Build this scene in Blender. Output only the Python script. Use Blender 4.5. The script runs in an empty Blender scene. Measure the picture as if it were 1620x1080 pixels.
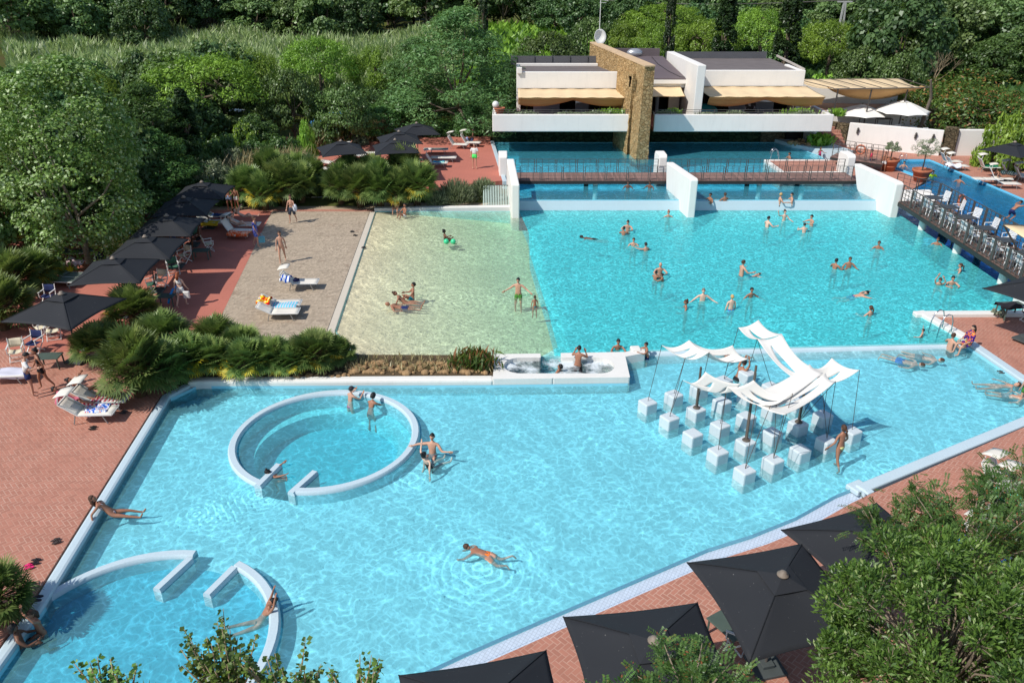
import bpy, bmesh, math, random
import numpy as np
from mathutils import Vector, Matrix, Euler
from mathutils.geometry import tessellate_polygon
R = math.radians
rnd = random.Random(7)
S = bpy.context.scene
# ---------------------------------------------------------------- camera, world, sun
H = 15.3
PITCH = R(26)
cam_d = bpy.data.cameras.new('camera'); cam_d.lens = 28.0; cam_d.sensor_width = 36.0; cam_d.clip_end = 3000; cam_d.clip_start = .2
cam = bpy.data.objects.new('camera', cam_d); S.collection.objects.link(cam)
cam.location = (0, 0, H); cam.rotation_euler = (R(90) - PITCH, 0, 0); S.camera = cam
SUN_EL, SUN_AZ = R(48), R(33)            # shadows fall towards +x, turned SUN_AZ towards +y
sx, sy = -math.cos(SUN_AZ), -math.sin(SUN_AZ)
W = bpy.data.worlds.new('World'); S.world = W; W.use_nodes = True
nt = W.node_tree; nt.nodes.clear()
sky = nt.nodes.new('ShaderNodeTexSky'); sky.sky_type = 'NISHITA'; sky.sun_disc = False
sky.sun_elevation = SUN_EL; sky.sun_rotation = math.atan2(sx, sy); sky.air_density = 1.0; sky.dust_density = .6
bg = nt.nodes.new('ShaderNodeBackground'); bg.inputs[1].default_value = .12
wo = nt.nodes.new('ShaderNodeOutputWorld'); nt.links.new(sky.outputs[0], bg.inputs[0]); nt.links.new(bg.outputs[0], wo.inputs[0])
sd = bpy.data.lights.new('sun', 'SUN'); sd.energy = 3.9; sd.angle = R(.5); sd.color = (1, .95, .87)
so = bpy.data.objects.new('sun', sd); S.collection.objects.link(so)
dv = Vector((math.cos(SUN_EL) * -sx, math.cos(SUN_EL) * -sy, -math.sin(SUN_EL)))
so.rotation_euler = dv.to_track_quat('-Z', 'Y').to_euler()
so.location = (-30, -20, 60)
S.view_settings.view_transform = 'Standard'; S.view_settings.look = 'None'
S.view_settings.exposure = 0.13; S.view_settings.gamma = 1.0
S.render.engine = 'CYCLES'
S.cycles.max_bounces = 6; S.cycles.diffuse_bounces = 2; S.cycles.glossy_bounces = 2; S.cycles.transmission_bounces = 3
S.cycles.transparent_max_bounces = 10; S.cycles.caustics_reflective = False; S.cycles.caustics_refractive = False
S.cycles.sample_clamp_indirect = 4

# ---------------------------------------------------------------- helpers
def at(px, py, z=0.0):
    """world point at height z seen at pixel px,py of the 1620x1080 photograph"""
    f = 1260.; c, s = math.cos(PITCH), math.sin(PITCH)
    x = (px - 810) / f; y = (540 - py) / f
    t = (H - z) / (s - y * c)
    return Vector((x * t, (c + y * s) * t, z))
def aty(px, py, Y):
    f = 1260.; c, s = math.cos(PITCH), math.sin(PITCH)
    x = (px - 810) / f; y = (540 - py) / f
    t = Y / (c + y * s)
    return Vector((x * t, Y, H + (y * c - s) * t))

class MB:
    """collects shapes, links them as ONE mesh object"""
    def __init__(s): s.v = []; s.f = []; s.m = []
    def add(s, vs, fs, mi=0):
        b = len(s.v); s.v += [tuple(v) for v in vs]; s.f += [tuple(i + b for i in f) for f in fs]; s.m += [mi] * len(fs); return s
    def box(s, c, d, rz=0, mi=0, rot=None):
        M = rot if rot is not None else Matrix.Rotation(rz, 3, 'Z')
        vs = [M @ Vector((x * d[0] / 2, y * d[1] / 2, z * d[2] / 2)) + Vector(c) for x in (-1, 1) for y in (-1, 1) for z in (-1, 1)]
        return s.add(vs, [(0, 1, 3, 2), (4, 6, 7, 5), (0, 4, 5, 1), (2, 3, 7, 6), (0, 2, 6, 4), (1, 5, 7, 3)], mi)
    def bar(s, a, b, w, h=None, mi=0):
        """square bar from a to b"""
        a, b = Vector(a), Vector(b); h = h or w; d = (b - a)
        if d.length < 1e-6: return s
        q = d.to_track_quat('X', 'Z').to_matrix()
        return s.box((a + b) / 2, (d.length, w, h), rot=q, mi=mi)
    def tube(s, path, r, n=8, mi=0, cap=True):
        path = [Vector(p) for p in path]; rs = r if isinstance(r, (list, tuple)) else [r] * len(path)
        vs = []; fs = []; up = None
        for i, p in enumerate(path):
            d = (path[min(i + 1, len(path) - 1)] - path[max(i - 1, 0)])
            if d.length < 1e-7: d = Vector((0, 0, 1))
            d.normalize()
            if up is None:
                up = Vector((0, 0, 1)) if abs(d.z) < .9 else Vector((1, 0, 0))
            x = d.cross(up)
            if x.length < 1e-4: x = d.cross(Vector((0, 1, 0)))
            x.normalize(); y = x.cross(d).normalized(); up = y
            for k in range(n):
                a = 2 * math.pi * k / n
                vs.append(p + (x * math.cos(a) + y * math.sin(a)) * rs[i])
        for i in range(len(path) - 1):
            for k in range(n):
                k2 = (k + 1) % n
                fs.append((i * n + k, i * n + k2, (i + 1) * n + k2, (i + 1) * n + k))
        if cap: fs.append(tuple(range(n - 1, -1, -1))); fs.append(tuple((len(path) - 1) * n + k for k in range(n)))
        return s.add(vs, fs, mi)
    def lathe(s, prof, c=(0, 0, 0), n=20, mi=0):
        vs = []; fs = []
        for r, z in prof:
            for k in range(n):
                a = 2 * math.pi * k / n; vs.append((c[0] + r * math.cos(a), c[1] + r * math.sin(a), c[2] + z))
        for i in range(len(prof) - 1):
            for k in range(n):
                k2 = (k + 1) % n; fs.append((i * n + k, i * n + k2, (i + 1) * n + k2, (i + 1) * n + k))
        fs.append(tuple(range(n - 1, -1, -1))); fs.append(tuple((len(prof) - 1) * n + k for k in range(n)))
        return s.add(vs, fs, mi)
    def prism(s, poly, z0, z1, mi=0, holes=(), bottom=False, sides=True):
        """poly (ccw) extruded z0..z1"""
        loops = [[Vector((p[0], p[1], 0)) for p in poly]] + [[Vector((p[0], p[1], 0)) for p in h] for h in holes]
        flat = [p for l in loops for p in l]
        tris = tessellate_polygon(loops)
        up = []
        for t in tris:
            a, b, c = (flat[i] for i in t)
            up.append(t if (b - a).cross(c - a).z > 0 else (t[0], t[2], t[1]))
        s.add([(p.x, p.y, z1) for p in flat], up, mi)
        if bottom: s.add([(p.x, p.y, z0) for p in flat], [(t[0], t[2], t[1]) for t in up], mi)
        if sides:
            for l in loops:
                n = len(l); vs = [(p.x, p.y, z0) for p in l] + [(p.x, p.y, z1) for p in l]
                s.add(vs, [(i, (i + 1) % n, n + (i + 1) % n, n + i) for i in range(n)], mi)
        return s
    def sphere(s, c, r, n=12, m=8, mi=0):
        r = r if isinstance(r, (list, tuple, Vector)) else (r, r, r); vs = []; fs = []
        for j in range(1, m):
            t = math.pi * j / m
            for k in range(n):
                a = 2 * math.pi * k / n
                vs.append((c[0] + r[0] * math.sin(t) * math.cos(a), c[1] + r[1] * math.sin(t) * math.sin(a), c[2] + r[2] * math.cos(t)))
        for j in range(m - 2):
            for k in range(n):
                k2 = (k + 1) % n; fs.append((j * n + k, (j + 1) * n + k, (j + 1) * n + k2, j * n + k2))
        b = len(vs); vs += [(c[0], c[1], c[2] + r[2]), (c[0], c[1], c[2] - r[2])]
        for k in range(n):
            k2 = (k + 1) % n; fs.append((b, k, k2)); fs.append((b + 1, (m - 2) * n + k2, (m - 2) * n + k))
        return s.add(vs, fs, mi)
    def grid(s, fn, nu, nv, mi=0):
        vs = [fn(i / nu, j / nv) for i in range(nu + 1) for j in range(nv + 1)]
        fs = [(i * (nv + 1) + j, (i + 1) * (nv + 1) + j, (i + 1) * (nv + 1) + j + 1, i * (nv + 1) + j + 1) for i in range(nu) for j in range(nv)]
        return s.add(vs, fs, mi)
    def build(s, name, mats, parent=None, smooth=False, bevel=0, solid=0, loc=None, recalc=False):
        me = bpy.data.meshes.new(name); me.from_pydata([tuple(v) for v in s.v], [], s.f)
        mats = mats if isinstance(mats, (list, tuple)) else [mats]
        for m in mats: me.materials.append(m)
        if len(mats) > 1: me.polygons.foreach_set('material_index', s.m)
        if recalc or solid:
            bm = bmesh.new(); bm.from_mesh(me)
            if solid:
                bmesh.ops.remove_doubles(bm, verts=bm.verts, dist=1e-4)
            bmesh.ops.recalc_face_normals(bm, faces=bm.faces); bm.to_mesh(me); bm.free()
        if smooth: me.polygons.foreach_set('use_smooth', [True] * len(me.polygons))
        me.update()
        o = bpy.data.objects.new(name, me); S.collection.objects.link(o)
        if parent: o.parent = parent
        if loc: o.location = loc
        if solid:
            md = o.modifiers.new('solid', 'SOLIDIFY'); md.thickness = solid; md.offset = 0
        if bevel:
            md = o.modifiers.new('bev', 'BEVEL'); md.width = bevel; md.segments = 2; md.limit_method = 'ANGLE'; md.angle_limit = R(40)
        return o

def tag(o, label=None, cat=None, group=None, kind=None):
    if label: o['label'] = label
    if cat: o['category'] = cat
    if group: o['group'] = group
    if kind: o['kind'] = kind
    return o
def empty(name, loc=(0, 0, 0), rz=0, label=None, cat=None, group=None):
    o = bpy.data.objects.new(name, None); S.collection.objects.link(o)
    o.location = loc; o.rotation_euler = (0, 0, rz); o.empty_display_size = .2
    return tag(o, label, cat, group)
def copy_tree(o, parent=None):
    c = o.copy(); S.collection.objects.link(c); c.parent = parent
    for ch in CH.get(o.name, None) or [x for x in o.children]:
        copy_tree(ch, c)
    return c
CH = {}
def place(o, loc, rz=0, sc=1, label=None, group=None):
    o.location = loc; o.rotation_euler = (0, 0, rz); o.scale = (sc, sc, sc) if not isinstance(sc, (tuple, list)) else sc
    if label: o['label'] = label
    if group: o['group'] = group
    return o
def ccw(p):
    a = sum(p[i][0] * p[(i + 1) % len(p)][1] - p[(i + 1) % len(p)][0] * p[i][1] for i in range(len(p)))
    return list(p) if a > 0 else list(p)[::-1]
def inpoly(x, y, p):
    r = False; n = len(p); j = n - 1
    for i in range(n):
        if (p[i][1] > y) != (p[j][1] > y) and x < (p[j][0] - p[i][0]) * (y - p[i][1]) / (p[j][1] - p[i][1]) + p[i][0]: r = not r
        j = i
    return r
def circle(cx, cy, r, n=48): return [(cx + r * math.cos(2 * math.pi * k / n), cy + r * math.sin(2 * math.pi * k / n)) for k in range(n)]

# ---------------------------------------------------------------- materials
def srgb(r, g, b):
    f = lambda c: ((c / 255 + .055) / 1.055) ** 2.4 if c > 10 else c / 255 / 12.92
    return (f(r), f(g), f(b), 1)
class NT:
    def __init__(s, name):
        s.mat = bpy.data.materials.new(name); s.mat.use_nodes = True; s.t = s.mat.node_tree; s.t.nodes.clear()
        s.out = s.n('ShaderNodeOutputMaterial')
    def n(s, typ, **kw):
        x = s.t.nodes.new(typ)
        for k, v in kw.items(): setattr(x, k, v)
        return x
    def l(s, a, b): s.t.links.new(a, b)
    def setin(s, node, **kw):
        for k, v in kw.items():
            i = node.inputs[k.replace('_', ' ')]
            if isinstance(v, bpy.types.NodeSocket): s.l(v, i)
            else: i.default_value = v
    def math(s, op, a, b=None, c=None, clamp=False):
        x = s.n('ShaderNodeMath', operation=op); x.use_clamp = clamp
        for i, v in enumerate((a, b, c)):
            if v is None: continue
            if isinstance(v, bpy.types.NodeSocket): s.l(v, x.inputs[i])
            else: x.inputs[i].default_value = v
        return x.outputs[0]
    def pos(s, scale=(1, 1, 1), rz=0, obj=False):
        if obj: src = s.n('ShaderNodeTexCoord').outputs['Object']
        else: src = s.n('ShaderNodeNewGeometry').outputs['Position']
        m = s.n('ShaderNodeMapping'); m.inputs['Scale'].default_value = scale; m.inputs['Rotation'].default_value = (0, 0, rz); s.l(src, m.inputs[0])
        return m.outputs[0]
    def noise(s, vec, scale, detail=3, rough=.55, dist=0, col=False):
        x = s.n('ShaderNodeTexNoise'); s.l(vec, x.inputs['Vector']); x.inputs['Scale'].default_value = scale
        x.inputs['Detail'].default_value = detail; x.inputs['Roughness'].default_value = rough; x.inputs['Distortion'].default_value = dist
        return x.outputs['Color' if col else 'Fac']
    def ramp(s, fac, stops, interp='LINEAR'):
        x = s.n('ShaderNodeValToRGB'); s.l(fac, x.inputs[0]); e = x.color_ramp.elements; x.color_ramp.interpolation = interp
        while len(e) < len(stops): e.new(.5)
        for i, (p, c) in enumerate(stops): e[i].position = p; e[i].color = c if len(c) == 4 else (*c, 1)
        return x.outputs[0]
    def mix(s, fac, a, b, mode='MIX'):
        x = s.n('ShaderNodeMix', data_type='RGBA', blend_type=mode)
        for i, v in ((0, fac), (6, a), (7, b)):
            if isinstance(v, bpy.types.NodeSocket): s.l(v, x.inputs[i])
            else: x.inputs[i].default_value = v
        return x.outputs[2]
    def bump(s, h, strength=.3, dist=.02, normal=None):
        x = s.n('ShaderNodeBump'); s.l(h, x.inputs['Height']); x.inputs['Strength'].default_value = strength; x.inputs['Distance'].default_value = dist
        return x.outputs[0]
    def bsdf(s, color, rough=.7, bump=None, metal=0, spec=.5, **kw):
        b = s.n('ShaderNodeBsdfPrincipled')
        if isinstance(color, bpy.types.NodeSocket): s.l(color, b.inputs['Base Color'])
        else: b.inputs['Base Color'].default_value = color
        if isinstance(rough, bpy.types.NodeSocket): s.l(rough, b.inputs['Roughness'])
        else: b.inputs['Roughness'].default_value = rough
        b.inputs['Metallic'].default_value = metal; b.inputs['Specular IOR Level'].default_value = spec
        if bump is not None: s.l(bump, b.inputs['Normal'])
        for k, v in kw.items(): b.inputs[k].default_value = v
        s.l(b.outputs[0], s.out.inputs[0]); return b
def scl(c, k): return (c[0] * k, c[1] * k, c[2] * k, 1)
_mc = {}
def M(name, rgb, rough=.6, var=.12, vs=3.0, bump=.0, metal=0, spec=.4, obj=False, bs=None, bd=.02):
    """plain procedural material: base colour with soft tonal wear"""
    if name in _mc: return _mc[name]
    t = NT(name); c = srgb(*rgb); v = t.pos(obj=obj)
    n1 = t.noise(v, vs, 4, .6)
    col = t.ramp(n1, [(.25, scl(c, 1 - var)), (.75, scl(c, 1 + var * .6))])
    bm = t.bump(t.noise(v, bs or vs * 6, 3), bump, bd) if bump else None
    t.bsdf(col, rough, bm, metal, spec)
    _mc[name] = t.mat; return t.mat

# herringbone brick paving
def herring(name, unit, base, mort, rz=R(45), wet=True, mscale=.12):
    t = NT(name); p = t.pos((1 / unit, 1 / unit, 1), rz); sp = t.n('ShaderNodeSeparateXYZ'); t.l(p, sp.inputs[0])
    x, y = sp.outputs[0], sp.outputs[1]
    fx, fy = t.math('FLOOR', x), t.math('FLOOR', y); qx, qy = t.math('SUBTRACT', x, fx), t.math('SUBTRACT', y, fy)
    m = t.math('FLOORED_MODULO', t.math('SUBTRACT', fx, fy), 4.0)
    eq = lambda k: t.math('COMPARE', m, float(k), .1)
    a = t.math('ADD', qx, eq(1)); b = t.math('ADD', t.math('SUBTRACT', 1.0, qx), eq(0))
    c = t.math('ADD', qy, eq(2)); d = t.math('ADD', t.math('SUBTRACT', 1.0, qy), eq(3))
    mn = t.math('MINIMUM', t.math('MINIMUM', a, b), t.math('MINIMUM', c, d))
    joint = t.math('MULTIPLY', t.math('SUBTRACT', mscale, mn), 1 / mscale * 1.6, clamp=True)
    # brick identity for tone: shift second halves back
    ix = t.math('SUBTRACT', fx, eq(1)); iy = t.math('SUBTRACT', fy, eq(2))
    cv = t.n('ShaderNodeCombineXYZ'); t.l(ix, cv.inputs[0]); t.l(iy, cv.inputs[1])
    wn = t.n('ShaderNodeTexWhiteNoise'); t.l(cv.outputs[0], wn.inputs[0])
    W0 = t.pos()
    big = t.noise(W0, .35, 4, .6); mid = t.noise(W0, 2.2, 4, .65); fine = t.noise(W0, 30, 2)
    bc = t.mix(wn.outputs[0], scl(base, .86), scl(base, 1.12))
    bc = t.mix(t.math('MULTIPLY', big, .35), bc, scl(base, 1.35))
    jc = t.mix(mid, scl(mort, .75), scl(mort, 1.25))
    # pale worn mortar patches fade in and out
    jf = t.math('MULTIPLY', joint, t.ramp(t.noise(W0, .8, 4, .6), [(.4, (.35, .35, .35, 1)), (.6, (1, 1, 1, 1))]))
    col = t.mix(jf, bc, jc)
    st = t.ramp(t.noise(W0, 1.3, 5, .7, .6), [(.56, (0, 0, 0, 1)), (.64, (1, 1, 1, 1))])
    st2 = t.ramp(t.noise(W0, .17, 3, .6), [(.5, (0, 0, 0, 1)), (.6, (1, 1, 1, 1))])
    wetf = t.math('MULTIPLY', t.math('MULTIPLY', st, st2), .55)
    col = t.mix(wetf, col, scl(base, .45)) if wet else col
    col = t.mix(t.math('MULTIPLY', fine, .25), col, scl(base, .7))
    rough = t.math('SUBTRACT', .85, t.math('MULTIPLY', wetf, .6)) if wet else .85
    t.bsdf(col, rough, t.bump(t.math('MULTIPLY', joint, -1), .25, .01), spec=.3)
    return t.mat
BRICK = herring('brick_paving', .13, srgb(172, 118, 100), srgb(198, 160, 142))
# red concrete deck, thin dusty joints
def reddeck():
    t = NT('red_deck'); c = srgb(184, 114, 98); W0 = t.pos()
    n = t.noise(W0, .5, 5, .6); n2 = t.noise(W0, 3, 4, .7)
    col = t.mix(n, scl(c, .86), scl(c, 1.2)); col = t.mix(t.math('MULTIPLY', n2, .35), col, scl(c, .8))
    sp = t.ramp(t.noise(W0, 5, 4, .75), [(.66, (0, 0, 0, 1)), (.7, (1, 1, 1, 1))]); m = t.ramp(t.noise(W0, .4, 2), [(.45, (0, 0, 0, 1)), (.6, (1, 1, 1, 1))])
    col = t.mix(t.math('MULTIPLY', t.math('MULTIPLY', sp, m), .5), col, scl(c, .5))
    br = t.n('ShaderNodeTexBrick'); t.l(t.pos((1, 1, 1), R(2)), br.inputs['Vector']); br.inputs['Scale'].default_value = 1.0
    br.inputs['Mortar Size'].default_value = .012; br.inputs['Brick Width'].default_value = .5; br.inputs['Row Height'].default_value = .25
    col = t.mix(t.math('MULTIPLY', br.outputs['Fac'], .25), col, scl(c, .55))
    t.bsdf(col, .85, t.bump(n2, .2, .01), spec=.25); return t.mat
RED = reddeck()
def gravel():
    t = NT('pebble_paving'); W0 = t.pos(); c = srgb(176, 160, 140)
    v = t.n('ShaderNodeTexVoronoi'); t.l(W0, v.inputs['Vector']); v.inputs['Scale'].default_value = 9
    col = t.mix(v.outputs['Color'], scl(c, .55), scl(c, 1.3)); sep = t.noise(W0, .6, 5, .65)
    col = t.mix(t.ramp(sep, [(.35, (0, 0, 0, 1)), (.7, (.8, .8, .8, 1))]), col, scl(c, .95))
    band = t.noise(t.pos((.25, 5, 1), R(1)), 2.0, 3, .6); col = t.mix(t.ramp(band, [(.5, (0, 0, 0, 1)), (.62, (.22, .22, .22, 1))]), col, scl(c, .45))
    st = t.ramp(t.noise(W0, .9, 5, .7, .5), [(.58, (0, 0, 0, 1)), (.7, (1, 1, 1, 1))])
    col = t.mix(t.math('MULTIPLY', st, .38), col, srgb(118, 84, 66))
    t.bsdf(col, .9, t.bump(v.outputs['Distance'], .5, .03), spec=.2); return t.mat
GRAV = gravel()
def plaster(name, rgb, streak=.25):
    t = NT(name); c = srgb(*rgb); W0 = t.pos()
    col = t.mix(t.noise(W0, .9, 5, .6), scl(c, .93), scl(c, 1.04))
    stn = t.ramp(t.noise(t.pos((2.5, 2.5, .35)), 1.2, 4, .7), [(.5, (0, 0, 0, 1)), (.78, (1, 1, 1, 1))])
    col = t.mix(t.math('MULTIPLY', stn, streak), col, scl(c, .72))
    t.bsdf(col, .75, t.bump(t.noise(W0, 14, 4), .12, .01), spec=.25); return t.mat
WHITE = plaster('white_plaster', (236, 232, 226)); COPE = plaster('white_coping', (226, 224, 218), .3)
def mosaic(name, rgb, tile=.05):
    t = NT(name); c = srgb(*rgb); W0 = t.pos((1, 1, 1))
    v = t.n('ShaderNodeTexVoronoi'); t.l(W0, v.inputs['Vector']); v.inputs['Scale'].default_value = 1 / tile * .5; v.inputs['Randomness'].default_value = .35
    col = t.mix(t.math('MULTIPLY', v.outputs['Distance'], .5), scl(c, 1.03), scl(c, .8))
    col = t.mix(t.math('MULTIPLY', t.noise(W0, 1.1, 5, .65), .6), col, scl(c, .82))
    t.bsdf(col, .4, t.bump(v.outputs['Distance'], .12, .01), spec=.4); return t.mat
PALE = mosaic('pale_mosaic', (196, 214, 222)); BLOCKM = mosaic('block_mosaic', (206, 216, 220))
def floorm(name, rgb, var=.06, blotch=None):
    t = NT(name); c = srgb(*rgb); W0 = t.pos()
    col = t.mix(t.noise(W0, .35, 4, .6), scl(c, 1 - var), scl(c, 1 + var))
    if blotch: col = t.mix(t.math('MULTIPLY', t.ramp(t.noise(W0, 1.1, 5, .6), [(.5, (0, 0, 0, 1)), (.75, (1, 1, 1, 1))]), .3), col, blotch)
    t.bsdf(col, .6, spec=.1); return t.mat
LFLOOR = floorm('shallow_pool_floor', (150, 216, 232)); DFLOOR = floorm('deep_pool_floor', (120, 214, 226)); TFLOOR = floorm('turquoise_pool_floor', (168, 238, 242))
SFLOOR = floorm('sandy_pool_floor', (240, 226, 192), .05); BFLOOR = floorm('blue_pool_floor', (110, 205, 240))
STONEW = None
def stone(name, c1, c2, scale=3.0, gap=.05):
    t = NT(name); W0 = t.pos((1, 1, 1.3)); d = t.noise(W0, 2, 3, col=True); w = t.mix(.12, W0, d)
    v = t.n('ShaderNodeTexVoronoi'); t.l(w, v.inputs['Vector']); v.inputs['Scale'].default_value = scale
    e = t.n('ShaderNodeTexVoronoi', feature='DISTANCE_TO_EDGE'); t.l(w, e.inputs['Vector']); e.inputs['Scale'].default_value = scale
    sc = t.n('ShaderNodeSeparateColor'); t.l(v.outputs['Color'], sc.inputs[0])
    a, b = srgb(*c1), srgb(*c2)
    col = t.mix(sc.outputs[0], a, b); col = t.mix(t.math('MULTIPLY', t.noise(W0, 9, 4), .5), col, scl(a, .75))
    ed = t.ramp(e.outputs[0], [(0, (0, 0, 0, 1)), (gap * 2, (1, 1, 1, 1))])
    col = t.mix(t.math('MULTIPLY', t.math('SUBTRACT', 1, ed), .6), col, scl(a, .4))
    h = t.math('ADD', ed, t.math('MULTIPLY', t.noise(W0, 12, 3), .5))
    t.bsdf(col, .9, t.bump(h, .9, .08), spec=.15); return t.mat
STONE = stone('golden_stone', (176, 142, 96), (214, 182, 134), 4.5); RUBBLE = stone('dark_rubble', (92, 84, 66), (132, 116, 92), 3.5); MOSSY = stone('mossy_stone', (36, 58, 42), (74, 88, 62), 2.5)
WOODD = M('weathered_decking', (118, 96, 88), .8, .25, 2, .2); METAL = M('dull_metal', (92, 88, 84), .5, .15, 3, metal=.3); DARKM = M('charcoal_metal', (48, 46, 44), .5, .1, 4)
POLE = M('grey_pole', (86, 80, 76), .5, .1)
STEEL = M('polished_steel', (200, 204, 208), .2, .05, 2, metal=1)
def planks(name, rgb, w=.14, rz=0):
    t = NT(name); c = srgb(*rgb); p = t.pos((1 / w, 1, 1), rz); sp = t.n('ShaderNodeSeparateXYZ'); t.l(p, sp.inputs[0])
    fx = t.math('FLOOR', sp.outputs[0]); q = t.math('SUBTRACT', sp.outputs[0], fx)
    cv = t.n('ShaderNodeCombineXYZ'); t.l(fx, cv.inputs[0]); wn = t.n('ShaderNodeTexWhiteNoise'); t.l(cv.outputs[0], wn.inputs[0])
    col = t.mix(wn.outputs[0], scl(c, .75), scl(c, 1.2)); g = t.ramp(q, [(.0, (0, 0, 0, 1)), (.12, (1, 1, 1, 1))])
    col = t.mix(t.math('MULTIPLY', t.math('SUBTRACT', 1, g), .8), col, scl(c, .2))
    col = t.mix(t.math('MULTIPLY', t.noise(t.pos((2, 14, 1), rz), 2, 3), .4), col, scl(c, .7))
    t.bsdf(col, .85, t.bump(g, .4, .01), spec=.2); return t.mat
PLANK = planks('bridge_planks', (140, 112, 104)); 

# water: mirror-like ripple surface over a see-through body with bright caustic lines painted into its transparency colour
def water(name, tint, cell=.42, drift=.25, lines=.9, base=.86, ripple=.5, rings=(), fine=.35, stretch=(1, 1), rough=.04, milky=0, veil=0, vcol=(.3, .8, .85), vk=.55):
    t = NT(name); W0 = t.pos((stretch[0], stretch[1], 1)); P = t.pos()
    d1 = t.noise(W0, .55, 3, .5, col=True); w = t.mix(drift, W0, d1, 'ADD')
    d2 = t.noise(w, 2.1, 2, .5, col=True); w2 = t.mix(.16, w, d2, 'ADD')
    ringh = None
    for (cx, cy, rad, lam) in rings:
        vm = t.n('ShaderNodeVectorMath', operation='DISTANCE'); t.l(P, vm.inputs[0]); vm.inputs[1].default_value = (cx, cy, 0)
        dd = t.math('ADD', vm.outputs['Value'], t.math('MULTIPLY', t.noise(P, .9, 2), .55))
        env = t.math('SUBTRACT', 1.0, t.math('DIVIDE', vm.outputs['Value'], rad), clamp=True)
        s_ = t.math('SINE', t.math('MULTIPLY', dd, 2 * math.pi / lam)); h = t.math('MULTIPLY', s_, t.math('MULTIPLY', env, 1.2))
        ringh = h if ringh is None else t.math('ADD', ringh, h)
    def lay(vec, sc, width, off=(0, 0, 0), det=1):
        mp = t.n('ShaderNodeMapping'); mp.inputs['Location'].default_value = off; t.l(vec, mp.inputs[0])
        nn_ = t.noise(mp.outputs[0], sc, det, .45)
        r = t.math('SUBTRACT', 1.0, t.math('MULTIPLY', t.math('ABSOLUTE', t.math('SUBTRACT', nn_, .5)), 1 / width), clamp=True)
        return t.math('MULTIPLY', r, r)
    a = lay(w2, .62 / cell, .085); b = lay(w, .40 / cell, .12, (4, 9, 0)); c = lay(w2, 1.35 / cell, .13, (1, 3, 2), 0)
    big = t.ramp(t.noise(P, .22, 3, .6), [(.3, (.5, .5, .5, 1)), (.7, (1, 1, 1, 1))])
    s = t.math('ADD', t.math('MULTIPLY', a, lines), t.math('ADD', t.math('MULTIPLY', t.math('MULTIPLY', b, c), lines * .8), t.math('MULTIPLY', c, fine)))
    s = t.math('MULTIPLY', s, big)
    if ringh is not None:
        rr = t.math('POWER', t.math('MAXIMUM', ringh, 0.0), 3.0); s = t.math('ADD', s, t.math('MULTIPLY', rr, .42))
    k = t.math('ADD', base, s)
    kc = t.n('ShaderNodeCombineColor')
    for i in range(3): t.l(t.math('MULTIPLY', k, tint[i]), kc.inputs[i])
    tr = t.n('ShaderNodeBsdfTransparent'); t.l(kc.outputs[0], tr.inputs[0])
    h = t.math('ADD', t.noise(w, 2.2, 4, .6), t.math('MULTIPLY', t.noise(W0, 7, 3, .6), .35))
    if ringh is not None: h = t.math('ADD', h, t.math('MULTIPLY', ringh, .07))
    nb = t.bump(h, ripple, .12)
    gl = t.n('ShaderNodeBsdfGlossy'); gl.inputs['Roughness'].default_value = rough; t.l(nb, gl.inputs['Normal'])
    fr = t.n('ShaderNodeFresnel'); fr.inputs['IOR'].default_value = 1.33; t.l(nb, fr.inputs['Normal'])
    ms = t.n('ShaderNodeMixShader'); t.l(fr.outputs[0], ms.inputs[0]); t.l(tr.outputs[0], ms.inputs[1]); t.l(gl.outputs[0], ms.inputs[2])
    last = ms.outputs[0]
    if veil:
        dv_ = t.n('ShaderNodeBsdfDiffuse'); vc_ = t.n('ShaderNodeCombineColor'); kk = t.math('ADD', .80, t.math('MULTIPLY', s, vk))  # surface veil stands in for scattered light, caustic lines brighten its colour
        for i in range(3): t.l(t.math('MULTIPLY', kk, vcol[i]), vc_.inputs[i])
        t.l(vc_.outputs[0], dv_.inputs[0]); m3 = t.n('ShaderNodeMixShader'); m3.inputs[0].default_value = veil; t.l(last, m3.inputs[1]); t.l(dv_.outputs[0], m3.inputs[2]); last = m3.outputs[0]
    if milky:
        df = t.n('ShaderNodeBsdfDiffuse'); df.inputs[0].default_value = (.85, .92, .95, 1); m2 = t.n('ShaderNodeMixShader')
        t.l(t.math('MULTIPLY', t.ramp(t.noise(P, 1.1, 4, .6), [(.45, (0, 0, 0, 1)), (.62, (1, 1, 1, 1))]), milky), m2.inputs[0]); t.l(last, m2.inputs[1]); t.l(df.outputs[0], m2.inputs[2]); last = m2.outputs[0]
    # only the level top is a water surface; the buried sides of the body let light pass
    sn = t.n('ShaderNodeSeparateXYZ'); t.l(t.n('ShaderNodeNewGeometry').outputs['True Normal'], sn.inputs[0])
    clear = t.n('ShaderNodeBsdfTransparent'); m4 = t.n('ShaderNodeMixShader'); t.l(t.math('GREATER_THAN', t.math('ABSOLUTE', sn.outputs[2]), .5), m4.inputs[0]); t.l(clear.outputs[0], m4.inputs[1]); t.l(last, m4.inputs[2]); last = m4.outputs[0]
    t.l(last, t.out.inputs[0]); return t
def body(t, color, dens):
    """the water takes up red light with depth"""
    va = t.n('ShaderNodeVolumeAbsorption'); va.inputs[0].default_value = color; va.inputs[1].default_value = dens; t.l(va.outputs[0], t.out.inputs[1]); return t.mat
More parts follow.
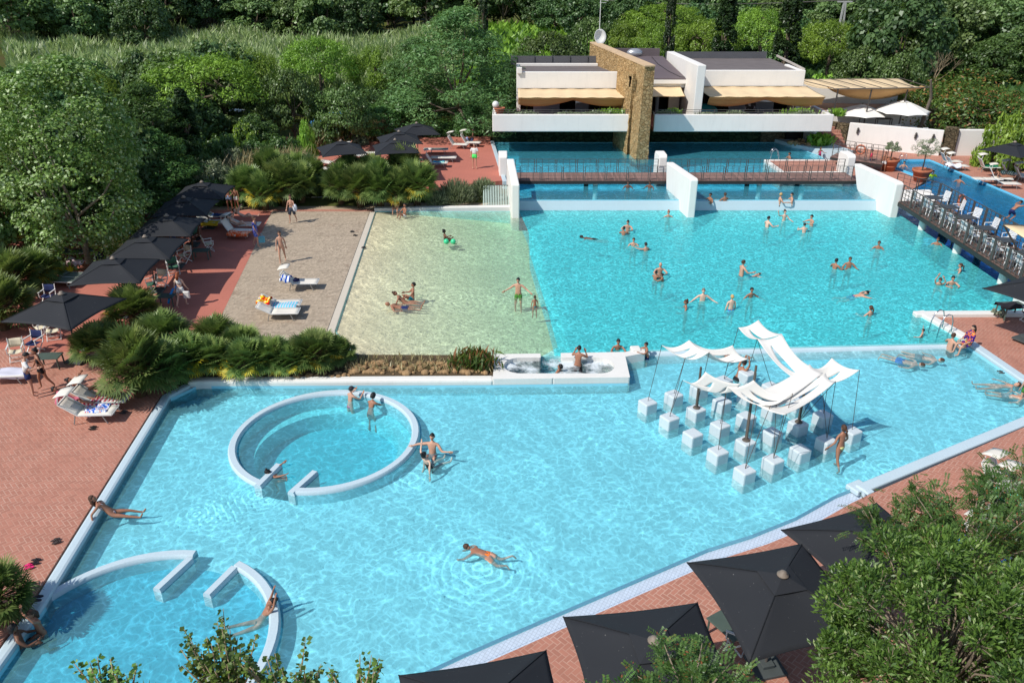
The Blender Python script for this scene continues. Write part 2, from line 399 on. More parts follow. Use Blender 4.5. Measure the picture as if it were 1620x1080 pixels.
# ================================================================ SETTING
LOW = [(-9.8, 8), (-12.0, 11), (-12.05, 15.5), (-12.95, 26.2), (-12.3, 27.15), (-.7, 27.25), (4.55, 27.4), (4.75, 29.9), (5.4, 30.05), (19.55, 30.8), (20.0, 27.6), (20.5, 25.95), (18.64, 24.8), (10.82, 20.6)] + [tuple(at(*q)[:2]) for q in ((1322, 787), (1259, 822), (1190, 850), (1120, 872), (985, 930), (850, 988), (740, 1036), (650, 1078))] + [(-9, 9.5)]
MID = [(-8.85, 50.15), (-7.8, 31.9), (-6.5, 29.6), (-.57, 29.45), (4.6, 29.6), (5.4, 30.05), (19.55, 30.8), (18.75, 33.8), (24.6, 33.9), (38, 34.2), (35.0, 46), (34.49, 52.3), (34.2, 56.4), (33.9, 59.3), (33.5, 63.9), (29.3, 63.9), (30.5, 57.2), (28.7, 55.4), (24.6, 51.0), (.3, 50.6), (.2, 50.2)]
UP = [(.4, 50.75), (24.2, 50.75), (24.3, 57.0), (24.4, 60.9), (24.4, 63.2), (23.0, 68.2), (-1.55, 68.2), (-.35, 54.8), (.3, 52)]
LOW, MID, UP = ccw(LOW), ccw(MID), ccw(UP)
ZM, ZU = .2, .8
ISL = ((-6.52, 23.62, 3.28), (-9.28, 14.2, 3.52))

def dist_poly(x, y, p):
    m = 1e9
    for i in range(len(p)):
        a, b = p[i], p[(i + 1) % len(p)]; dx, dy = b[0] - a[0], b[1] - a[1]
        t = max(0, min(1, ((x - a[0]) * dx + (y - a[1]) * dy) / (dx * dx + dy * dy)))
        m = min(m, math.hypot(x - a[0] - dx * t, y - a[1] - dy * t))
    return m
def hash2(x, y):
    return math.sin(x * .061 + 1.3) * math.cos(y * .047 + .4) + .5 * math.sin(x * .13 + y * .09 + 2)
def terr(x, y):
    """height of the natural ground"""
    h = .05 if y < 50 else .05 + (.75 if x < 22 else .12 if x < 44 else .75) * min(1, (y - 50) / 4)
    far = max(0, y - 84)
    h += .018 * far + 5.0 * max(0, min(1, (y - 150) / 120)) ** 1.3 * 2.6
    h += .12 * max(0, x - 40) * min(1, max(0, y - 45) / 30) + .03 * max(0, -x - 30) * min(1, max(0, y - 60) / 30)
    if y > 84: h += hash2(x, y) * min(2.2, (y - 84) * .03)
    return h
def gm():
    t = NT('ground_soil'); W0 = t.pos()
    n = t.noise(W0, .12, 5, .6); n2 = t.noise(W0, 1.6, 5, .7)
    col = t.ramp(n, [(.3, scl(srgb(96, 84, 58), 1)), (.5, srgb(84, 92, 44)), (.7, srgb(104, 118, 52))])
    col = t.mix(t.math('MULTIPLY', n2, .6), col, srgb(60, 58, 34))
    t.bsdf(col, .95, t.bump(n2, .6, .1), spec=.1); return t.mat
ter = MB(); step = 1.0
xs = [-420, -300, -220, -160, -120, -95, -75, -60, -50, -42, -36] + [-32 + i for i in range(78)] + [50, 58, 68, 80, 100, 130, 170, 230, 310, 420]
ys = [-30, -18, -10, -4, 0] + [3 + i for i in range(74)] + [80, 84, 89, 95, 102, 110, 120, 130, 142, 156, 172, 190, 210, 235, 265, 300, 350, 420, 520]
tv = []
for x in xs:
    for y in ys:
        z = terr(x, y)
        if -16 < x < 42 and 4 < y < 72:
            if any(inpoly(x, y, P) or dist_poly(x, y, P) < 1.25 for P in (LOW, MID, UP)): z = -3.6
        tv.append((x, y, z))
ny = len(ys)
ter.add(tv, [(i * ny + j, (i + 1) * ny + j, (i + 1) * ny + j + 1, i * ny + j + 1) for i in range(len(xs) - 1) for j in range(ny - 1)])
tag(ter.build('ground', gm(), smooth=True), kind='structure')

# ---- pool floors and sides
def struct(mb, name, mats, **k): return tag(mb.build(name, mats, **k), kind='structure')
inner = [circle(c[0], c[1], c[2] - .12, 56) for c in ISL]
LF = [p for p in LOW]
def in_any(p): return any(math.hypot(p[0] - c[0], p[1] - c[1]) < c[2] for c in ISL)
b = MB(); b.prism(LOW, -.34, -.34, holes=[inner[0]], sides=False)
n = len(LOW)
b.add([(p[0], p[1], -.34) for p in LOW] + [(p[0], p[1], .12) for p in LOW], [(i, (i + 1) % n, n + (i + 1) % n, n + i) for i in range(n)])
struct(b, 'shallow_pool', LFLOOR)
# second ring sits over the shallow floor with a raised pale bench, the first one is deeper
b = MB(); c = ISL[0]
b.prism(circle(c[0], c[1], c[2] - .1, 56), -1.15, -1.15, sides=False)
ring = lambda r, z: [(c[0] + r * math.cos(2 * math.pi * k / 56), c[1] + r * math.sin(2 * math.pi * k / 56), z) for k in range(56)]
for r0, z0, r1, z1 in ((c[2] - .1, -1.15, c[2] - .1, -.33), ):
    b.add(ring(r0, z0) + ring(r1, z1), [(k, (k + 1) % 56, 56 + (k + 1) % 56, 56 + k) for k in range(56)])
# bench round the inside, open on the near side
A0, A1 = -.55, 3.9
vs = []; m = 40
for k in range(m + 1):
    a = A0 + (A1 - A0) * k / m
    for r, z in ((c[2] - .3, -.5), (c[2] - .78, -.5), (c[2] - .8, -1.14)): vs.append((c[0] + r * math.cos(a), c[1] + r * math.sin(a), z))
b.add(vs, [(3 * k + j, 3 * k + j + 1, 3 * k + 4 + j, 3 * k + 3 + j) for k in range(m) for j in (0, 1)], 1)
struct(b, 'round_pool_basin', [floorm('round_floor', (80, 190, 208)), DFLOOR])
# turquoise pool: sandy beach sloping down, then painted floor, then deep blue part
def mid_depth(x, y):
    d = -.02 - max(0, (x + 8.6 - (50 - y) * .055)) * .075
    d = max(d, -1.05)
    return d
def split_poly(poly, f):
    """clip polygon to f(p)>=0 (Sutherland-Hodgman)"""
    out = []
    for i in range(len(poly)):
        a, q = poly[i], poly[(i + 1) % len(poly)]; fa, fq = f(a), f(q)
        if fa >= 0: out.append(a)
        if fa * fq < 0:
            t = fa / (fa - fq); out.append((a[0] + (q[0] - a[0]) * t, a[1] + (q[1] - a[1]) * t))
    return out
LX = [(.55, 49.6), (1.0, 46), (1.0, 42), (1.35, 38), (1.7, 34), (1.95, 30.4), (1.2, 29.3)]
def edge_x(y):
    L = sorted(LX, key=lambda p: p[1])
    if y <= L[0][1]: return L[0][0]
    for a, q in zip(L, L[1:]):
        if a[1] <= y <= q[1]: return a[0] + (q[0] - a[0]) * (y - a[1]) / (q[1] - a[1])
    return L[-1][0]
sand = MB(); NU, NV = 24, 40
def sf(u, v):
    y = 29.2 + (50.6 - 29.2) * v
    lx = -8.9 + (50.1 - y) * .0575 if y > 31.9 else -7.85 + (31.9 - y) * .56
    x = lx + (edge_x(y) - lx) * u
    return (x, y, ZM - .03 - (.85) * u ** 1.15)
sand.grid(sf, NU, NV); struct(sand, 'sandy_pool_floor', SFLOOR, smooth=True)
b = MB()
def sf2(u, v):
    y = 29.2 + (51.2 - 29.2) * v; return (edge_x(y) + 2.4 * u, y, ZM - .88 - .4 * u)
b.grid(sf2, 3, 30)
b.grid(lambda u, v: (3.2 + (19.5) * u, 29.2 + 22 * v, -1.08), 3, 3)
# fill between the curved edge and the flat part
b.add([(-2, 29.0, -1.1), (24.9, 29.0, -1.1), (24.9, 51.4, -1.1), (-2, 51.4, -1.1)], [(0, 1, 2, 3)])
b.add([(22.7, 29, -1.08), (24.9, 29, -1.08), (24.9, 51.4, -1.08), (22.7, 51.4, -1.08)], [(0, 1, 2, 3)])
n = len(MID)
b.add([(p[0], p[1], -1.1) for p in MID] + [(p[0], p[1], ZM + .03) for p in MID], [(i, (i + 1) % n, n + (i + 1) % n, n + i) for i in range(n) if not (max(MID[i][0], MID[(i + 1) % n][0]) > 24.6)])
struct(b, 'turquoise_pool', TFLOOR)
b = MB(); n = len(MID)
b.add([(24.9, 29.0, -2.3), (42, 29.0, -2.3), (42, 66, -2.3), (24.9, 66, -2.3)], [(0, 1, 2, 3)])
b.add([(24.9, 29.0, -2.3), (24.9, 52, -2.3), (24.9, 52, -1.1), (24.9, 29, -1.1)], [(0, 1, 2, 3)])
b.add([(p[0], p[1], -2.3) for p in MID] + [(p[0], p[1], ZM + .2) for p in MID], [(i, (i + 1) % n, n + (i + 1) % n, n + i) for i in range(n) if (max(MID[i][0], MID[(i + 1) % n][0]) > 24.6)])
struct(b, 'deep_pool', BFLOOR)
b = MB(); n = len(UP)
b.prism(UP, -.3, -.3, sides=False)
b.add([(p[0], p[1], -.3) for p in UP] + [(p[0], p[1], ZU + .03) for p in UP], [(i, (i + 1) % n, n + (i + 1) % n, n + i) for i in range(n)])
struct(b, 'upper_pool', floorm('upper_pool_floor', (130, 212, 230)))
# weir the upper pool spills over
b = MB()
b.add([(.45, 50.42, .1), (24.4, 50.42, .1), (24.4, 50.62, ZU - .04), (.45, 50.62, ZU - .04), (24.4, 50.95, ZU - .04), (.45, 50.95, ZU - .04), (24.4, 51.05, -.3), (.45, 51.05, -.3)],
      [(0, 1, 2, 3), (3, 2, 4, 5), (5, 4, 6, 7)])
b.add([(.45, 48.6, -1.075), (24.4, 48.6, -1.075), (24.4, 50.42, .1), (.45, 50.42, .1)], [(0, 1, 2, 3)], 1)
weir = struct(b, 'weir', [PALE, TFLOOR])

# ---- water bodies (closed boxes of absorbing water)
def body_mesh(poly, z, zb):
    b = MB(); b.prism(poly, zb, z, bottom=True); return b
RINGS_LOW = [(-.95, 17.1, 4.2, .30), (-8.0, 20.4, 2.6, .22), (-3.4, 21.3, 2.6, .25), (12.4, 21.9, 1.8, .22), (-9.6, 19.4, 1.6, .2), (-8.7, 26.4, 1.2, .2)]
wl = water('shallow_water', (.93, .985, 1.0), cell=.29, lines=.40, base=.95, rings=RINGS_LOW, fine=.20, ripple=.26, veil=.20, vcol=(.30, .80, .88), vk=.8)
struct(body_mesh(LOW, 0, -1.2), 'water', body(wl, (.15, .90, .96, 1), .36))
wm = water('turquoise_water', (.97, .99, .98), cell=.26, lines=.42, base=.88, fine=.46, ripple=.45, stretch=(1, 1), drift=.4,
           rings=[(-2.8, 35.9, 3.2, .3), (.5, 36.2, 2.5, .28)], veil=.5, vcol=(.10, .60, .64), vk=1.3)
MID_B = split_poly(MID, lambda p: p[0] - 24.9)
SPL = [(edge_x(y), y) for y in (49.6, 46, 42, 38, 34, 30.4)]
MID_S = ccw([(-8.85, 50.15), (-7.8, 31.9), (-6.5, 29.6), (-.57, 29.45), (1.2, 29.5)] + SPL[::-1] + [(.3, 50.55), (.2, 50.2)])
MID_A = ccw([(1.2, 29.5), (4.6, 29.6), (5.4, 30.05), (19.55, 30.8), (18.75, 33.8), (24.6, 33.9), (24.9, 33.92), (24.9, 51.3), (24.6, 51.0), (.3, 50.6)] + SPL)
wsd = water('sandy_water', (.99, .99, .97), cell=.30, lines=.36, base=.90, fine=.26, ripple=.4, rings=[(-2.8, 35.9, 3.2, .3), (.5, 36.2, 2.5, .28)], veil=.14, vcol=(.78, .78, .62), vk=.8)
struct(body_mesh(MID_S, ZM, -1.25), 'water', body(wsd, (.55, .93, .90, 1), .68))
struct(body_mesh(MID_A, ZM, -1.25), 'water', body(wm, (.17, .915, .955, 1), .52))
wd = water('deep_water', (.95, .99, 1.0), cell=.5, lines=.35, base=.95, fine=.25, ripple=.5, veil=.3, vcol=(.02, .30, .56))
struct(body_mesh(MID_B, ZM, -2.5), 'water', body(wd, (.05, .66, .9, 1), .40))
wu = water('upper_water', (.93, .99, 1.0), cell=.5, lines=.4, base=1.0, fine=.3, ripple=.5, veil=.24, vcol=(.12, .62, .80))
struct(body_mesh(UP, ZU, -.35), 'water', body(wu, (.14, .82, .93, 1), .28))
# thin sheet of water running down the weir
# overflow lip between turquoise and shallow pool
b = MB(); A_, B_ = Vector((5.3, 30.03, 0)), Vector((19.6, 30.82, 0)); dirv = (B_ - A_).normalized(); nv = Vector((-dirv.y, dirv.x, 0))
prof = [(-.22, -.45), (-.12, .03), (-.04, .15), (.04, .17), (.14, .12), (.2, -1.0)]
vs = []
for i in range(31):
    p = A_ + (B_ - A_) * i / 30
    for o_, z_ in prof: vs.append(p + nv * (o_ + .02 * math.sin(i * 1.7)) + Vector((0, 0, z_)))
m = len(prof); b.add(vs, [(i * m + j, (i + 1) * m + j, (i + 1) * m + j + 1, i * m + j + 1) for i in range(30) for j in range(m - 1)])
struct(b, 'overflow_lip', PALE, smooth=True)

# ---- copings round the pools
def coping(pts, w, z0, z1, name='pool_coping', mat=COPE, closed=False, bev=.05, side=1):
    """strip of stone along pts; side=1 lies right of travel"""
    b = MB(); P_ = [Vector((p[0], p[1], 0)) for p in pts]; n = len(P_); off = []
    for i, p in enumerate(P_):
        d1 = (P_[i] - P_[i - 1]).normalized() if (i > 0 or closed) else None
        d2 = (P_[(i + 1) % n] - P_[i]).normalized() if (i < n - 1 or closed) else None
        d = (d1 + d2).normalized() if d1 and d2 else (d1 or d2)
        nr = Vector((d.y, -d.x, 0)) * side
        k = 1 / max(.4, nr.dot(Vector(((d1 or d2).y, -(d1 or d2).x, 0)) * side))
        off.append(p + nr * w * k)
    vs = []
    for a, c_ in zip(P_, off): vs += [(a.x, a.y, z0), (a.x, a.y, z1), (c_.x, c_.y, z1), (c_.x, c_.y, z0)]
    fs = []
    for i in range(n - (0 if closed else 1)):
        j = (i + 1) % n
        for k in range(4): fs.append((4 * i + k, 4 * j + k, 4 * j + (k + 1) % 4, 4 * i + (k + 1) % 4))
    if not closed: fs += [(0, 1, 2, 3), (4 * n - 1, 4 * n - 2, 4 * n - 3, 4 * n - 4)]
    b.add(vs, fs)
    return struct(b, name, mat, bevel=bev, recalc=True)
coping([(-12.0, 9.0), (-12.05, 15.5), (-12.95, 26.2), (-12.45, 27.05)], .34, -.5, .24, side=-1, mat=PALE, bev=.09)
coping([(-12.6, 27.05), (-12.2, 27.15), (-.72, 27.27)], .42, -.45, .34, side=-1, bev=.1)
coping([(19.6, 30.85), (20.0, 27.6), (20.5, 25.95), (18.64, 24.8), (10.82, 20.6)], .40, -.45, .24, side=-1, mat=PALE)
coping([(5.0, 29.68), (5.4, 29.72)], .4, -.5, .44, side=-1)
coping([(19.55, 30.9), (18.75, 33.85)], .42, -1.1, .38, side=1); coping([(18.6, 33.85), (24.6, 33.95), (40, 34.3)], .40, -1.1, .383, side=1)
coping([(-8.86, 50.1), (-7.85, 31.9), (-6.6, 29.4)], .36, -.2, .24, side=1, bev=.03, mat=plaster('beach_kerb', (204, 194, 178), .3))
coping([(-8.95, 50.15), (.25, 50.6)], .42, -.5, .42, side=-1)
coping([(33.5, 63.9), (33.9, 59.3), (34.2, 56.4), (34.49, 52.3), (35, 46), (38, 34.2)], .35, -1, .3, side=-1, mat=mosaic('blue_edge', (120, 190, 222)), bev=.02)
coping([(30.35, 57.1), (29.2, 63.95), (33.5, 64.0)], .3, -1, .3, side=-1, mat=mosaic('blue_edge2', (120, 190, 222)), bev=.02)
coping([(-.35, 54.9), (-1.55, 68.2)], .3, 0, .98, side=-1, mat=PALE, bev=.03)
# infinity edge: sloped tiled channel along the near right side
b = MB(); E0, E1 = Vector((10.95, 20.66, 0)), Vector((-9.2, 9.4, 0)); dd = (E1 - E0).normalized(); nn = Vector((dd.y, -dd.x, 0)) * -1
if nn.y > 0: nn = -nn
nn = Vector((.466, -.885, 0))
P1 = [Vector((10.95, 20.68, 0))] + [at(*q) for q in ((1322, 787), (1259, 822), (1190, 850), (1120, 872), (985, 930), (850, 988), (740, 1036), (650, 1078))] + [Vector((-9, 9.5, 0))]
prof = [(.0, -.42), (.0, -.035), (.08, -.012), (.30, -.06), (.31, -.08), (.52, -.05), (.56, .12), (.62, .15)]
vs = []
for p in P1:
    for o_, z_ in prof: vs.append(p + nn * o_ + Vector((0, 0, z_)))
m = len(prof)
b.add(vs, [(i * m + j, (i + 1) * m + j, (i + 1) * m + j + 1, i * m + j + 1) for i in range(len(P1) - 1) for j in range(m - 1)])
def tiled(name, rgb, w):
    t = NT(name); c = srgb(*rgb); p = t.pos((1, 1, 1), R(28)); br = t.n('ShaderNodeTexBrick'); t.l(p, br.inputs['Vector'])
    br.offset = 0; br.inputs['Scale'].default_value = 1; br.inputs['Brick Width'].default_value = w; br.inputs['Row Height'].default_value = w; br.inputs['Mortar Size'].default_value = .008
    br.inputs['Color1'].default_value = scl(c, .95); br.inputs['Color2'].default_value = scl(c, 1.04); br.inputs['Mortar'].default_value = scl(c, .78)
    t.bsdf(br.outputs['Color'], .25, spec=.6); return t.mat
struct(b, 'overflow_channel', tiled('channel_tiles', (198, 212, 228), .09))
b = MB(); b.box((10.95, 20.62, .1), (.6, .5, .18), rz=R(28)); b.box((11.15, 20.3, .17), (.3, .2, .1), rz=R(28))
struct(b, 'channel_end', PALE, bevel=.04)

# ---- decks
D = MB(); D.prism(ccw([(-40, 6), (-11.6, 6), (-12.38, 11), (-12.42, 15.5), (-13.32, 26.2), (-13.15, 27.5), (-14.3, 29.5), (-22, 30.2), (-40, 31)]), -.6, .24)
struct(D, 'brick_deck', BRICK)
D = MB(); D.prism(ccw([(-40, 31), (-22, 30.2), (-14.3, 29.5), (-12.9, 30.6), (-13.32, 32.82), (-15.54, 50.0), (-30, 50.0), (-40, 49)]), -.6, .266)
struct(D, 'red_deck', RED)
D = MB(); D.prism(ccw([(-12.9, 30.6), (-13.32, 32.82), (-15.54, 50.0), (-9.2, 50.0), (-8.2, 31.9), (-7.2, 29.9), (-12.6, 29.6)]), -.6, .262)
struct(D, 'pebble_paving', GRAV)
D = MB(); D.prism(ccw([(-30, 50.0), (-9.0, 50.0), (-9.0, 50.45), (-30, 50.45)]), -.6, .275); struct(D, 'brick_border', BRICK)
D = MB(); D.prism(ccw([(-30, 50.45), (-9.0, 50.45), (-9.0, 50.55), (.2, 51.0), (.2, 52.6), (-30, 52.6)]), -.6, .27); struct(D, 'sandy_path', M('sandy_path', (176, 156, 130), .95, .2, 1.5, .4))
BEDM = M('planting_soil', (92, 76, 54), .95, .35, 2.5, .8, bd=.06)
D = MB(); D.prism(ccw([(-14.4, 29.4), (-13.2, 27.55), (-12.6, 27.48), (-.7, 27.68), (-.75, 29.4), (-6.4, 29.45), (-7.0, 29.9), (-12.6, 29.8), (-12.9, 30.6)]), -.6, .33); struct(D, 'planting_bed', BEDM)
D = MB(); D.prism(ccw([(-30, 52.6), (.15, 52.6), (-.4, 55.2), (-5.2, 53.4), (-14, 58), (-17, 64), (-30, 66)]), -.6, .42); struct(D, 'planting_bed', BEDM)
D = MB(); D.prism(ccw([(-5.2, 53.4), (-.65, 55.2), (-1.85, 68.2), (-1.9, 70), (-20, 70), (-22, 62), (-14.0, 58)]), -.3, .93); struct(D, 'terrace', RED)
# gravel footpath between the palms, climbing to the terrace
D = MB(); pp = [(-11.2, 52.5, .44), (-10.0, 52.5, .44), (-10.3, 55.5, .62), (-12.4, 59.5, .96), (-14.2, 61, .97), (-12.2, 56.5, .62)]
D.add(pp, [(0, 1, 2, 5), (5, 2, 3, 4)]); struct(D, 'footpath', M('pale_gravel', (206, 192, 164), .95, .15, 3, .3))
# low stone kerb along the path
for a, c_ in (((-17, 52.55), (-11.4, 52.6)), ((-9.9, 52.6), (-.6, 52.75))):
    D = MB(); nst = int((c_[0] - a[0]) / .42)
    for i in range(nst):
        x = a[0] + (c_[0] - a[0]) * (i + .5) / nst
        if rnd.random() < .85: D.box((x, a[1] + rnd.uniform(-.05, .05), .42), (.42 * rnd.uniform(.8, 1.1), .3, .22 * rnd.uniform(.8, 1.2)), rz=rnd.uniform(-.12, .12))
    struct(D, 'stone_kerb', M('pale_stone', (206, 200, 186), .9, .2, 4, .4), bevel=.03)
# right-hand decks
D = MB(); D.prism(ccw([(19.05, 34.2), (19.7, 31.0), (20.35, 27.7), (20.9, 25.95), (21, 25.7), (18.8, 24.4), (11.2, 20.2)] + [tuple((at(*q) + Vector((.466, -.885, 0)) * .58)[:2]) for q in ((1322, 787), (1259, 822), (1190, 850), (1120, 872), (985, 930), (850, 988), (740, 1036), (650, 1078))] + [(-8.7, 8.9), (-12, 6.5), (-12, -6), (60, -6), (60, 34.6), (38, 34.6), (24.6, 34.3)]), -.6, .2)
struct(D, 'brick_deck', BRICK)
D = MB(); D.prism(ccw([(24.75, 51.0), (24.6, 57), (24.7, 60.9), (24.7, 63.3), (25.4, 65.6), (27.0, 67.4), (29.0, 69.4), (36, 66), (44, 66), (60, 64), (60, 44), (38, 34.5), (35.3, 46), (34.8, 52.3), (34.5, 56.4), (34.2, 59.3), (33.8, 64.2), (29.0, 64.1), (30.1, 57.3), (28.6, 55.6)]), -.4, .32)
struct(D, 'brick_deck', BRICK)
# brick peninsula in the upper pool
D = MB(); D.prism(ccw([(19.75, 61.0), (24.5, 61.0), (24.3, 57.6), (19.75, 57.5)]), -.3, ZU + .17, mi=0)
struct(D, 'brick_peninsula', BRICK); coping([(24.3, 57.3), (19.55, 57.2), (19.4, 61.25), (24.4, 61.3)], .3, -.3, ZU + .2, side=1, bev=.03, name='peninsula_coping')
# white steps down to the deep pool
D = MB()
for i in range(6): D.box((27.4, 53.6 - i * .38, .42 - i * .14), (2.6, .4, .5), mi=0)
struct(D, 'pool_steps', WHITE, bevel=.02)

# ---- the two round islands: rounded rim on a wall, with two stub walls at the opening
def island(c, a0, a1, stubs, label, ztop=.13, name='round_pool_wall'):
    cx, cy, r = c; b = MB(); prof = [(r - .29, -1.15), (r - .29, .0), (r - .29, ztop - .06), (r - .24, ztop), (r - .05, ztop), (r, ztop - .06), (r, .0), (r + .02, -.45)]
    n = 64; m = len(prof); vs = []
    for k in range(n + 1):
        a = a0 + (a1 - a0) * k / n
        for q, z in prof: vs.append((cx + q * math.cos(a), cy + q * math.sin(a), z))
    b.add(vs, [(k * m + j, k * m + j + 1, (k + 1) * m + j + 1, (k + 1) * m + j) for k in range(n) for j in range(m - 1)])
    b.m = [1 if (i % (m - 1)) in (0, m - 2) else 0 for i in range(n * (m - 1))]
    b.add([vs[j] for j in range(m)], [tuple(range(m))]); b.add([vs[n * m + j] for j in range(m)], [tuple(range(m - 1, -1, -1))])
    for (p, q) in stubs:
        p, q = Vector((*p, 0)), Vector((*q, 0)); d = (q - p).normalized(); w = Vector((-d.y, d.x, 0)) * .13
        pr = [(-1, -1.1), (-1, ztop - .06), (-.7, ztop + .002), (.7, ztop + .002), (1, ztop - .06), (1, -1.1)]
        vv = [pt + w * o_ + Vector((0, 0, z_)) for pt in (p, q) for o_, z_ in pr]
        b.add(vv, [(j, j + 1, 7 + j, 6 + j) for j in range(5)] + [(0, 5, 4, 3, 2, 1), (6, 7, 8, 9, 10, 11)])
    o = b.build(name, [PALE, LFLOOR], smooth=True, recalc=True); tag(o, label, 'pool wall')
    md = o.modifiers.new('es', 'EDGE_SPLIT'); md.split_angle = R(50)
    return o
def ang(c, p): return math.atan2(p[1] - c[1], p[0] - c[0])
c = ISL[0]; g0, g1 = ang(c, (-8.15, 20.6)), ang(c, (-6.85, 20.2))
island(c, g1, g0 + 2 * math.pi, [((-8.08, 20.72), (-7.72, 21.9)), ((-6.93, 20.35), (-6.43, 21.5))], 'pale mosaic ring wall round the deeper circular pool, open between two stub walls')
c = ISL[1]; g0, g1 = ang(c, (-7.62, 17.15)), ang(c, (-8.95, 17.5))
island(c, g1, g0 + 2 * math.pi, [((-9.0, 17.35), (-9.45, 16.15)), ((-7.65, 17.0), (-8.05, 15.95))], 'pale mosaic ring wall in the near left corner, cut by the bottom of the photo')
b = MB(); b.prism(circle(ISL[1][0], ISL[1][1], ISL[1][2] - .3, 48), -.9, -.33, sides=False); struct(b, 'round_pool_floor', floorm('ring_floor', (70, 178, 208)))

# ---- whirlpool block at the end of the planting bed
b = MB()
def stad(cx0, cx1, cy, r, n=14):
    return [(cx1 + r * math.cos(a), cy + r * math.sin(a)) for a in [-math.pi / 2 + math.pi * k / n for k in range(n + 1)]] + [(cx0 + r * math.cos(a), cy + r * math.sin(a)) for a in [math.pi / 2 + math.pi * k / n for k in range(n + 1)]]
hole = stad(.35, 3.45, 28.42, .68)
gx0, gx1 = 1.18, 2.02
outer = ccw([(-.75, 27.27), (4.62, 27.42), (4.68, 29.62), (-.72, 29.42)])
# rim made of one slab with the opening cut by leaving a gap in its far edge
hl = []
for p in hole: hl.append(p)
left = [(-.75, 27.27), (1.6, 27.33), (1.6, 27.74)] + [p for p in hole if p[0] <= .36][::-1] + [(gx0, 29.10), (gx0, 29.48), (-.72, 29.42)]
right = [(1.6, 27.33), (4.62, 27.42), (4.68, 29.62), (gx1, 29.52), (gx1, 29.10)] + [p for p in hole if p[0] >= 3.44][::-1] + [(1.6, 27.74)]
b.prism(ccw(left), -.5, .37); b.prism(ccw(right), -.5, .3705)
wp = tag(b.build('whirlpool_rim', COPE, bevel=.05, recalc=True), 'white rimmed oblong whirlpool basin joining the bed to the turquoise pool', 'whirlpool')
b = MB(); b.prism(hole, -.45, -.45, sides=False); b.prism(ccw([(gx0, 29.0), (gx1, 29.0), (gx1, 29.7), (gx0, 29.7)]), -.45, -.449, sides=False); struct(b, 'whirlpool_floor', LFLOOR)
b = MB(); b.prism(hole, ZM + .004, ZM + .004, sides=False); b.prism(ccw([(gx0, 29.04), (gx1, 29.04), (gx1, 29.46), (gx0, 29.46)]), ZM + .004, ZM + .004, sides=False)
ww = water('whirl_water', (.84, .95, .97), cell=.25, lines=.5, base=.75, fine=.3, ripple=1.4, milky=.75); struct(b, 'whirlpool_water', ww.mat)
b = MB(); b.prism(ccw([(4.66, 29.20), (5.55, 29.55), (5.55, 29.95), (4.66, 29.62)]), -.5, .365); struct(b, 'pool_coping', COPE, bevel=.05)

# ---- white fin walls
def fin(pts, w, label, xs2):
    """side outline pts (y,z); xs2 = x at back and front"""
    b = MB(); n = len(pts); ymn = min(p[0] for p in pts); ymx = max(p[0] for p in pts)
    X = lambda y: xs2[1] + (xs2[0] - xs2[1]) * (y - ymn) / (ymx - ymn)
    vs = [(X(y) - w / 2, y, z) for y, z in pts] + [(X(y) + w / 2, y, z) for y, z in pts]
    b.add(vs, [tuple(range(n)), tuple(range(2 * n - 1, n - 1, -1))] + [(i, n + i, n + (i + 1) % n, (i + 1) % n) for i in range(n)])
    o = b.build('fin_wall', WHITE, bevel=.07, recalc=True); return tag(o, label, 'wall', 'white fin walls along the weir')
fin([(48.75, -.9), (48.75, 2.35), (54.0, 2.75), (54.6, -.2), (52, -.4)], .5, 'leftmost white fin wall beside the slatted gate', (-.15, .22))
fin([(48.9, -1.0), (48.9, 2.6), (49.1, 2.68), (54.1, 2.5), (53.6, .7), (51.2, -.3)], .5, 'white fin wall in the middle of the weir', (10.75, 11.35))
fin([(48.9, -1.0), (48.9, 2.35), (49.1, 2.45), (54.1, 2.4), (53.2, .9), (51.3, -.3)], .5, 'right white fin wall at the end of the bridge with chairs', (23.55, 24.2))
for cx, lb in ((-.62, 'short white upright slab at the left end of the wooden footbridge'), (10.75, 'short white upright slab behind the middle of the footbridge'), (24.15, 'short white upright slab at the right end of the footbridge')):
    b = MB(); pr = [(56.5, .0), (56.5, 2.25), (56.7, 2.42), (57.9, 2.42), (58.1, 2.2), (58.1, .0)]
    n = 6; vs = [(cx - .28 - .06 * (y - 56.5), y, z) for y, z in pr] + [(cx + .28, y, z) for y, z in pr]
    b.add(vs, [tuple(range(n)), tuple(range(2 * n - 1, n - 1, -1))] + [(i, n + i, n + (i + 1) % n, (i + 1) % n) for i in range(n)])
    tag(b.build('white_slab', WHITE, bevel=.06, recalc=True), lb, 'wall', 'white slabs behind the footbridge')

# ---- footbridges with rails
def railing(parent, pts, h=1.05, nb=4, spacing=1.45, r=.022, wide=None):
    """steel railing: posts and four wires/bars; one part"""
    b = MB()
    for a, c_ in zip(pts, pts[1:]):
        a, c_ = Vector(a), Vector(c_); L = (c_ - a).length; n = max(1, round(L / spacing)); d = (c_ - a) / n
        for i in range(n):
            p = a + d * (i + .04); q = a + d * (i + .96)
            for t_ in (p, q): b.bar(t_, t_ + Vector((0, 0, h)), r * 2.0)
            for k in range(2):
                m_ = p + (q - p) * (k + 1) / 3; b.bar(m_, m_ + Vector((0, 0, h)), r * .9)
            for k in range(nb + 1):
                z = h * (.12 + .88 * k / nb); b.bar(p + Vector((0, 0, z)), q + Vector((0, 0, z)), r * (1.4 if k == nb else .8))
    return b.build('railing', METAL, parent)
br = empty('footbridge', (0, 54.1, 1.2), 0, 'long wooden plank footbridge with thin steel rails crossing the upper pool', 'footbridge')
b = MB(); b.box((12.0, 1.05, .0), (23.4, 2.1, .10)); b.build('deck', PLANK, br)
b = MB()
for y in (-.02, 2.12): b.box((12, y, -.12), (23.4, .1, .2))
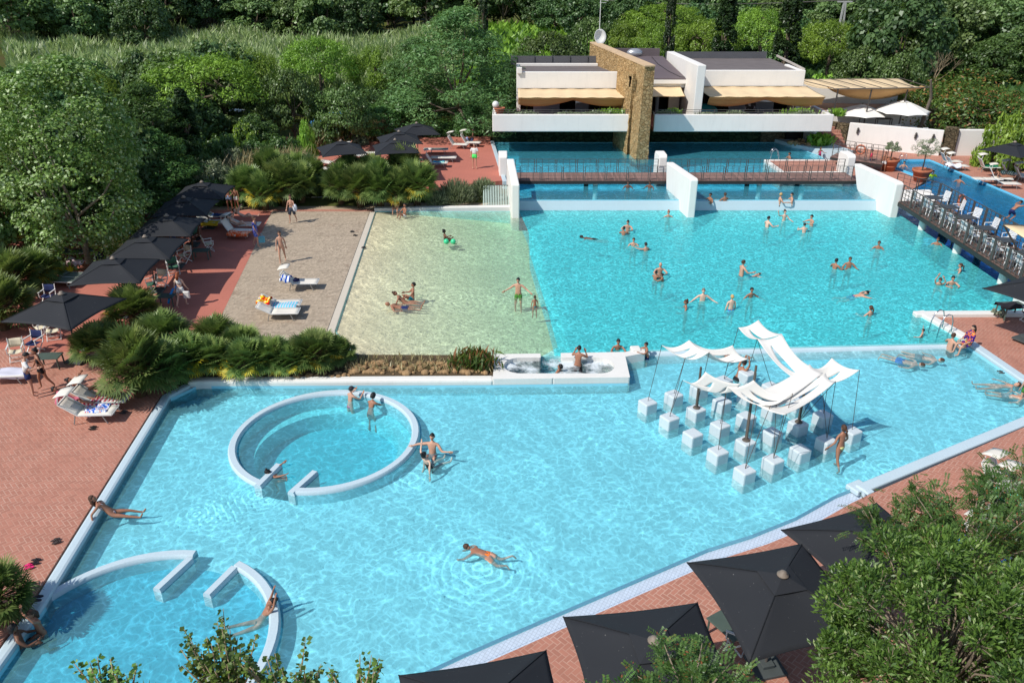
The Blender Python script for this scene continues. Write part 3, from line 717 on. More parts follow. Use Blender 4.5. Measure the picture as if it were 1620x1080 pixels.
for x in np.arange(1.5, 23.5, 2.6): b.box((x, 1.05, -.14), (.1, 2.0, .14))
b.build('beam', DARKM, br)
for px in (5.8, 17.2, 20.2):
    for dx in (0, ):
        b = MB(); b.lathe([(.17, -1.5), (.17, -.2)], (px, .45, 0), 12); b.build('pillar', WHITE, br); b = MB(); b.lathe([(.17, -1.5), (.17, -.2)], (px - .55 if px < 18 else px, 1.5, 0), 12); b.build('pillar', DARKM, br)
for y, x0, x1 in ((.02, .5, 10.9), (.02, 11.6, 23.4), (2.08, .2, 10.4), (2.08, 11.1, 23.6)): railing(br, [(x0, y, .05), (x1, y, .05)], h=.95)
b2 = empty('footbridge', (24.35, 34.5, 1.2), 0, 'dark footbridge lined with white chairs leading off the right edge', 'footbridge')
b = MB(); b.box((1.25, 7.2, .0), (2.5, 14.6, .10)); b.build('deck', planks('bridge_planks2', (112, 92, 84), .14, R(90)), b2)
b = MB()
for x in (0, 2.5): b.box((x, 7.2, -.12), (.1, 14.6, .24))
b.build('beam', DARKM, b2)
for y in (3.2, 7.8, 12.0):
    b = MB(); b.lathe([(.22, -4), (.22, -.2)], (.55, y, 0), 14); b.build('pillar', WHITE, b2)
    b = MB(); b.lathe([(.2, -4), (.2, -.2)], (2.2, y + .6, 0), 12); b.build('pillar', DARKM, b2)
railing(b2, [(0, 14.2, .05), (0, -.2, .05)], h=1.1, spacing=1.3, r=.03); railing(b2, [(2.5, 14.6, .05), (2.5, -.2, .05)], h=1.1, spacing=1.3, r=.03); railing(b2, [(.9, 17.2, .05), (2.5, 14.6, .05)], h=1.1)
b = MB(); b.box((24.9, 34.6, -.6), (1.6, 1.5, 3.5)); tag(b.build('bridge_pier', WHITE, bevel=.04), 'white block carrying the near end of the bridge with chairs', 'pier')
b3 = empty('footbridge', (25.6, 62.6, .95), R(-38), 'short gangway with rails leading from the stone steps to the potted olive trees', 'footbridge')
b = MB(); b.box((1.6, 0, 0), (3.9, 1.5, .1)); b.build('deck', PLANK, b3); b = MB(); b.box((1.6, .72, -.1), (3.9, .08, .2)); b.box((1.6, -.72, -.1), (3.9, .08, .2)); b.build('beam', DARKM, b3)
railing(b3, [(-.3, -.72, .05), (3.5, -.72, .05)], h=1.05); railing(b3, [(-.3, .72, .05), (3.5, .72, .05)], h=1.05)

# slatted pale gate/frame at the left fin
g = empty('slatted_frame', (-1.9, 50.85, .3), 0, 'sloping pale slatted cover standing beside the left fin wall', 'slatted frame')
b = MB()
for i in range(16): b.bar((.02 + i * .11, 0, .0), (.02 + i * .11, 1.5, 1.05), .055, .05)
b.build('slat_panel', M('pale_green_slats', (178, 196, 188), .6, .1), g)
b = MB(); b.bar((0, 1.5, 1.03), (1.75, 1.5, 1.03), .08); b.bar((0, .02, .05), (1.75, .02, .05), .08); b.bar((.05, 1.5, 0), (.05, 1.5, 1.0), .07); b.bar((1.7, 1.5, 0), (1.7, 1.5, 1.0), .07); b.build('frame', METAL, g)
# ================================================================ BUILDING AND WALLS
CREAM = M('beige_canvas', (226, 200, 160), .85, .08, 1.5); CREAMU = M('shaded_canvas', (206, 160, 104), .85, .08, 1.5)  # second canvas is the beige one with its underside shade put into the colour
ROOFG = M('grey_roofing', (112, 104, 102), .9, .2, .8, .2); LEAD = M('metal_roof', (104, 92, 94), .6, .12, .7)
def glassm(name, rgb):
    t = NT(name); b = t.bsdf(srgb(*rgb), .08, t.bump(t.noise(t.pos(), .6, 2), .04, .05), spec=.8); return t.mat
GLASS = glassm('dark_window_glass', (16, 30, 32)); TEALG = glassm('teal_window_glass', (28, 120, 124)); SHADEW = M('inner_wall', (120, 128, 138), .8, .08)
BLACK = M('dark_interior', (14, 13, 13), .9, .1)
WSTEEL = M('white_frame_metal', (220, 220, 216), .4, .04)
bd = empty('clubhouse', (12, 68.5, 2.8), 0, 'low white clubhouse with terrace overhanging the upper pool and beige awnings', 'building')
def part(mb, name, mats, parent=bd, **k):
    o = mb.build(name, mats, parent, **k); pl = parent.location; 
    if parent.parent is None and k.get('loc') is None:
        # built in world coordinates: shift into the thing's frame
        o.matrix_parent_inverse = Matrix.LocRotScale(pl, parent.rotation_euler, (1, 1, 1)).inverted()
    return o
# terrace slabs with thick white parapet
for x0, x1 in ((-1.55, 9.5), (11.2, 25.3)):
    b = MB(); b.box(((x0 + x1) / 2, 64.15, 3.22), (x1 - x0, .34, 1.32)); part(b, 'parapet', WHITE, bevel=.05)
    b = MB(); b.box(((x0 + x1) / 2, 67.4, 2.66), (x1 - x0 - .02, 6.2, .28)); part(b, 'terrace_slab', RED)
    rl = MB()
    for z in (4.05, 4.22): rl.bar((x0 + .1, 64.15, z), (x1 - .1, 64.15, z), .035)
    for x in np.arange(x0 + .1, x1, 1.15): rl.bar((x, 64.15, 3.87), (x, 64.15, 4.24), .04)
    part(rl, 'railing', METAL)
b = MB(); b.box((-1.4, 66, 3.3), (.3, 3.4, 1.15)); part(b, 'parapet', WHITE, bevel=.05)
b = MB(); b.box((25.15, 66.4, 3.2), (.3, 4.2, 1.3)); part(b, 'parapet', WHITE, bevel=.05)
# wall under the terrace
b = MB(); b.box((5, 69.0, 1.6), (13.2, .5, 2.1)); part(b, 'cellar_wall', MOSSY)
b = MB(); b.box((17.2, 69.0, 1.6), (10.8, .5, 2.1)); part(b, 'cellar_wall', MOSSY)
b = MB(); b.box((22.3, 68.8, 1.6), (2.2, .4, 2.1)); part(b, 'cellar_wall', RUBBLE)
b = MB(); b.box((23.9, 68.5, 1.65), (1.3, .2, 2.0)); dr = part(b, 'cellar_door', M('black_timber', (24, 20, 20), .7, .2, 6))
b = MB(); b.box((25.2, 68.2, 1.6), (.3, 2.4, 2.1)); part(b, 'cellar_wall', WHITE)
# left wing
b = MB(); b.box((4.9, 68.62, 5.85), (9.0, .35, 1.3)); b.box((.55, 71.5, 4.9), (.34, 5.6, 3.1)); b.box((4.9, 75.4, 4.6), (9, .3, 3.5)); part(b, 'wall', WHITE, bevel=.03)
b = MB(); b.add([(.7, 68.8, 6.32), (9.4, 68.8, 6.32), (9.4, 76, 6.12), (.3, 76, 6.12)], [(0, 1, 2, 3)]); part(b, 'roof', ROOFG)
b = MB(); b.box((4.2, 75.9, 6.55), (8.6, .12, .75))
for i in range(6): b.box((.4 + i * 1.6, 75.8, 6.55), (.06, .1, .8))
part(b, 'roof_screen', M('roof_screen', (92, 92, 96), .7, .15, 1))
b = MB(); b.box((.62, 68.5, 6.62), (.4, .5, .45)); part(b, 'chimney', WHITE, bevel=.02)
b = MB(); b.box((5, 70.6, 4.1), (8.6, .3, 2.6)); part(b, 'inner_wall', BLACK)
def window(x, y, z, w, h, glass=GLASS, fr=WSTEEL, bars=1, name='window'):
    f = MB(); t_ = .06
    for sx_ in (-1, 1): f.box((x + sx_ * (w / 2 - t_ / 2), y, z), (t_, .09, h))
    for sz in (-1, 1): f.box((x, y, z + sz * (h / 2 - t_ / 2)), (w - 2 * t_ - .004, .09, t_))
    for i in range(bars): f.box((x - w / 2 + w * (i + 1) / (bars + 1), y, z), (.05, .07, h - 2 * t_ - .004))
    o = part(f, name, fr)
    g = MB(); g.box((x, y + .02, z), (w - .1, .02, h - .1)); p = g.build('pane', glass, o); p.matrix_parent_inverse = Matrix.Translation(-Vector(bd.location)); o.matrix_parent_inverse = Matrix.Translation(-Vector(bd.location)); return o
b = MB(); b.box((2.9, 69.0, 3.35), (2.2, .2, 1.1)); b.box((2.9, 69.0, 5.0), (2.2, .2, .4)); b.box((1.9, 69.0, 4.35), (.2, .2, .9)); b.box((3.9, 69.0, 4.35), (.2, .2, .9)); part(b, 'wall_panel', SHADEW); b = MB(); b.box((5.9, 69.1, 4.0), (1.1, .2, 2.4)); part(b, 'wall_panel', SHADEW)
window(2.9, 69.0, 4.35, 1.8, .88, bars=1); window(7.4, 69.2, 4.1, 1.8, 2.3, TEALG, DARKM, 1); window(8.8, 69.2, 4.1, .9, 2.3, GLASS, DARKM, 0)
# middle link
b = MB(); b.box((12.6, 68.62, 5.72), (4.0, .3, .32)); b.box((12.6, 68.9, 5.4), (3.9, .3, .34)); part(b, 'wall', WHITE, bevel=.02)
b = MB(); b.add([(10.6, 68.5, 5.93), (14.4, 68.5, 5.93), (13.9, 77.5, 6.7), (9.0, 77.5, 6.7)], [(0, 1, 2, 3)]); b.box((11, 78.4, 6.9), (5.4, .2, .8)); part(b, 'roof', LEAD, solid=.08)
b = MB(); b.tube([(12.8, 77, 6.72), (12.9, 74, 6.46), (13.4, 71, 6.2), (14.0, 69.0, 6.03), (14.4, 68.9, 6.03)], .03, 6); part(b, 'roof_cable', DARKM)
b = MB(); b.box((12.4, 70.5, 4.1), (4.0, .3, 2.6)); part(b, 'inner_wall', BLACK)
b = MB(); b.box((13.7, 69.6, 4.1), (.9, .3, 2.5)); part(b, 'wall_panel', M('beige_wall', (190, 180, 168), .8, .08))
window(11.0, 69.3, 4.1, .7, 2.4, TEALG, DARKM, 0); b = MB(); b.lathe([(.16, 0), (.16, 2.6)], (12.3, 69.6, 2.8), 12); part(b, 'column', SHADEW)
# slanting white wall between link and right wing
b = MB(); pr = [(64.75, 2.8), (64.55, 7.5), (78, 7.1), (78, 2.8)]
vs = [(14.35 + (78 - y) * .0, y, z) for y, z in pr] + [(15.0, y, z) for y, z in pr]
b.add(vs, [(0, 1, 2, 3), (7, 6, 5, 4), (0, 4, 5, 1), (1, 5, 6, 2), (2, 6, 7, 3), (3, 7, 4, 0)]); part(b, 'fin_wall', WHITE, bevel=.04, recalc=True)
# right wing
b = MB(); b.box((19.6, 68.62, 6.0), (9.0, .35, 1.25)); b.box((24.0, 71.0, 4.7), (.34, 4.4, 3.7)); part(b, 'wall', WHITE, bevel=.03)
b = MB(); b.add([(15.1, 68.8, 6.5), (23.9, 68.8, 6.5), (24.6, 80, 6.25), (15.1, 80, 6.25)], [(0, 1, 2, 3)]); part(b, 'roof', ROOFG)
b = MB(); b.box((19.4, 80, 6.55), (9.6, .12, .6)); part(b, 'roof_screen', M('roof_screen', (92, 92, 96), .7, .15, 1))
b = MB(); b.bar((24.15, 69, 6.63), (25.2, 80, 6.5), .12, .16); part(b, 'gutter', M('pale_edge', (190, 180, 170), .7))
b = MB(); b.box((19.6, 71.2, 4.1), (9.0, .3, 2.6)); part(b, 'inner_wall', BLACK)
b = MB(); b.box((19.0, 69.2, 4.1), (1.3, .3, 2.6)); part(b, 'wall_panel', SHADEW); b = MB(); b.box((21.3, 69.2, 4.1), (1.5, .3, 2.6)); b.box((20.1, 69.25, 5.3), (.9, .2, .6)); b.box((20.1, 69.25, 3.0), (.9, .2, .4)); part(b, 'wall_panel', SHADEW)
def poster():
    t = NT('poster_print'); v = t.pos((1, 1, 1)); n = t.noise(v, 1.6, 3, .5, 1.2); t.bsdf(t.ramp(n, [(.50, srgb(26, 20, 26)), (.56, srgb(60, 52, 60)), (.62, srgb(190, 186, 190))]), .6); return t.mat
b = MB(); b.box((20.1, 69.13, 4.15), (.86, .04, 1.5)); part(b, 'poster', poster())
window(16.2, 69.2, 4.1, 2.2, 2.4, GLASS, DARKM, 1); b = MB(); b.sphere((15.9, 67.6, 3.4), (1.2, .5, .75), 16, 8); part(b, 'covered_counter', TEALG, smooth=True)
# awnings: a stretched canvas with sagging front edge on thin posts
def awning(x0, x1, yb, zb, yf, zf, nb, sag, posts, gid='left', skew=0):
    b = MB(); n = 48
    def top(u, v): return (x0 + (x1 - x0) * u + skew * v, yb + (yf - yb) * v, zb + (zf - zb) * v - .05 * math.sin(math.pi * v) + .02 * math.cos(u * nb * 2 * math.pi))
    b.grid(top, n, 4, 0)
    def val(u, v):
        s_ = abs(math.sin(math.pi * (u * nb / 4 + .25))) ; L_ = sag * (.35 + .65 * s_)
        return (x0 + (x1 - x0) * u + skew, yf + .55 * v + .15 * math.sin(math.pi * v), zf - .02 - L_ * v)
    b.grid(val, n, 3, 1)
    a = part(b, 'awning', [CREAM, CREAMU], smooth=True, solid=.012)
    f = MB()
    for i in range(nb + 1):
        x = x0 + (x1 - x0) * i / nb; f.bar((x, yb, zb + .05), (x + skew, yf, zf + .05), .045)
    f.bar((x0 + skew, yf - .03, zf + .04), (x1 + skew, yf - .03, zf + .04), .05)
    for x in posts: f.bar((x, yf + .05, 2.8), (x, yf + .05, zf), .07)
    q = f.build('awning_frame', METAL, a); q.matrix_parent_inverse = Matrix.Translation(-Vector(bd.location)); a.matrix_parent_inverse = Matrix.Translation(-Vector(bd.location))
awning(.5, 9.3, 68.4, 5.18, 65.4, 4.95, 6, .75, (.75, 4.1, 7.3, 9.2), 'left')
awning(15.2, 24.4, 68.4, 5.36, 65.3, 5.02, 6, .8, (15.6, 19.8, 24.2), 'right', skew=.5)
awning(10.5, 14.0, 68.9, 5.35, 66.6, 4.85, 2, .1, (), 'mid')
# planting and bits on the terrace
GREENP = M('planter_green', (70, 92, 44), .9, .35, 9, .6)
# golden stone wall, two leaves with a slit, two small openings
def stonewall(x0, y0, x1, y1, w, zb, zt, holes, taper):
    """leaf wall from (x0,y0) front to (x1,y1) back"""
    b = MB(); d = Vector((x1 - x0, y1 - y0, 0)); L = d.length; d.normalize(); nr = Vector((d.y, -d.x, 0))
    nu, nv = 40, 24; rr = random.Random(3)
    for side in (-1, 1):
        vs = []
        for i in range(nu + 1):
            for j in range(nv + 1):
                u = L * i / nu; z = zb + (zt - zb) * j / nv
                w_ = w / 2 + (zt - z) * taper * (1 if side > 0 else .4)
                ff = (zt - z) * .07 if i == 0 else 0
                edge = 1 if 0 < i < nu else .0
                p = Vector((x0, y0, 0)) + d * (u + ff) + nr * side * (w_ + rr.uniform(-.04, .04) * edge); vs.append((p.x, p.y, z))
        fs = [(i * (nv + 1) + j, (i + 1) * (nv + 1) + j, (i + 1) * (nv + 1) + j + 1, i * (nv + 1) + j + 1) for i in range(nu) for j in range(nv)
              if not any(a <= L * (i + .5) / nu <= a2 and z0 <= zb + (zt - zb) * (j + .5) / nv <= z1 for a, a2, z0, z1 in holes)]
        b.add(vs, fs if side > 0 else [f[::-1] for f in fs])
    A = [k for k in range(nv + 1)]; B = [(nu + 1) * (nv + 1) + k for k in range(nv + 1)]
    b.f += [(A[k], A[k + 1], B[k + 1], B[k]) for k in range(nv)]; b.m += [0] * nv
    e = nu * (nv + 1); b.f += [(e + k, e + (nu + 1) * (nv + 1) + k, e + (nu + 1) * (nv + 1) + k + 1, e + k + 1) for k in range(nv)]; b.m += [0] * nv
    for i in range(nu):
        a = i * (nv + 1) + nv; o_ = (nu + 1) * (nv + 1); b.f.append((a, a + nv + 1, a + nv + 1 + o_, a + o_)); b.m.append(0)
    # dark core behind the openings
    for a, a2, z0, z1 in holes:
        p = Vector((x0, y0, 0)) + d * ((a + a2) / 2); b.box((p.x, p.y, (z0 + z1) / 2), (w * .35, a2 - a + .6, z1 - z0 + .5), rz=math.atan2(d.y, d.x) - math.pi / 2, mi=1)
    return b
sw = empty('stone_wall', (10, 62, .8), 0, 'tall golden fieldstone wall cutting through the clubhouse and standing in the pool', 'wall')
b = stonewall(10.15, 61.5, 7.6, 78.5, .75, .5, 7.8, [(1.7, 2.4, 5.6, 6.5)], .02); o = part(b, 'wall', [STONE, BLACK], sw)
b = stonewall(9.55, 63.6, 8.9, 68.2, .6, .5, 7.0, [(.4, 1.1, 5.9, 6.7)], .03); o = part(b, 'wall', [STONE, BLACK], sw)
b = MB(); b.bar((10.15, 61.4, 7.83), (7.6, 78.5, 7.83), .8, .1); part(b, 'coping', M('sandstone_cap', (206, 176, 140), .85, .15, 2, .3), sw)
# antenna and dish
an = empty('satellite_dish', (7.95, 77.5, 7.85), 0, 'pale satellite dish on a tall aerial mast behind the stone wall', 'antenna')
b = MB(); b.bar((0, 0, 0), (0, 0, 3.9), .06); b.bar((-.1, 0, 3.7), (.7, 0, 3.55), .03); b.bar((-.1, 0, 3.45), (.5, 0, 3.4), .03)
for k in range(6): b.bar((.0 + k * .12, -.25, 3.7 - k * .02), (.0 + k * .12, .25, 3.7 - k * .02), .015)
b.build('mast', WSTEEL, an)
b = MB(); vs = [(0, 0, 0)]
for r in (1, 2, 3):
    for k in range(20):
        a = 2 * math.pi * k / 20; vs.append((.19 * r * math.cos(a), -.03 * r * r, .22 * r * math.sin(a)))
fs = [(0, 1 + k, 1 + (k + 1) % 20) for k in range(20)] + [(1 + 20 * r + k, 21 + 20 * r + k, 21 + 20 * r + (k + 1) % 20, 1 + 20 * r + (k + 1) % 20) for r in (0, 1) for k in range(20)]
b.add(vs, fs); o = b.build('dish', WSTEEL, an, smooth=True, solid=.02); o.location = (0, -.15, .55); o.rotation_euler = (R(-12), 0, R(15))
b = MB(); b.sphere((11.3, 77.6, 7.0), (.75, .5, .4), 16, 8); tag(b.build('roof_dome', M('galvanised', (190, 190, 192), .35, .1, 3, metal=.6), smooth=True), 'small metal dome on the roof behind the golden stone wall', 'roof vent')

# ---- right-hand retaining walls, steps, upper terrace
def wallseg(a, c_, z0, z1, w, mat, label, name='retaining_wall', bev=.04, cat='wall', group=None):
    b = MB(); a, c_ = Vector((*a, 0)), Vector((*c_, 0)); m = (a + c_) / 2
    b.box((m.x, m.y, (z0 + z1) / 2), ((c_ - a).length, w, z1 - z0), rz=math.atan2((c_ - a).y, (c_ - a).x)); return tag(b.build(name, mat, bevel=bev), label, cat, group)
wallseg((28.7, 68.9), (35.1, 65.6), .2, 2.35, .35, WHITE, 'long white retaining wall behind the potted olive trees')
o = wallseg((36.3, 65.7), (40.4, 65.6), .2, 2.4, .4, WHITE, 'shaded white retaining wall under the flowering shrubs at right')
for i in range(4):
    pass
b = MB(); b.box((35.75, 65.65, 1.35), (.85, .7, 2.5), rz=R(-8)); tag(b.build('stone_pillar', RUBBLE, bevel=.04), 'rough stone pillar between the two white retaining walls', 'pillar')
wallseg((27.4, 70.4), (28.75, 69.0), .2, 2.2, .6, RUBBLE, 'short rubble stone wall at the foot of the terrace steps', 'stone_wall')
D = MB(); D.prism(ccw([(28.6, 69.0), (35.2, 65.7), (40.3, 65.8), (43, 72), (27.6, 72.5)]), .3, 1.2); struct(D, 'upper_terrace', M('terrace_paving', (176, 140, 120), .9, .15, 1.5))
wallseg((27.6, 71.6), (36.0, 70.4), 1.1, 2.95, .3, WHITE, 'upper white parapet wall behind the white parasols')
D = MB(); D.prism(ccw([(25.4, 71.9), (36.2, 70.7), (38, 76), (25.4, 78)]), 1.5, 2.78); struct(D, 'upper_terrace', M('terrace_paving', (176, 140, 120), .9, .15, 1.5))
wallseg((25.6, 76.6), (35.4, 75.6), 2.7, 4.7, .3, WHITE, 'long white back wall under the beige sail canopy')
b = MB(); b.box((36.6, 70.4, 2.3), (1.1, .9, 1.8)); tag(b.build('stone_pillar', RUBBLE, bevel=.04), 'broad stone pillar at the right end of the upper white parapet', 'pillar')
b = MB()
for i in range(7): b.box((27.4 + .0 * i, 67.3 + i * .42, .4 + i * .22), (1.5, .5, .3))
tag(b.build('steps', BRICK, bevel=.02), 'brick steps climbing beside the rubble wall to the terrace', 'steps')
b = MB()
for i in range(5): b.box((41.8, 65.4 + i * .45, .6 + i * .22), (2.6, .5, .3))
tag(b.build('steps', M('pink_steps', (206, 160, 138), .9, .15, 2), bevel=.02), 'pinkish steps at the right end of the shaded white wall', 'steps')
# rock bed and pale edge at the right end of the upper pool
b = MB(); b.prism(ccw([(22.3, 68.3), (23.2, 66.4), (24.7, 64.5), (26.2, 63.6), (27.3, 63.9), (26.6, 66.5), (25, 68.3)]), 0, ZU + .28); struct(b, 'pool_coping', PALE, bevel=.05)
b = MB(); rr = random.Random(9)
for i in range(16): b.sphere((23.6 + rr.uniform(-.5, 1.6), 67.0 + rr.uniform(-1.2, .8), ZU + .35), (rr.uniform(.15, .4), rr.uniform(.15, .3), rr.uniform(.1, .25)), 7, 5)
tag(b.build('rockery', M('tan_rock', (168, 140, 104), .95, .3, 4, .5)), 'heap of tan rocks at the right end of the upper pool', 'rocks', kind='stuff')
# big sail canopy at right
cn = empty('sail_canopy', (29, 72, 2.8), 0, 'large beige sail canopy on leaning posts right of the clubhouse', 'canopy')
b = MB(); P00, P10, P11, P01 = Vector((25.6, 75.2, 5.0)), Vector((35.0, 75.0, 5.1)), Vector((34.6, 68.6, 5.25)), Vector((26.8, 68.9, 5.1))
def cs(u, v):
    p = (P00 * (1 - u) + P10 * u) * (1 - v) + (P01 * (1 - u) + P11 * u) * v; p.z -= .25 * math.sin(math.pi * v) * (.6 + .4 * math.cos(u * 12)); return p
b.grid(cs, 30, 8); 
def cs2(u, v):
    p = P01 * (1 - u) + P11 * u; return p + Vector((0, 1.5 * v, -.05 - 1.1 * v * math.sin(math.pi * min(1, u * 1.0)) ** .7))
b.grid(cs2, 30, 3, 1); part(b, 'canvas', [CREAM, CREAMU], cn, smooth=True, solid=.015)
b = MB()
for i in range(7): u = i / 6; b.bar(P00 * (1 - u) + P10 * u + Vector((0, 0, .06)), P01 * (1 - u) + P11 * u + Vector((0, 0, .06)), .05)
b.bar(P01, P11, .06)
for x, y in ((27.2, 68.9), (30, 68.9), (33, 68.9)): b.bar((x, y + .3, 1.9), (x, y, 5.1), .09)
part(b, 'canopy_frame', METAL, cn)
b = MB(); b.tube([(35.0, 69.4, 1.9), (35.1, 68.9, 4.4), (34.5, 68.4, 5.9)], [.16, .13, .09], 8); part(b, 'leaning_post', M('driftwood', (110, 100, 88), .9, .3, 6, .5), cn)
# wall lamps on the white retaining wall
for i, u in enumerate((.1, .72, .9)):
    p = Vector((28.7, 68.9, 0)).lerp(Vector((35.1, 65.6, 0)), u); b = MB(); b.box((p.x - .1, p.y - .24, 1.7), (.16, .12, .3)); b.sphere((p.x - .12, p.y - .32, 1.95), .1, 8, 6); b.bar((p.x - .1, p.y - .25, 1.5), (p.x - .1, p.y - .25, 2.05), .04)
    tag(b.build('wall_lamp', METAL), ('metal wall lamp at the left end of the long retaining wall', 'metal wall lamp near the right end of the long retaining wall, second from right', 'metal wall lamp next to the rough stone pillar')[i], 'lamp', 'wall lamps')
# ================================================================ VEGETATION
nrs = np.random.RandomState(11)
def leafmat(name, lo, hi, trans=.35, tip=None):
    """tone attribute picks between two leaf greens; each copy of a plant shifts a little"""
    t = NT(name); at_ = t.n('ShaderNodeAttribute'); at_.attribute_name = 'tone'; f = at_.outputs['Fac']
    oi = t.n('ShaderNodeObjectInfo').outputs['Random']
    lo, hi = srgb(*lo), srgb(*hi)
    stops = [(.0, scl(lo, 1)), (.8, scl(hi, 1))] + ([(1.0, srgb(*tip))] if tip else [])
    col = t.ramp(f, stops)
    hs = t.n('ShaderNodeHueSaturation'); t.l(col, hs.inputs['Color']); t.l(t.math('ADD', .485, t.math('MULTIPLY', oi, .03)), hs.inputs['Hue'])
    t.l(t.math('ADD', .8, t.math('MULTIPLY', oi, .4)), hs.inputs['Value'])
    d = t.n('ShaderNodeBsdfDiffuse'); t.l(hs.outputs[0], d.inputs[0]); r = t.n('ShaderNodeBsdfTranslucent')
    t.l(t.mix(.35, hs.outputs[0], srgb(150, 190, 60)), r.inputs[0])
    m = t.n('ShaderNodeMixShader'); m.inputs[0].default_value = trans; t.l(d.outputs[0], m.inputs[1]); t.l(r.outputs[0], m.inputs[2])
    g = t.n('ShaderNodeBsdfGlossy'); g.inputs['Roughness'].default_value = .42; g.inputs[0].default_value = (.8, .85, .8, 1)
    m2 = t.n('ShaderNodeMixShader'); m2.inputs[0].default_value = .035; t.l(m.outputs[0], m2.inputs[1]); t.l(g.outputs[0], m2.inputs[2])
    t.l(m2.outputs[0], t.out.inputs[0]); return t.mat
BARK = M('tree_bark', (104, 92, 78), .95, .3, 5, .7, obj=True); BARKP = M('pale_bark', (156, 146, 128), .9, .3, 5, .6, obj=True); TWIG = M('dry_twigs', (164, 146, 118), .9, .25, 6, obj=True)
L_PINE = leafmat('pine_foliage', (66, 98, 30), (142, 174, 64), .25)
L_OAK = leafmat('oak_foliage', (50, 72, 36), (106, 130, 70), .2)
L_DARK = leafmat('dark_foliage', (40, 70, 38), (92, 126, 62), .25)
L_FEATH = leafmat('feathery_foliage', (52, 92, 50), (124, 164, 100), .3)
L_POP = leafmat('poplar_foliage', (64, 96, 40), (134, 158, 82), .3, (172, 188, 140))
L_BRIGHT = leafmat('bright_foliage', (78, 120, 34), (156, 192, 74), .35)
L_CYP = leafmat('cypress_foliage', (22, 38, 20), (52, 72, 36), .1)
L_REED = leafmat('reed_foliage', (100, 138, 72), (176, 200, 132), .3, (190, 200, 160))
L_GREY = leafmat('olive_foliage', (84, 98, 70), (150, 160, 126), .2)
L_PALM = leafmat('fan_palm_foliage', (72, 98, 52), (154, 170, 96), .25, (196, 168, 50))
L_WOOD = leafmat('woodland_foliage', (58, 84, 46), (118, 144, 84), .25); L_WOOD2 = leafmat('woodland_foliage_dark', (46, 74, 44), (96, 126, 76), .25)  # woodland greens made lighter and bluer to stand in for distance haze
L_DRY = leafmat('dry_grass', (120, 104, 70), (186, 172, 128), .2)
L_RUST = leafmat('rusty_foliage', (50, 76, 34), (98, 122, 54), .25, (150, 104, 62))
L_BIG = leafmat('glossy_leaves', (36, 66, 26), (110, 142, 62), .25, (156, 172, 112))
L_PINN = leafmat('pinnate_foliage', (42, 74, 32), (96, 132, 66), .25, (150, 96, 60))

def unit(v): return v / np.maximum(1e-9, np.linalg.norm(v, axis=1, keepdims=True))
def leaves_obj(name, C, N, size, mat, aspect=.5, tone=None, parent=None, along=None, fold=False):
    """one diamond-shaped leaf per centre; N = facing direction, along = growth direction"""
    n = len(C); N = unit(N)
    A = unit(along) if along is not None else unit(nrs.normal(size=(n, 3)))
    A = unit(A - (A * N).sum(1, keepdims=True) * N); B = np.cross(N, A)
    sz = (np.asarray(size) * (.7 + .6 * nrs.rand(n)))[:, None]
    V = np.empty((n, 4, 3)); V[:, 0] = C - A * sz * .5; V[:, 2] = C + A * sz * .5
    mid = C + A * sz * .05; V[:, 1] = mid + B * sz * aspect * .5 + N * sz * .08; V[:, 3] = mid - B * sz * aspect * .5 + N * sz * .08
    me = bpy.data.meshes.new(name); me.vertices.add(n * 4); me.vertices.foreach_set('co', V.reshape(-1))
    me.loops.add(n * 4); me.loops.foreach_set('vertex_index', np.arange(n * 4, dtype=np.int32))
    me.polygons.add(n); me.polygons.foreach_set('loop_start', np.arange(0, n * 4, 4, dtype=np.int32)); me.polygons.foreach_set('loop_total', np.full(n, 4, dtype=np.int32))
    t = np.repeat(tone if tone is not None else nrs.rand(n), 4).astype(np.float32)
    a = me.attributes.new('tone', 'FLOAT', 'POINT'); a.data.foreach_set('value', t)
    me.materials.append(mat); me.update(calc_edges=True)
    o = bpy.data.objects.new(name, me); S.collection.objects.link(o)
    if parent: o.parent = parent
    return o
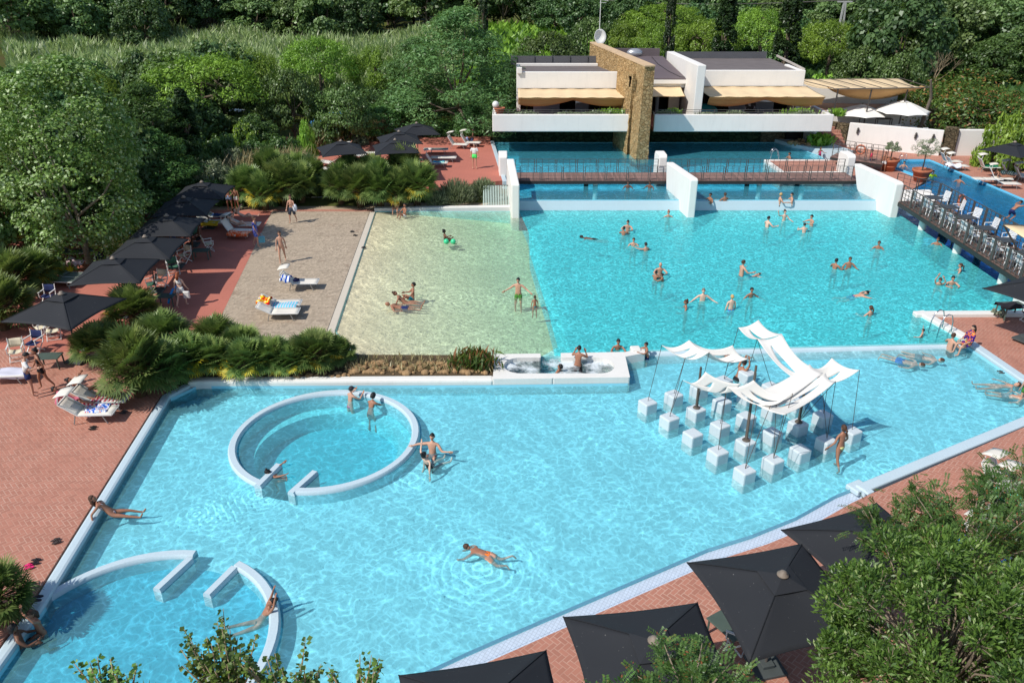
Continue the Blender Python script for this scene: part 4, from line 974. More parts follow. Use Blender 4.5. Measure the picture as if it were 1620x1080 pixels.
def crown(kind, n_cl, n_lf, leaf, seed):
    """returns leaf centres, normals, growth directions, tones for a crown about the origin, unit-ish radius 1 (x,y) and z in 0..~1.6"""
    r = np.random.RandomState(seed); cc = []; rad = []
    while len(cc) < n_cl:
        v = r.normal(size=3); v /= np.linalg.norm(v); k = r.uniform(.62, 1.0) ** .6
        if kind == 'pine':
            if v[2] < -.12: continue
            p = np.array([v[0], v[1], .12 + v[2] * .62]) * k; q = r.uniform(.12, .2)
        elif kind == 'broad':
            if v[2] < -.6: continue
            w = 1 + .18 * math.sin(3 * math.atan2(v[1], v[0]) + seed) ; p = np.array([v[0] * w, v[1] * w, v[2] * .85 + .8]) * np.array([k, k, 1]); q = r.uniform(.16, .3)
        elif kind == 'feather':
            z = r.uniform(0, 1); rr_ = (1 - z ** 1.6) * .95 + .08; a = r.uniform(0, 6.283); rho = rr_ * r.uniform(.5, 1) ** .5
            p = np.array([rho * math.cos(a), rho * math.sin(a), z * 1.9]); q = r.uniform(.14, .26)
        elif kind == 'cypress':
            z = r.uniform(0, 1); rr_ = .9 * math.sin(math.pi * min(1, .12 + z * .88)) ** .6 * (1 - z * .35); a = r.uniform(0, 6.283)
            p = np.array([rr_ * math.cos(a), rr_ * math.sin(a), z * 6]); q = r.uniform(.2, .34)
        elif kind == 'poplar':
            z = r.uniform(0, 1); rr_ = math.sin(math.pi * (z * .85 + .12)) ** .6; a = r.uniform(0, 6.283); rho = rr_ * r.uniform(.3, 1) ** .5
            p = np.array([rho * math.cos(a), rho * math.sin(a), z * 2.6]); q = r.uniform(.14, .25)
        elif kind == 'bush':
            if v[2] < -.1: continue
            p = np.array([v[0], v[1], v[2] * .8]) * k; q = r.uniform(.18, .32)
        cc.append(p); rad.append(q)
    cc = np.array(cc); rad = np.array(rad)
    idx = r.randint(0, n_cl, n_lf); v = unit(r.normal(size=(n_lf, 3)))
    flat = np.array([1, 1, .5 if kind in ('feather',) else .75])
    P = cc[idx] + v * flat * (rad[idx] * r.uniform(.45, 1.05, n_lf) ** .5)[:, None]
    tone_c = r.rand(n_cl) * .55
    up = np.array([0, 0, 1.0]); out = unit(cc[idx] + 1e-6 + np.array([0, 0, .2]))
    N = unit(v * .6 + out * .3 + up * .35 + r.normal(size=(n_lf, 3)) * .45)
    A = unit(v + up * .6 + r.normal(size=(n_lf, 3)) * .4) if kind in ('pine', 'cypress') else unit(v * .7 + r.normal(size=(n_lf, 3)) - up * .2)
    tone = np.clip(tone_c[idx] + r.rand(n_lf) * .45, 0, .98)
    return P, N, A, tone, cc
def trunk_mb(h, r0, cc, nl, seed, z0=0, lean=(0, 0), sc=(1, 1, 1), base=-.6):
    rr = random.Random(seed); b = MB()
    pts = []; 
    for i in range(7):
        t = i / 6; pts.append((lean[0] * t * t + rr.uniform(-.04, .04) * h * .15, lean[1] * t * t + rr.uniform(-.04, .04) * h * .15, base + (h - base) * t))
    b.tube(pts, [r0 * (1.25 if i == 0 else 1 - .62 * i / 6) for i in range(7)], 9)
    for k in range(nl):
        c = cc[rr.randrange(len(cc))]; c = Vector((c[0] * sc[0], c[1] * sc[1], c[2] * sc[2] + z0)); s_ = Vector(pts[rr.choice((3, 4, 5, 6))])
        m = s_.lerp(c, .5) + Vector((rr.uniform(-.1, .1), rr.uniform(-.1, .1), -.08 * (c - s_).length))
        b.tube([s_, m, s_.lerp(c, .92)], [r0 * .42, r0 * .24, r0 * .07], 6)
    return b
TREES = {}
def tree_proto(key, kind, R_, Hc, zc, r0, n_cl, n_lf, leaf, mat, aspect=.5, name='tree', nl=10, bark=None, seed=1, extra=None, tipf=None):
    """tree with crown radius R_, crown starting at height zc, vertical scale Hc"""
    P, N, A, tone, cc = crown(kind, n_cl, n_lf, leaf, seed)
    sc = np.array([R_, R_, Hc]); P = P * sc; P[:, 2] += zc
    if tipf: tone = np.where(nrs.rand(len(tone)) < tipf, 1.0, tone)
    root = empty(name)
    leaves_obj('crown', P, N, leaf, mat, aspect, tone, root, A)
    tb = trunk_mb(zc + Hc * (.55 if kind != 'cypress' else 4), r0, cc, nl, seed, zc, (0, 0), sc); tb.build('trunk', bark or BARK, root, smooth=True)
    TREES[key] = [root, False]
    CH[root.name] = list(root.children)
    return root
def tkids(root):
    return [o for o in S.collection.objects if o.parent == root]
for k_, a_ in dict(
    pine1=('pine', 5.2, 4.6, 4.2, .28, 130, 15000, .30, L_PINE, .3, 'stone_pine'), pine2=('pine', 4.6, 4.6, 3.4, .25, 120, 14000, .28, L_PINE, .3, 'stone_pine'),
    oak1=('broad', 3.2, 2.4, 1.0, .22, 90, 11000, .24, L_OAK, .6, 'oak_tree'), oak2=('broad', 2.6, 2.3, .8, .2, 80, 9000, .22, L_DARK, .6, 'broadleaf_tree'),
    feath1=('feather', 4.4, 4.4, 1.0, .26, 150, 20000, .26, L_FEATH, .3, 'feathery_tree'), feath2=('feather', 3.0, 3.2, .8, .2, 110, 14000, .22, L_DARK, .3, 'feathery_tree'),
    pop=('poplar', 4.0, 4.2, .9, .24, 240, 34000, .19, L_POP, .75, 'poplar_tree'),
    cyp=('cypress', .85, 1.6, .3, .16, 150, 14000, .24, L_CYP, .4, 'cypress_tree'),
    bush=('bush', 1.5, 1.5, .15, .08, 50, 5000, .17, L_DARK, .55, 'shrub'), bushb=('bush', 1.5, 1.4, .15, .08, 50, 5000, .17, L_BRIGHT, .55, 'shrub'), bushg=('bush', 1.4, 1.2, .1, .06, 50, 4500, .16, L_GREY, .35, 'shrub'),
    rust=('bush', 4.6, 3.8, .6, .16, 130, 20000, .22, L_RUST, .45, 'flowering_shrub'),
    wood=('broad', 3.4, 2.8, 1.4, .2, 70, 6500, .34, L_WOOD, .7, 'forest_tree'), wood2=('broad', 3.0, 3.4, 1.2, .2, 70, 6500, .33, L_WOOD2, .7, 'forest_tree')).items():
    tree_proto(k_, *a_, seed=len(TREES) + 3, bark=BARKP if k_ == 'pop' else None, tipf={'pop': .14, 'rust': .13}.get(k_))
def put_tree(key, x, y, sc, label, cat='tree', group=None, rz=None, zs=None, z=None, name=None):
    root, used = TREES[key]
    if not used: o = root; TREES[key][1] = True
    else:
        o = root.copy(); S.collection.objects.link(o)
        for ch in CH[root.name]:
            c = ch.copy(); S.collection.objects.link(c); c.parent = o
    o.location = (x, y, terr(x, y) if z is None else z); o.rotation_euler = (0, 0, rnd.uniform(0, 6.28) if rz is None else rz)
    o.scale = (sc, sc, zs or sc); tag(o, label, cat)
    if group: o['group'] = group
    elif 'group' in o: del o['group']
    return o
PROTO_H = dict(pine1=4.2 + 4.6 * .80, pine2=3.4 + 4.6 * .80, oak1=1 + 2.4 * 1.75, oak2=.8 + 2.3 * 1.75, feath1=1 + 4.4 * 1.95, feath2=.8 + 3.2 * 1.95, pop=.9 + 4.2 * 2.65, cyp=.3 + 1.6 * 6, bush=.15 + 1.5 * .95, bushb=1.55, bushg=1.2, rust=.6 + 3.8 * .9, wood=1.4 + 2.8 * 1.75, wood2=1.2 + 3.4 * 1.75)
PROTO_R = dict(pine1=5.6, pine2=5.0, oak1=3.7, oak2=3.0, feath1=4.3, feath2=3.0, pop=4.1, cyp=.95, bush=1.7, bushb=1.7, bushg=1.6, rust=4.9, wood=3.9, wood2=3.5)
def ptree(key, px, ptop, Y, wpx, label, cat='tree', group=None, rz=None, z=None, name=None):
    """tree whose crown top shows at (px, ptop) and is wpx wide, standing Y metres away"""
    p = aty(px, ptop, Y); zc = Y * math.cos(PITCH) + (H - p.z) * math.sin(PITCH)
    s = wpx / 1260 * zc / 2 / PROTO_R[key]; zb = terr(p.x, Y) if z is None else z
    return put_tree(key, p.x, Y, s, label, cat, group, rz, zs=max(.25, (p.z - zb) / PROTO_H[key]), z=zb)

G_PINE = 'stone pines round the clubhouse'
for a in (
    ('pine1', 310, 84, 66, 215, 'huge flat-topped umbrella pine with sunlit crown, above the dark feathery trees at left', ),
    ('pine2', 105, 104, 64, 150, 'bright umbrella pine showing behind the pale poplar at far left'),
    ('pine2', 392, 76, 74, 110, 'umbrella pine with dark right flank, behind the huge flat-topped one'),
    ('pine1', 500, 56, 78, 130, 'rounded bright stone pine in the left middle, in front of the reeds'),
    ('pine2', 592, 72, 80, 90, 'dark green pine between the rounded stone pine and the big feathery tree'),
    ('pine1', 1052, 4, 120, 140, 'stone pine at the top edge just right of the aerial mast'),
    ('pine2', 985, 32, 100, 96, 'low domed pine directly behind the dish and stone wall'),
    ('pine2', 1040, 36, 98, 84, 'small domed pine between the dish and the first ivy-clad cypress'),
    ('pine1', 1118, 28, 96, 120, 'broad pine crown over the slanting white wall'),
    ('pine1', 1212, 10, 100, 135, 'tall round pine between the two cypresses'),
    ('pine1', 1322, 30, 92, 135, 'round sunlit pine over the sail canopy'),
    ('pine1', 1405, 34, 96, 120, 'round pine right of the sunlit one above the sail canopy'),
    ('pine2', 1478, 56, 100, 100, 'pale green pine at upper right beside the bare dead tree')):
    ptree(*a, group=G_PINE)
for a in (
    ('feath1', 722, 14, 72, 235, 'tall feathery tree with silvery top left of the clubhouse'),
    ('feath1', 655, 60, 78, 150, 'dark feathery tree left of and behind the tallest silvery one'),
    ('feath1', 775, 120, 71.5, 110, 'low feathery tree pressed against the left wing of the clubhouse'),
    ('feath2', 215, 132, 54, 175, 'dark drooping feathery tree beside the pale poplar'),
    ('feath2', 235, 205, 50, 170, 'lower dark feathery tree overhanging the farthest black parasols at left'),
    ('feath2', 150, 190, 47, 150, 'dark feathery tree in the shade behind the poplar crown')):
    ptree(*a, group='feathery trees')
for a in (
    ('pop', 62, 96, 40.5, 250, 'big pale poplar with silvery leaves filling the left edge'),
    ('pop', -40, 150, 44, 260, 'pale poplar cut by the left edge of the photo'),
    ):
    ptree(*a, group='poplars')
G_O = 'dark broadleaf trees'
for a in (
    ('oak1', 455, 112, 67, 100, 'grey-green oak in front of the rounded stone pine'), ('oak1', 545, 135, 66, 110, 'dark oak just left of the big silvery feathery tree'),
    ('oak2', 400, 182, 62, 70, 'small dark tree by the parked cars'), ('oak2', 600, 168, 69, 100, 'dark tree behind the terrace parasols'),
    ('oak1', 870, 52, 92, 110, 'dark tree behind the flat roof of the left wing'), ('oak1', 935, 30, 100, 90, 'tree left of the aerial mast'),
    ('oak2', 830, 84, 84, 90, 'bushy tree behind the left end of the clubhouse roof'), ('oak1', 1372, 74, 84, 90, 'dark oak behind the right end of the sail canopy'),
    ('oak1', 1432, 86, 78, 100, 'dark rounded oak right of the leaning post'), ('oak1', 1500, 5, 116, 190, 'large very dark oak at the top right'),
    ('oak2', 1590, 60, 86, 110, 'grey-green oak at the right edge'), ('feath2', 1490, 62, 92, 90, 'feathery tree between the dark oak and the bare tree'),
    ('oak2', 1560, 20, 100, 130, 'dark tree in the top right corner')):
    ptree(*a, group=G_O)
for px, top, w, lb in ((763, -60, 19, 'slim dark cypress rising over the big feathery tree'), (1068, -55, 22, 'slim cypress at the top edge left of the ivy-clad one'), (1157, -30, 46, 'ivy-clad cypress column behind the right wing roof'), (1262, -45, 50, 'dark cypress column at the right end of the clubhouse')):
    ptree('cyp', px, top, 84 if w > 20 else 96, w, lb, group='cypresses')
ptree('cyp', 283, 142, 56, 46, 'broad dark cypress among the feathery trees at left', group='cypresses')
ptree('rust', 1540, 118, 73, 250, 'wide flowering shrub with rusty seed heads above the shaded white wall', 'shrub'); ptree('rust', 1430, 150, 76, 90, 'smaller rusty shrub beside the leaning canopy post', 'shrub')
ptree('bushb', 1605, 168, 62, 90, 'bright green shrub at the right edge above the pink steps', 'shrub'); ptree('bushb', 1305, 108, 80, 95, 'low bright hedge mound behind the sail canopy', 'shrub')
ptree('bushb', 1075, 60, 96, 70, 'yellow-green climber on the wall behind the middle roof', 'shrub')
ptree('bushg', 790, 150, 69.8, 30, 'slim grey olive tree at the left corner of the terrace', 'olive tree')
SH = [('bush', 345, 205, 58, 70), ('bushb', 385, 185, 61, 60), ('bush', 405, 215, 59, 70), ('bushb', 480, 182, 63, 34), ('bush', 445, 208, 60, 70), ('bush', 520, 175, 66, 80), ('bushg', 370, 232, 57, 60), ('bushg', 560, 205, 67, 50), ('bush', 620, 195, 70, 70), ('bushg', 335, 250, 54, 80), ('bush', 570, 160, 72, 80), ('bush', 690, 185, 71.5, 70), ('bush', 735, 190, 71.5, 60), ('bush', 300, 215, 56, 60), ('bush', 655, 175, 73, 80)]
WH = ['behind the left fan palms', 'with yellow-green leaves near the parked cars', 'below the parked cars', 'conical and pale green behind the fan palms', 'left of the conical pale green one', 'at the left end of the upper terrace', 'grey and low, behind the farthest left parasol', 'grey, beside the dry grasses of the terrace', 'behind the terrace parasols', 'grey and wide, behind the standing pair by the path', 'in the shade of the small oak', 'behind the upright sun loungers', 'at the foot of the big feathery tree', 'dark, at the foot of the broad cypress', 'between the terrace parasols and the big feathery tree']
for a, w in zip(SH, WH): ptree(*a, 'rounded shrub ' + w, 'shrub', 'shrubs along the garden')
# backdrop wood on the rising ground: every tree its own copy
k = 0
def wood(n, x0, x1, y0, y1, smin, smax, keys=('wood', 'wood2'), lab='forest tree on the rising ground behind the site', avoid=None):
    c = 0; t_ = 0; pts = []
    while c < n and t_ < n * 30:
        t_ += 1; y = rnd.uniform(y0, y1); f_ = y / y1; x = rnd.uniform(x0, x1) * (f_ if x0 < 0 < x1 else 1)
        if avoid and avoid(x, y): continue
        if any((x - a) ** 2 + (y - q) ** 2 < (3.0 + .012 * y) ** 2 for a, q in pts): continue
        pts.append((x, y)); s = rnd.uniform(smin, smax)
        put_tree(rnd.choice(keys), x, y, s, lab, 'tree', 'group of ' + lab.replace('tree', 'trees'), zs=s * rnd.uniform(.85, 1.25)); c += 1
wood(130, -105, 105, 138, 168, 1.1, 1.7)
wood(40, 36, 78, 84, 140, .9, 1.5, ('wood', 'wood2', 'wood'), 'wild tree on the slope at the right behind the clubhouse')
wood(11, -85, -50, 118, 142, 1.0, 1.5, ('wood', 'wood2'), 'dark tree at the left end of the reed bed')
wood(14, 4, 40, 122, 140, .9, 1.2, ('wood2', 'wood'), 'wild tree between the pines behind the clubhouse')
wood(14, -48, -24, 58, 80, .7, 1.0, ('wood', 'wood2'), 'shady tree behind the left parasols')
wood(10, -36, -24, 36, 56, .6, .9, ('wood', 'wood2'), 'shady tree beyond the poplar at the left edge')
# reeds
def reeds(name, n, fx, hmin, hmax, mat, label, cat, w=.09, seg=3, lean=.5, kind='stuff', tips=.15):
    """blades: tall narrow leaves fanning from the ground"""
    C = []; A = []; Nn = []; sz = []; tn = []
    P = np.array([fx() for _ in range(n)])
    z = np.array([terr(p[0], p[1]) if len(p) < 3 else p[2] for p in P])
    hh = nrs.uniform(hmin, hmax, n); d = nrs.uniform(0, 6.283, n); ln = nrs.uniform(.1, lean, n)
    for s_ in range(seg):
        t = (s_ + .6) / seg; off = ln * hh * t * t * .6
        C.append(np.stack([P[:, 0] + np.cos(d) * off, P[:, 1] + np.sin(d) * off, z + hh * t], 1))
        A.append(np.stack([np.cos(d) * ln * t + nrs.normal(size=n) * .25, np.sin(d) * ln * t + nrs.normal(size=n) * .25, np.ones(n)], 1))
        Nn.append(np.stack([-np.cos(d) + nrs.normal(size=n) * .5, -np.sin(d) + nrs.normal(size=n) * .5, nrs.uniform(.1, .8, n)], 1)); sz.append(hh / seg * 1.7); tn.append(np.clip(.1 + t * .6 + nrs.normal(size=n) * .15, 0, .95))
    C = np.concatenate(C); A = np.concatenate(A); Nn = np.concatenate(Nn); sz = np.concatenate(sz); tn = np.concatenate(tn)
    tn = np.where(nrs.rand(len(tn)) < tips, 1, tn)
    o = leaves_obj(name, C, Nn, sz, mat, w, tn, None, A); return tag(o, label, cat, None, kind)
def fx1():
    while True:
        y = rnd.uniform(80, 138); x = rnd.uniform(-66, 2) * y / 110
        if x < -6 + (136 - y) * -.02: return (x, y, terr(x, y) + 1.1 * max(-.3, math.sin(x * .33 + y * .21) * math.sin(y * .27 - x * .08)) + .5 * math.sin(x * .9) * math.sin(y * .7))
reeds('reeds', 80000, fx1, 1.2, 2.6, L_REED, 'broad bed of pale green reeds behind the pines at upper left', 'reeds', w=.10, seg=2, lean=.6)
def fx2():
    y = rnd.uniform(92, 137); return (rnd.uniform(-22, 14) * y / 110, y)
reeds('tall_grass', 16000, fx2, .5, 1.4, L_BRIGHT, 'yellow-green meadow behind the feathery trees and the clubhouse', 'meadow', w=.4, seg=1, lean=.5)
def fx3():
    while True:
        x, y = rnd.uniform(-60, 80), rnd.uniform(50, 130)
        if (x < -22 or y > 80 or (x > 43)) and not (-16 < x < 44 and y < 81): return (x, y)
reeds('undergrowth', 30000, fx3, .4, 1.3, L_DARK, 'rough undergrowth between the garden trees', 'undergrowth', w=.6, seg=1, lean=.8)
def fx4():
    x, y = rnd.uniform(-30, 44), rnd.uniform(51, 72)
    if not ((x < -15) or (x > 41 and y > 64)): return fx4()
    if x > -22 and y > 60: return fx4()
    return (x, y)
reeds('undergrowth', 9000, fx4, .2, .8, L_DARK, 'low ground cover beside the terrace and the left parasols', 'undergrowth', w=.6, seg=1, lean=.8)
def fx5():
    a = rnd.choice([(-17.5, 55.5, 1.8), (-19, 57.5, 2.0), (-16, 57.5, 1.2), (-12.0, 68.9, 1.2), (-10.3, 69.4, 1.0), (-15.5, 66, 1.5)]); return (a[0] + rnd.gauss(0, a[2] * .6), a[1] + rnd.gauss(0, a[2] * .5))
reeds('dry_grass', 5200, fx5, .7, 1.7, L_DRY, 'tufts of dry straw-coloured grass behind the fan palms', 'dry grass', w=.035, seg=2, lean=.8, tips=0)

# fan palms
def fan(parts, base, d, r, tone, rr):
    d = np.array(d) / np.linalg.norm(d); side = np.cross(d, [0, 0, 1.]); side /= max(1e-6, np.linalg.norm(side)); up = np.cross(side, d)
    tilt = rr.uniform(-.5, .5); nrm = up * math.cos(tilt) + side * math.sin(tilt); s2 = np.cross(d, nrm)
    for i in range(15):
        a = R(-105 + 210 * i / 14) ; v = d * math.cos(a) + s2 * math.sin(a); v = v - np.array([0, 0, .12])
        L_ = r * (1 - .25 * abs(math.cos(a) - 1) * .5); parts.append((base + v * L_ * .56, nrm + v * .1, v, L_, min(1, max(0, tone + rr.uniform(-.12, .12)))))
def palm_proto(name, n_f, rad, hh, seed, yellow=.12):
    rr = random.Random(seed); parts = []
    st = MB()
    for i in range(n_f):
        z = rr.uniform(-.35, 1); a = rr.uniform(0, 6.283); cz = math.sqrt(max(0, 1 - z * z)); d = np.array([cz * math.cos(a), cz * math.sin(a), z * .9 + .15]); d /= np.linalg.norm(d)
        b0 = np.array([0, 0, hh * .35]); e = b0 + d * np.array([rad, rad, hh * .62]) * rr.uniform(.5, .8); st.bar(b0, e, .018)
        tone = .98 if (z < .1 and rr.random() < yellow * 1.6) else rr.uniform(.05, .75) * (.6 + .4 * max(0, z))
        dd = d * .8 + np.array([0, 0, .25 - .5 * (z < 0)]); fan(parts, e, dd, rr.uniform(.40, .52) * rad / 1.15, tone, rr)
    C = np.array([p[0] for p in parts]); N = np.array([p[1] for p in parts]); A = np.array([p[2] for p in parts]); L_ = np.array([p[3] for p in parts]); T = np.array([p[4] for p in parts])
    root = empty(name); leaves_obj('fronds', C, N, L_, L_PALM, .13, T, root, A); st.lathe([(.16, -.3), (.2, .1), (.15, hh * .4)], n=9); st.build('trunk', M('palm_fibre', (84, 66, 44), .95, .3, 8, .5, obj=True), root); CH[root.name] = list(root.children); return root
PALMS = [palm_proto('fan_palm', 150, 1.15, 1.9, 5), palm_proto('fan_palm', 130, 1.05, 1.7, 6, .25), palm_proto('fan_palm', 140, 1.2, 2.1, 8, .02)]
pu = [False] * 3
def put_palm(px, py, z, s, k, label, group, zs=1):
    p = at(px, py, z); root = PALMS[k]
    if not pu[k]: o = root; pu[k] = True
    else:
        o = root.copy(); S.collection.objects.link(o)
        for ch in CH[root.name]: c = ch.copy(); S.collection.objects.link(c); c.parent = o
    o.location = (p.x, p.y, z); o.rotation_euler = (0, 0, rnd.uniform(0, 6.28)); o.scale = (s, s, s * zs); tag(o, label, 'palm', group)
GN = 'fan palms in the bed beside the shallow pool'
for q in ((215, 520, 1.05, 0, 'fan palm standing highest in the near bed, beside the woman with the swim noodle', 1.1), (165, 572, 1.0, 0, 'fan palm at the left end of the near bed'), (222, 622, 1.22, 2, 'largest fan palm, hanging over the pool corner near the loungers', 1.1), (262, 560, 1.0, 2, 'fan palm behind the largest one'), (300, 590, 1.1, 1, 'fan palm with bright yellow lower fronds, right of the largest one'), (338, 588, .95, 1, 'yellowing fan palm, third from the largest along the pool'), (345, 560, .9, 2, 'green fan palm at the edge of the pebble paving'), (392, 592, .95, 1, 'fan palm in the middle of the near bed'), (385, 570, .8, 2, 'dark fan palm behind the middle of the near bed'), (430, 585, .85, 0, 'small fan palm right of the middle of the near bed'), (462, 588, .8, 1, 'fan palm with a few yellow fronds near the right end'), (500, 582, .95, 0, 'full fan palm second from the right end of the near bed'), (535, 575, .62, 2, 'small fan palm at the right end of the near bed by the sand'), (258, 612, 1.0, 2, 'low fan palm shading the pool corner')):
    put_palm(q[0], q[1], .33, q[2], q[3], q[4], GN, q[5] if len(q) > 5 else .95)
GF = 'fan palms between the path and the upper terrace'
for q in ((395, 322, 1.35, 0, 'leftmost fan palm of the far beds'), (420, 328, 1.35, 1, 'second fan palm from the left in the far beds'), (450, 322, 1.4, 2, 'tall fan palm in the middle of the far left bed'), (478, 318, 1.35, 0, 'fan palm near the right side of the far left bed'), (497, 306, 1.2, 2, 'fan palm nearest the pale gravel footpath on its left'), (430, 302, 1.4, 2, 'rear fan palm of the far left bed'), (470, 296, 1.3, 0, 'rear right fan palm of the far left bed'),
          (540, 320, 1.25, 2, 'fan palm nearest the gravel footpath on its right'), (570, 324, 1.4, 0, 'second fan palm right of the gravel footpath'), (602, 325, 1.4, 2, 'fan palm in the centre of the far right bed'), (632, 325, 1.4, 1, 'bright fan palm behind the seated pair'), (660, 322, 1.5, 0, 'tall fan palm at the right end of the far right bed'), (590, 300, 1.3, 0, 'rear fan palm of the far right bed'), (640, 298, 1.4, 2, 'rear fan palm below the terrace parasols'), (555, 300, 1.2, 2, 'rear fan palm right of the footpath top')):
    put_palm(q[0], q[1], .45, q[2] * .86, q[3], q[4], GF, 1.25)
GL = 'fan palms in the shade at the left edge'
for q in ((25, 470, 1.2, 2, 'shaded fan palm above the largest left parasol'), (60, 452, 1.1, 0, 'shaded fan palm under the poplar'), (8, 520, 1.3, 2, 'shaded fan palm cut by the left edge'), (2, 975, .8, 2, 'fan palm at the left edge beside the pink flip-flops')):
    put_palm(q[0], q[1], .28, q[2], q[3], q[4], GL)
# rosemary-like mounds by the slatted frame
def mound(px, py, z, r, h, label, n=2600):
    p = at(px, py, z); v = unit(nrs.normal(size=(n, 3))); v[:, 2] = np.abs(v[:, 2]); q = v * np.array([r, r * .8, h]) * nrs.uniform(.55, 1, (n, 1))
    A = v + np.array([0, 0, .8]) + nrs.normal(size=(n, 3)) * .2
    root = empty('shrub', (p.x, p.y, z)); o = leaves_obj('foliage', q, np.cross(A, nrs.normal(size=(n, 3))), .34, L_GREY, .12, None, root, A)
    b = MB(); b.tube([(0, 0, -.1), (.05, 0, h * .4)], [.06, .03], 6); b.build('stem', BARK, root); tag(root, label, 'shrub')
mound(722, 318, .45, 1.35, 1.5, 'spiky grey-green mound left of the slatted frame'); mound(765, 312, .45, 1.1, 1.3, 'spiky grey-green mound touching the slatted frame'); mound(693, 322, .45, .8, .8, 'small grey-green tuft below the terrace edge', 1200)
# bare dead tree at upper right
root = empty('bare_tree', (aty(1455, 140, 80).x, 80, terr(38, 80)), 0, 'leafless pale tree among the oaks at upper right', 'tree')
b = MB(); rr = random.Random(5)
def branch(p, d, L_, r, dep):
    q = p + d * L_; b.tube([p, p.lerp(q, .5) + Vector((rr.uniform(-.1, .1), rr.uniform(-.1, .1), 0)) * L_, q], [r, r * .8, r * .55], 6)
    if dep:
        for k in range(3): branch(q, (d + Vector((rr.uniform(-.7, .7), rr.uniform(-.7, .7), rr.uniform(-.1, .5)))).normalized(), L_ * .72, r * .5, dep - 1)
branch(Vector((0, 0, -.3)), Vector((.1, 0, 1)), 2.6, .16, 4); b.build('branches', TWIG, root)
# rocks and dry plants along the near bed
rr = random.Random(21); ROCK = M('bed_rocks', (158, 128, 92), .95, .35, 4, .6)
b = MB()
for i in range(150):
    p = at(rr.uniform(548, 782), rr.uniform(575, 592), .33); s_ = rr.uniform(.04, .17); b.sphere((p.x, p.y, .33 + s_ * .3), (s_ * rr.uniform(.8, 1.5), s_, s_ * .7), 7, 5)
for i in range(60):
    p = at(rr.uniform(330, 560), rr.uniform(590, 597), .33); s_ = rr.uniform(.03, .1); b.sphere((p.x, p.y, .33 + s_ * .3), (s_ * rr.uniform(.8, 1.5), s_, s_ * .7), 7, 5)
tag(b.build('rocks', ROCK), 'scattered tan stones along the white rim of the bed', 'rocks', None, 'stuff')
def fx6():
    p = at(rr.uniform(545, 780), rr.uniform(566, 590), .33); return (p.x, p.y, .33)
reeds('dry_plants', 900, fx6, .08, .25, L_DRY, 'sparse dry stalks among the stones of the near bed', 'dry plants', w=.1, seg=1, tips=0)
def fx7():
    p = at(rr.gauss(752, 15), rr.uniform(572, 590), .33); return (p.x, p.y, .33)
reeds('dry_bush', 700, fx7, .2, .7, L_RUST, 'low brownish bush beside the whirlpool basin', 'bush', w=.15, seg=2, tips=.3)
# ================================================================ OBJECTS
def group_proto(root): CH[root.name] = [c for c in S.collection.objects if c.parent == root]; return root
class Rep:
    """first use moves the original, later uses copy it and its parts"""
    def __init__(s, root): s.root = root; s.used = False; s.kids = [(c, [g for g in S.collection.objects if g.parent == c]) for c in S.collection.objects if c.parent == root]
    def put(s, loc, rz=0, label=None, group=None, sc=1, swap=None):
        if not s.used and not swap: o = s.root; s.used = True; kids = [c for c, _ in s.kids]
        else:
            o = s.root.copy(); S.collection.objects.link(o); kids = []
            for c, gs in s.kids:
                n_ = c.copy(); S.collection.objects.link(n_); n_.parent = o; kids.append(n_)
                for g_ in gs: q = g_.copy(); S.collection.objects.link(q); q.parent = n_
        if swap:
            for n_ in kids:
                k = n_.name.split('.')[0]
                if k in swap:
                    n_.data = n_.data.copy(); n_.data.materials[0] = swap[k]
        place(o, loc, rz, sc)
        if label: o['label'] = label
        if group: o['group'] = group
        return o
    def done(s):
        if not s.used:
            for c, gs in s.kids:
                for g_ in gs: bpy.data.objects.remove(g_)
                bpy.data.objects.remove(c)
            bpy.data.objects.remove(s.root); s.used = True
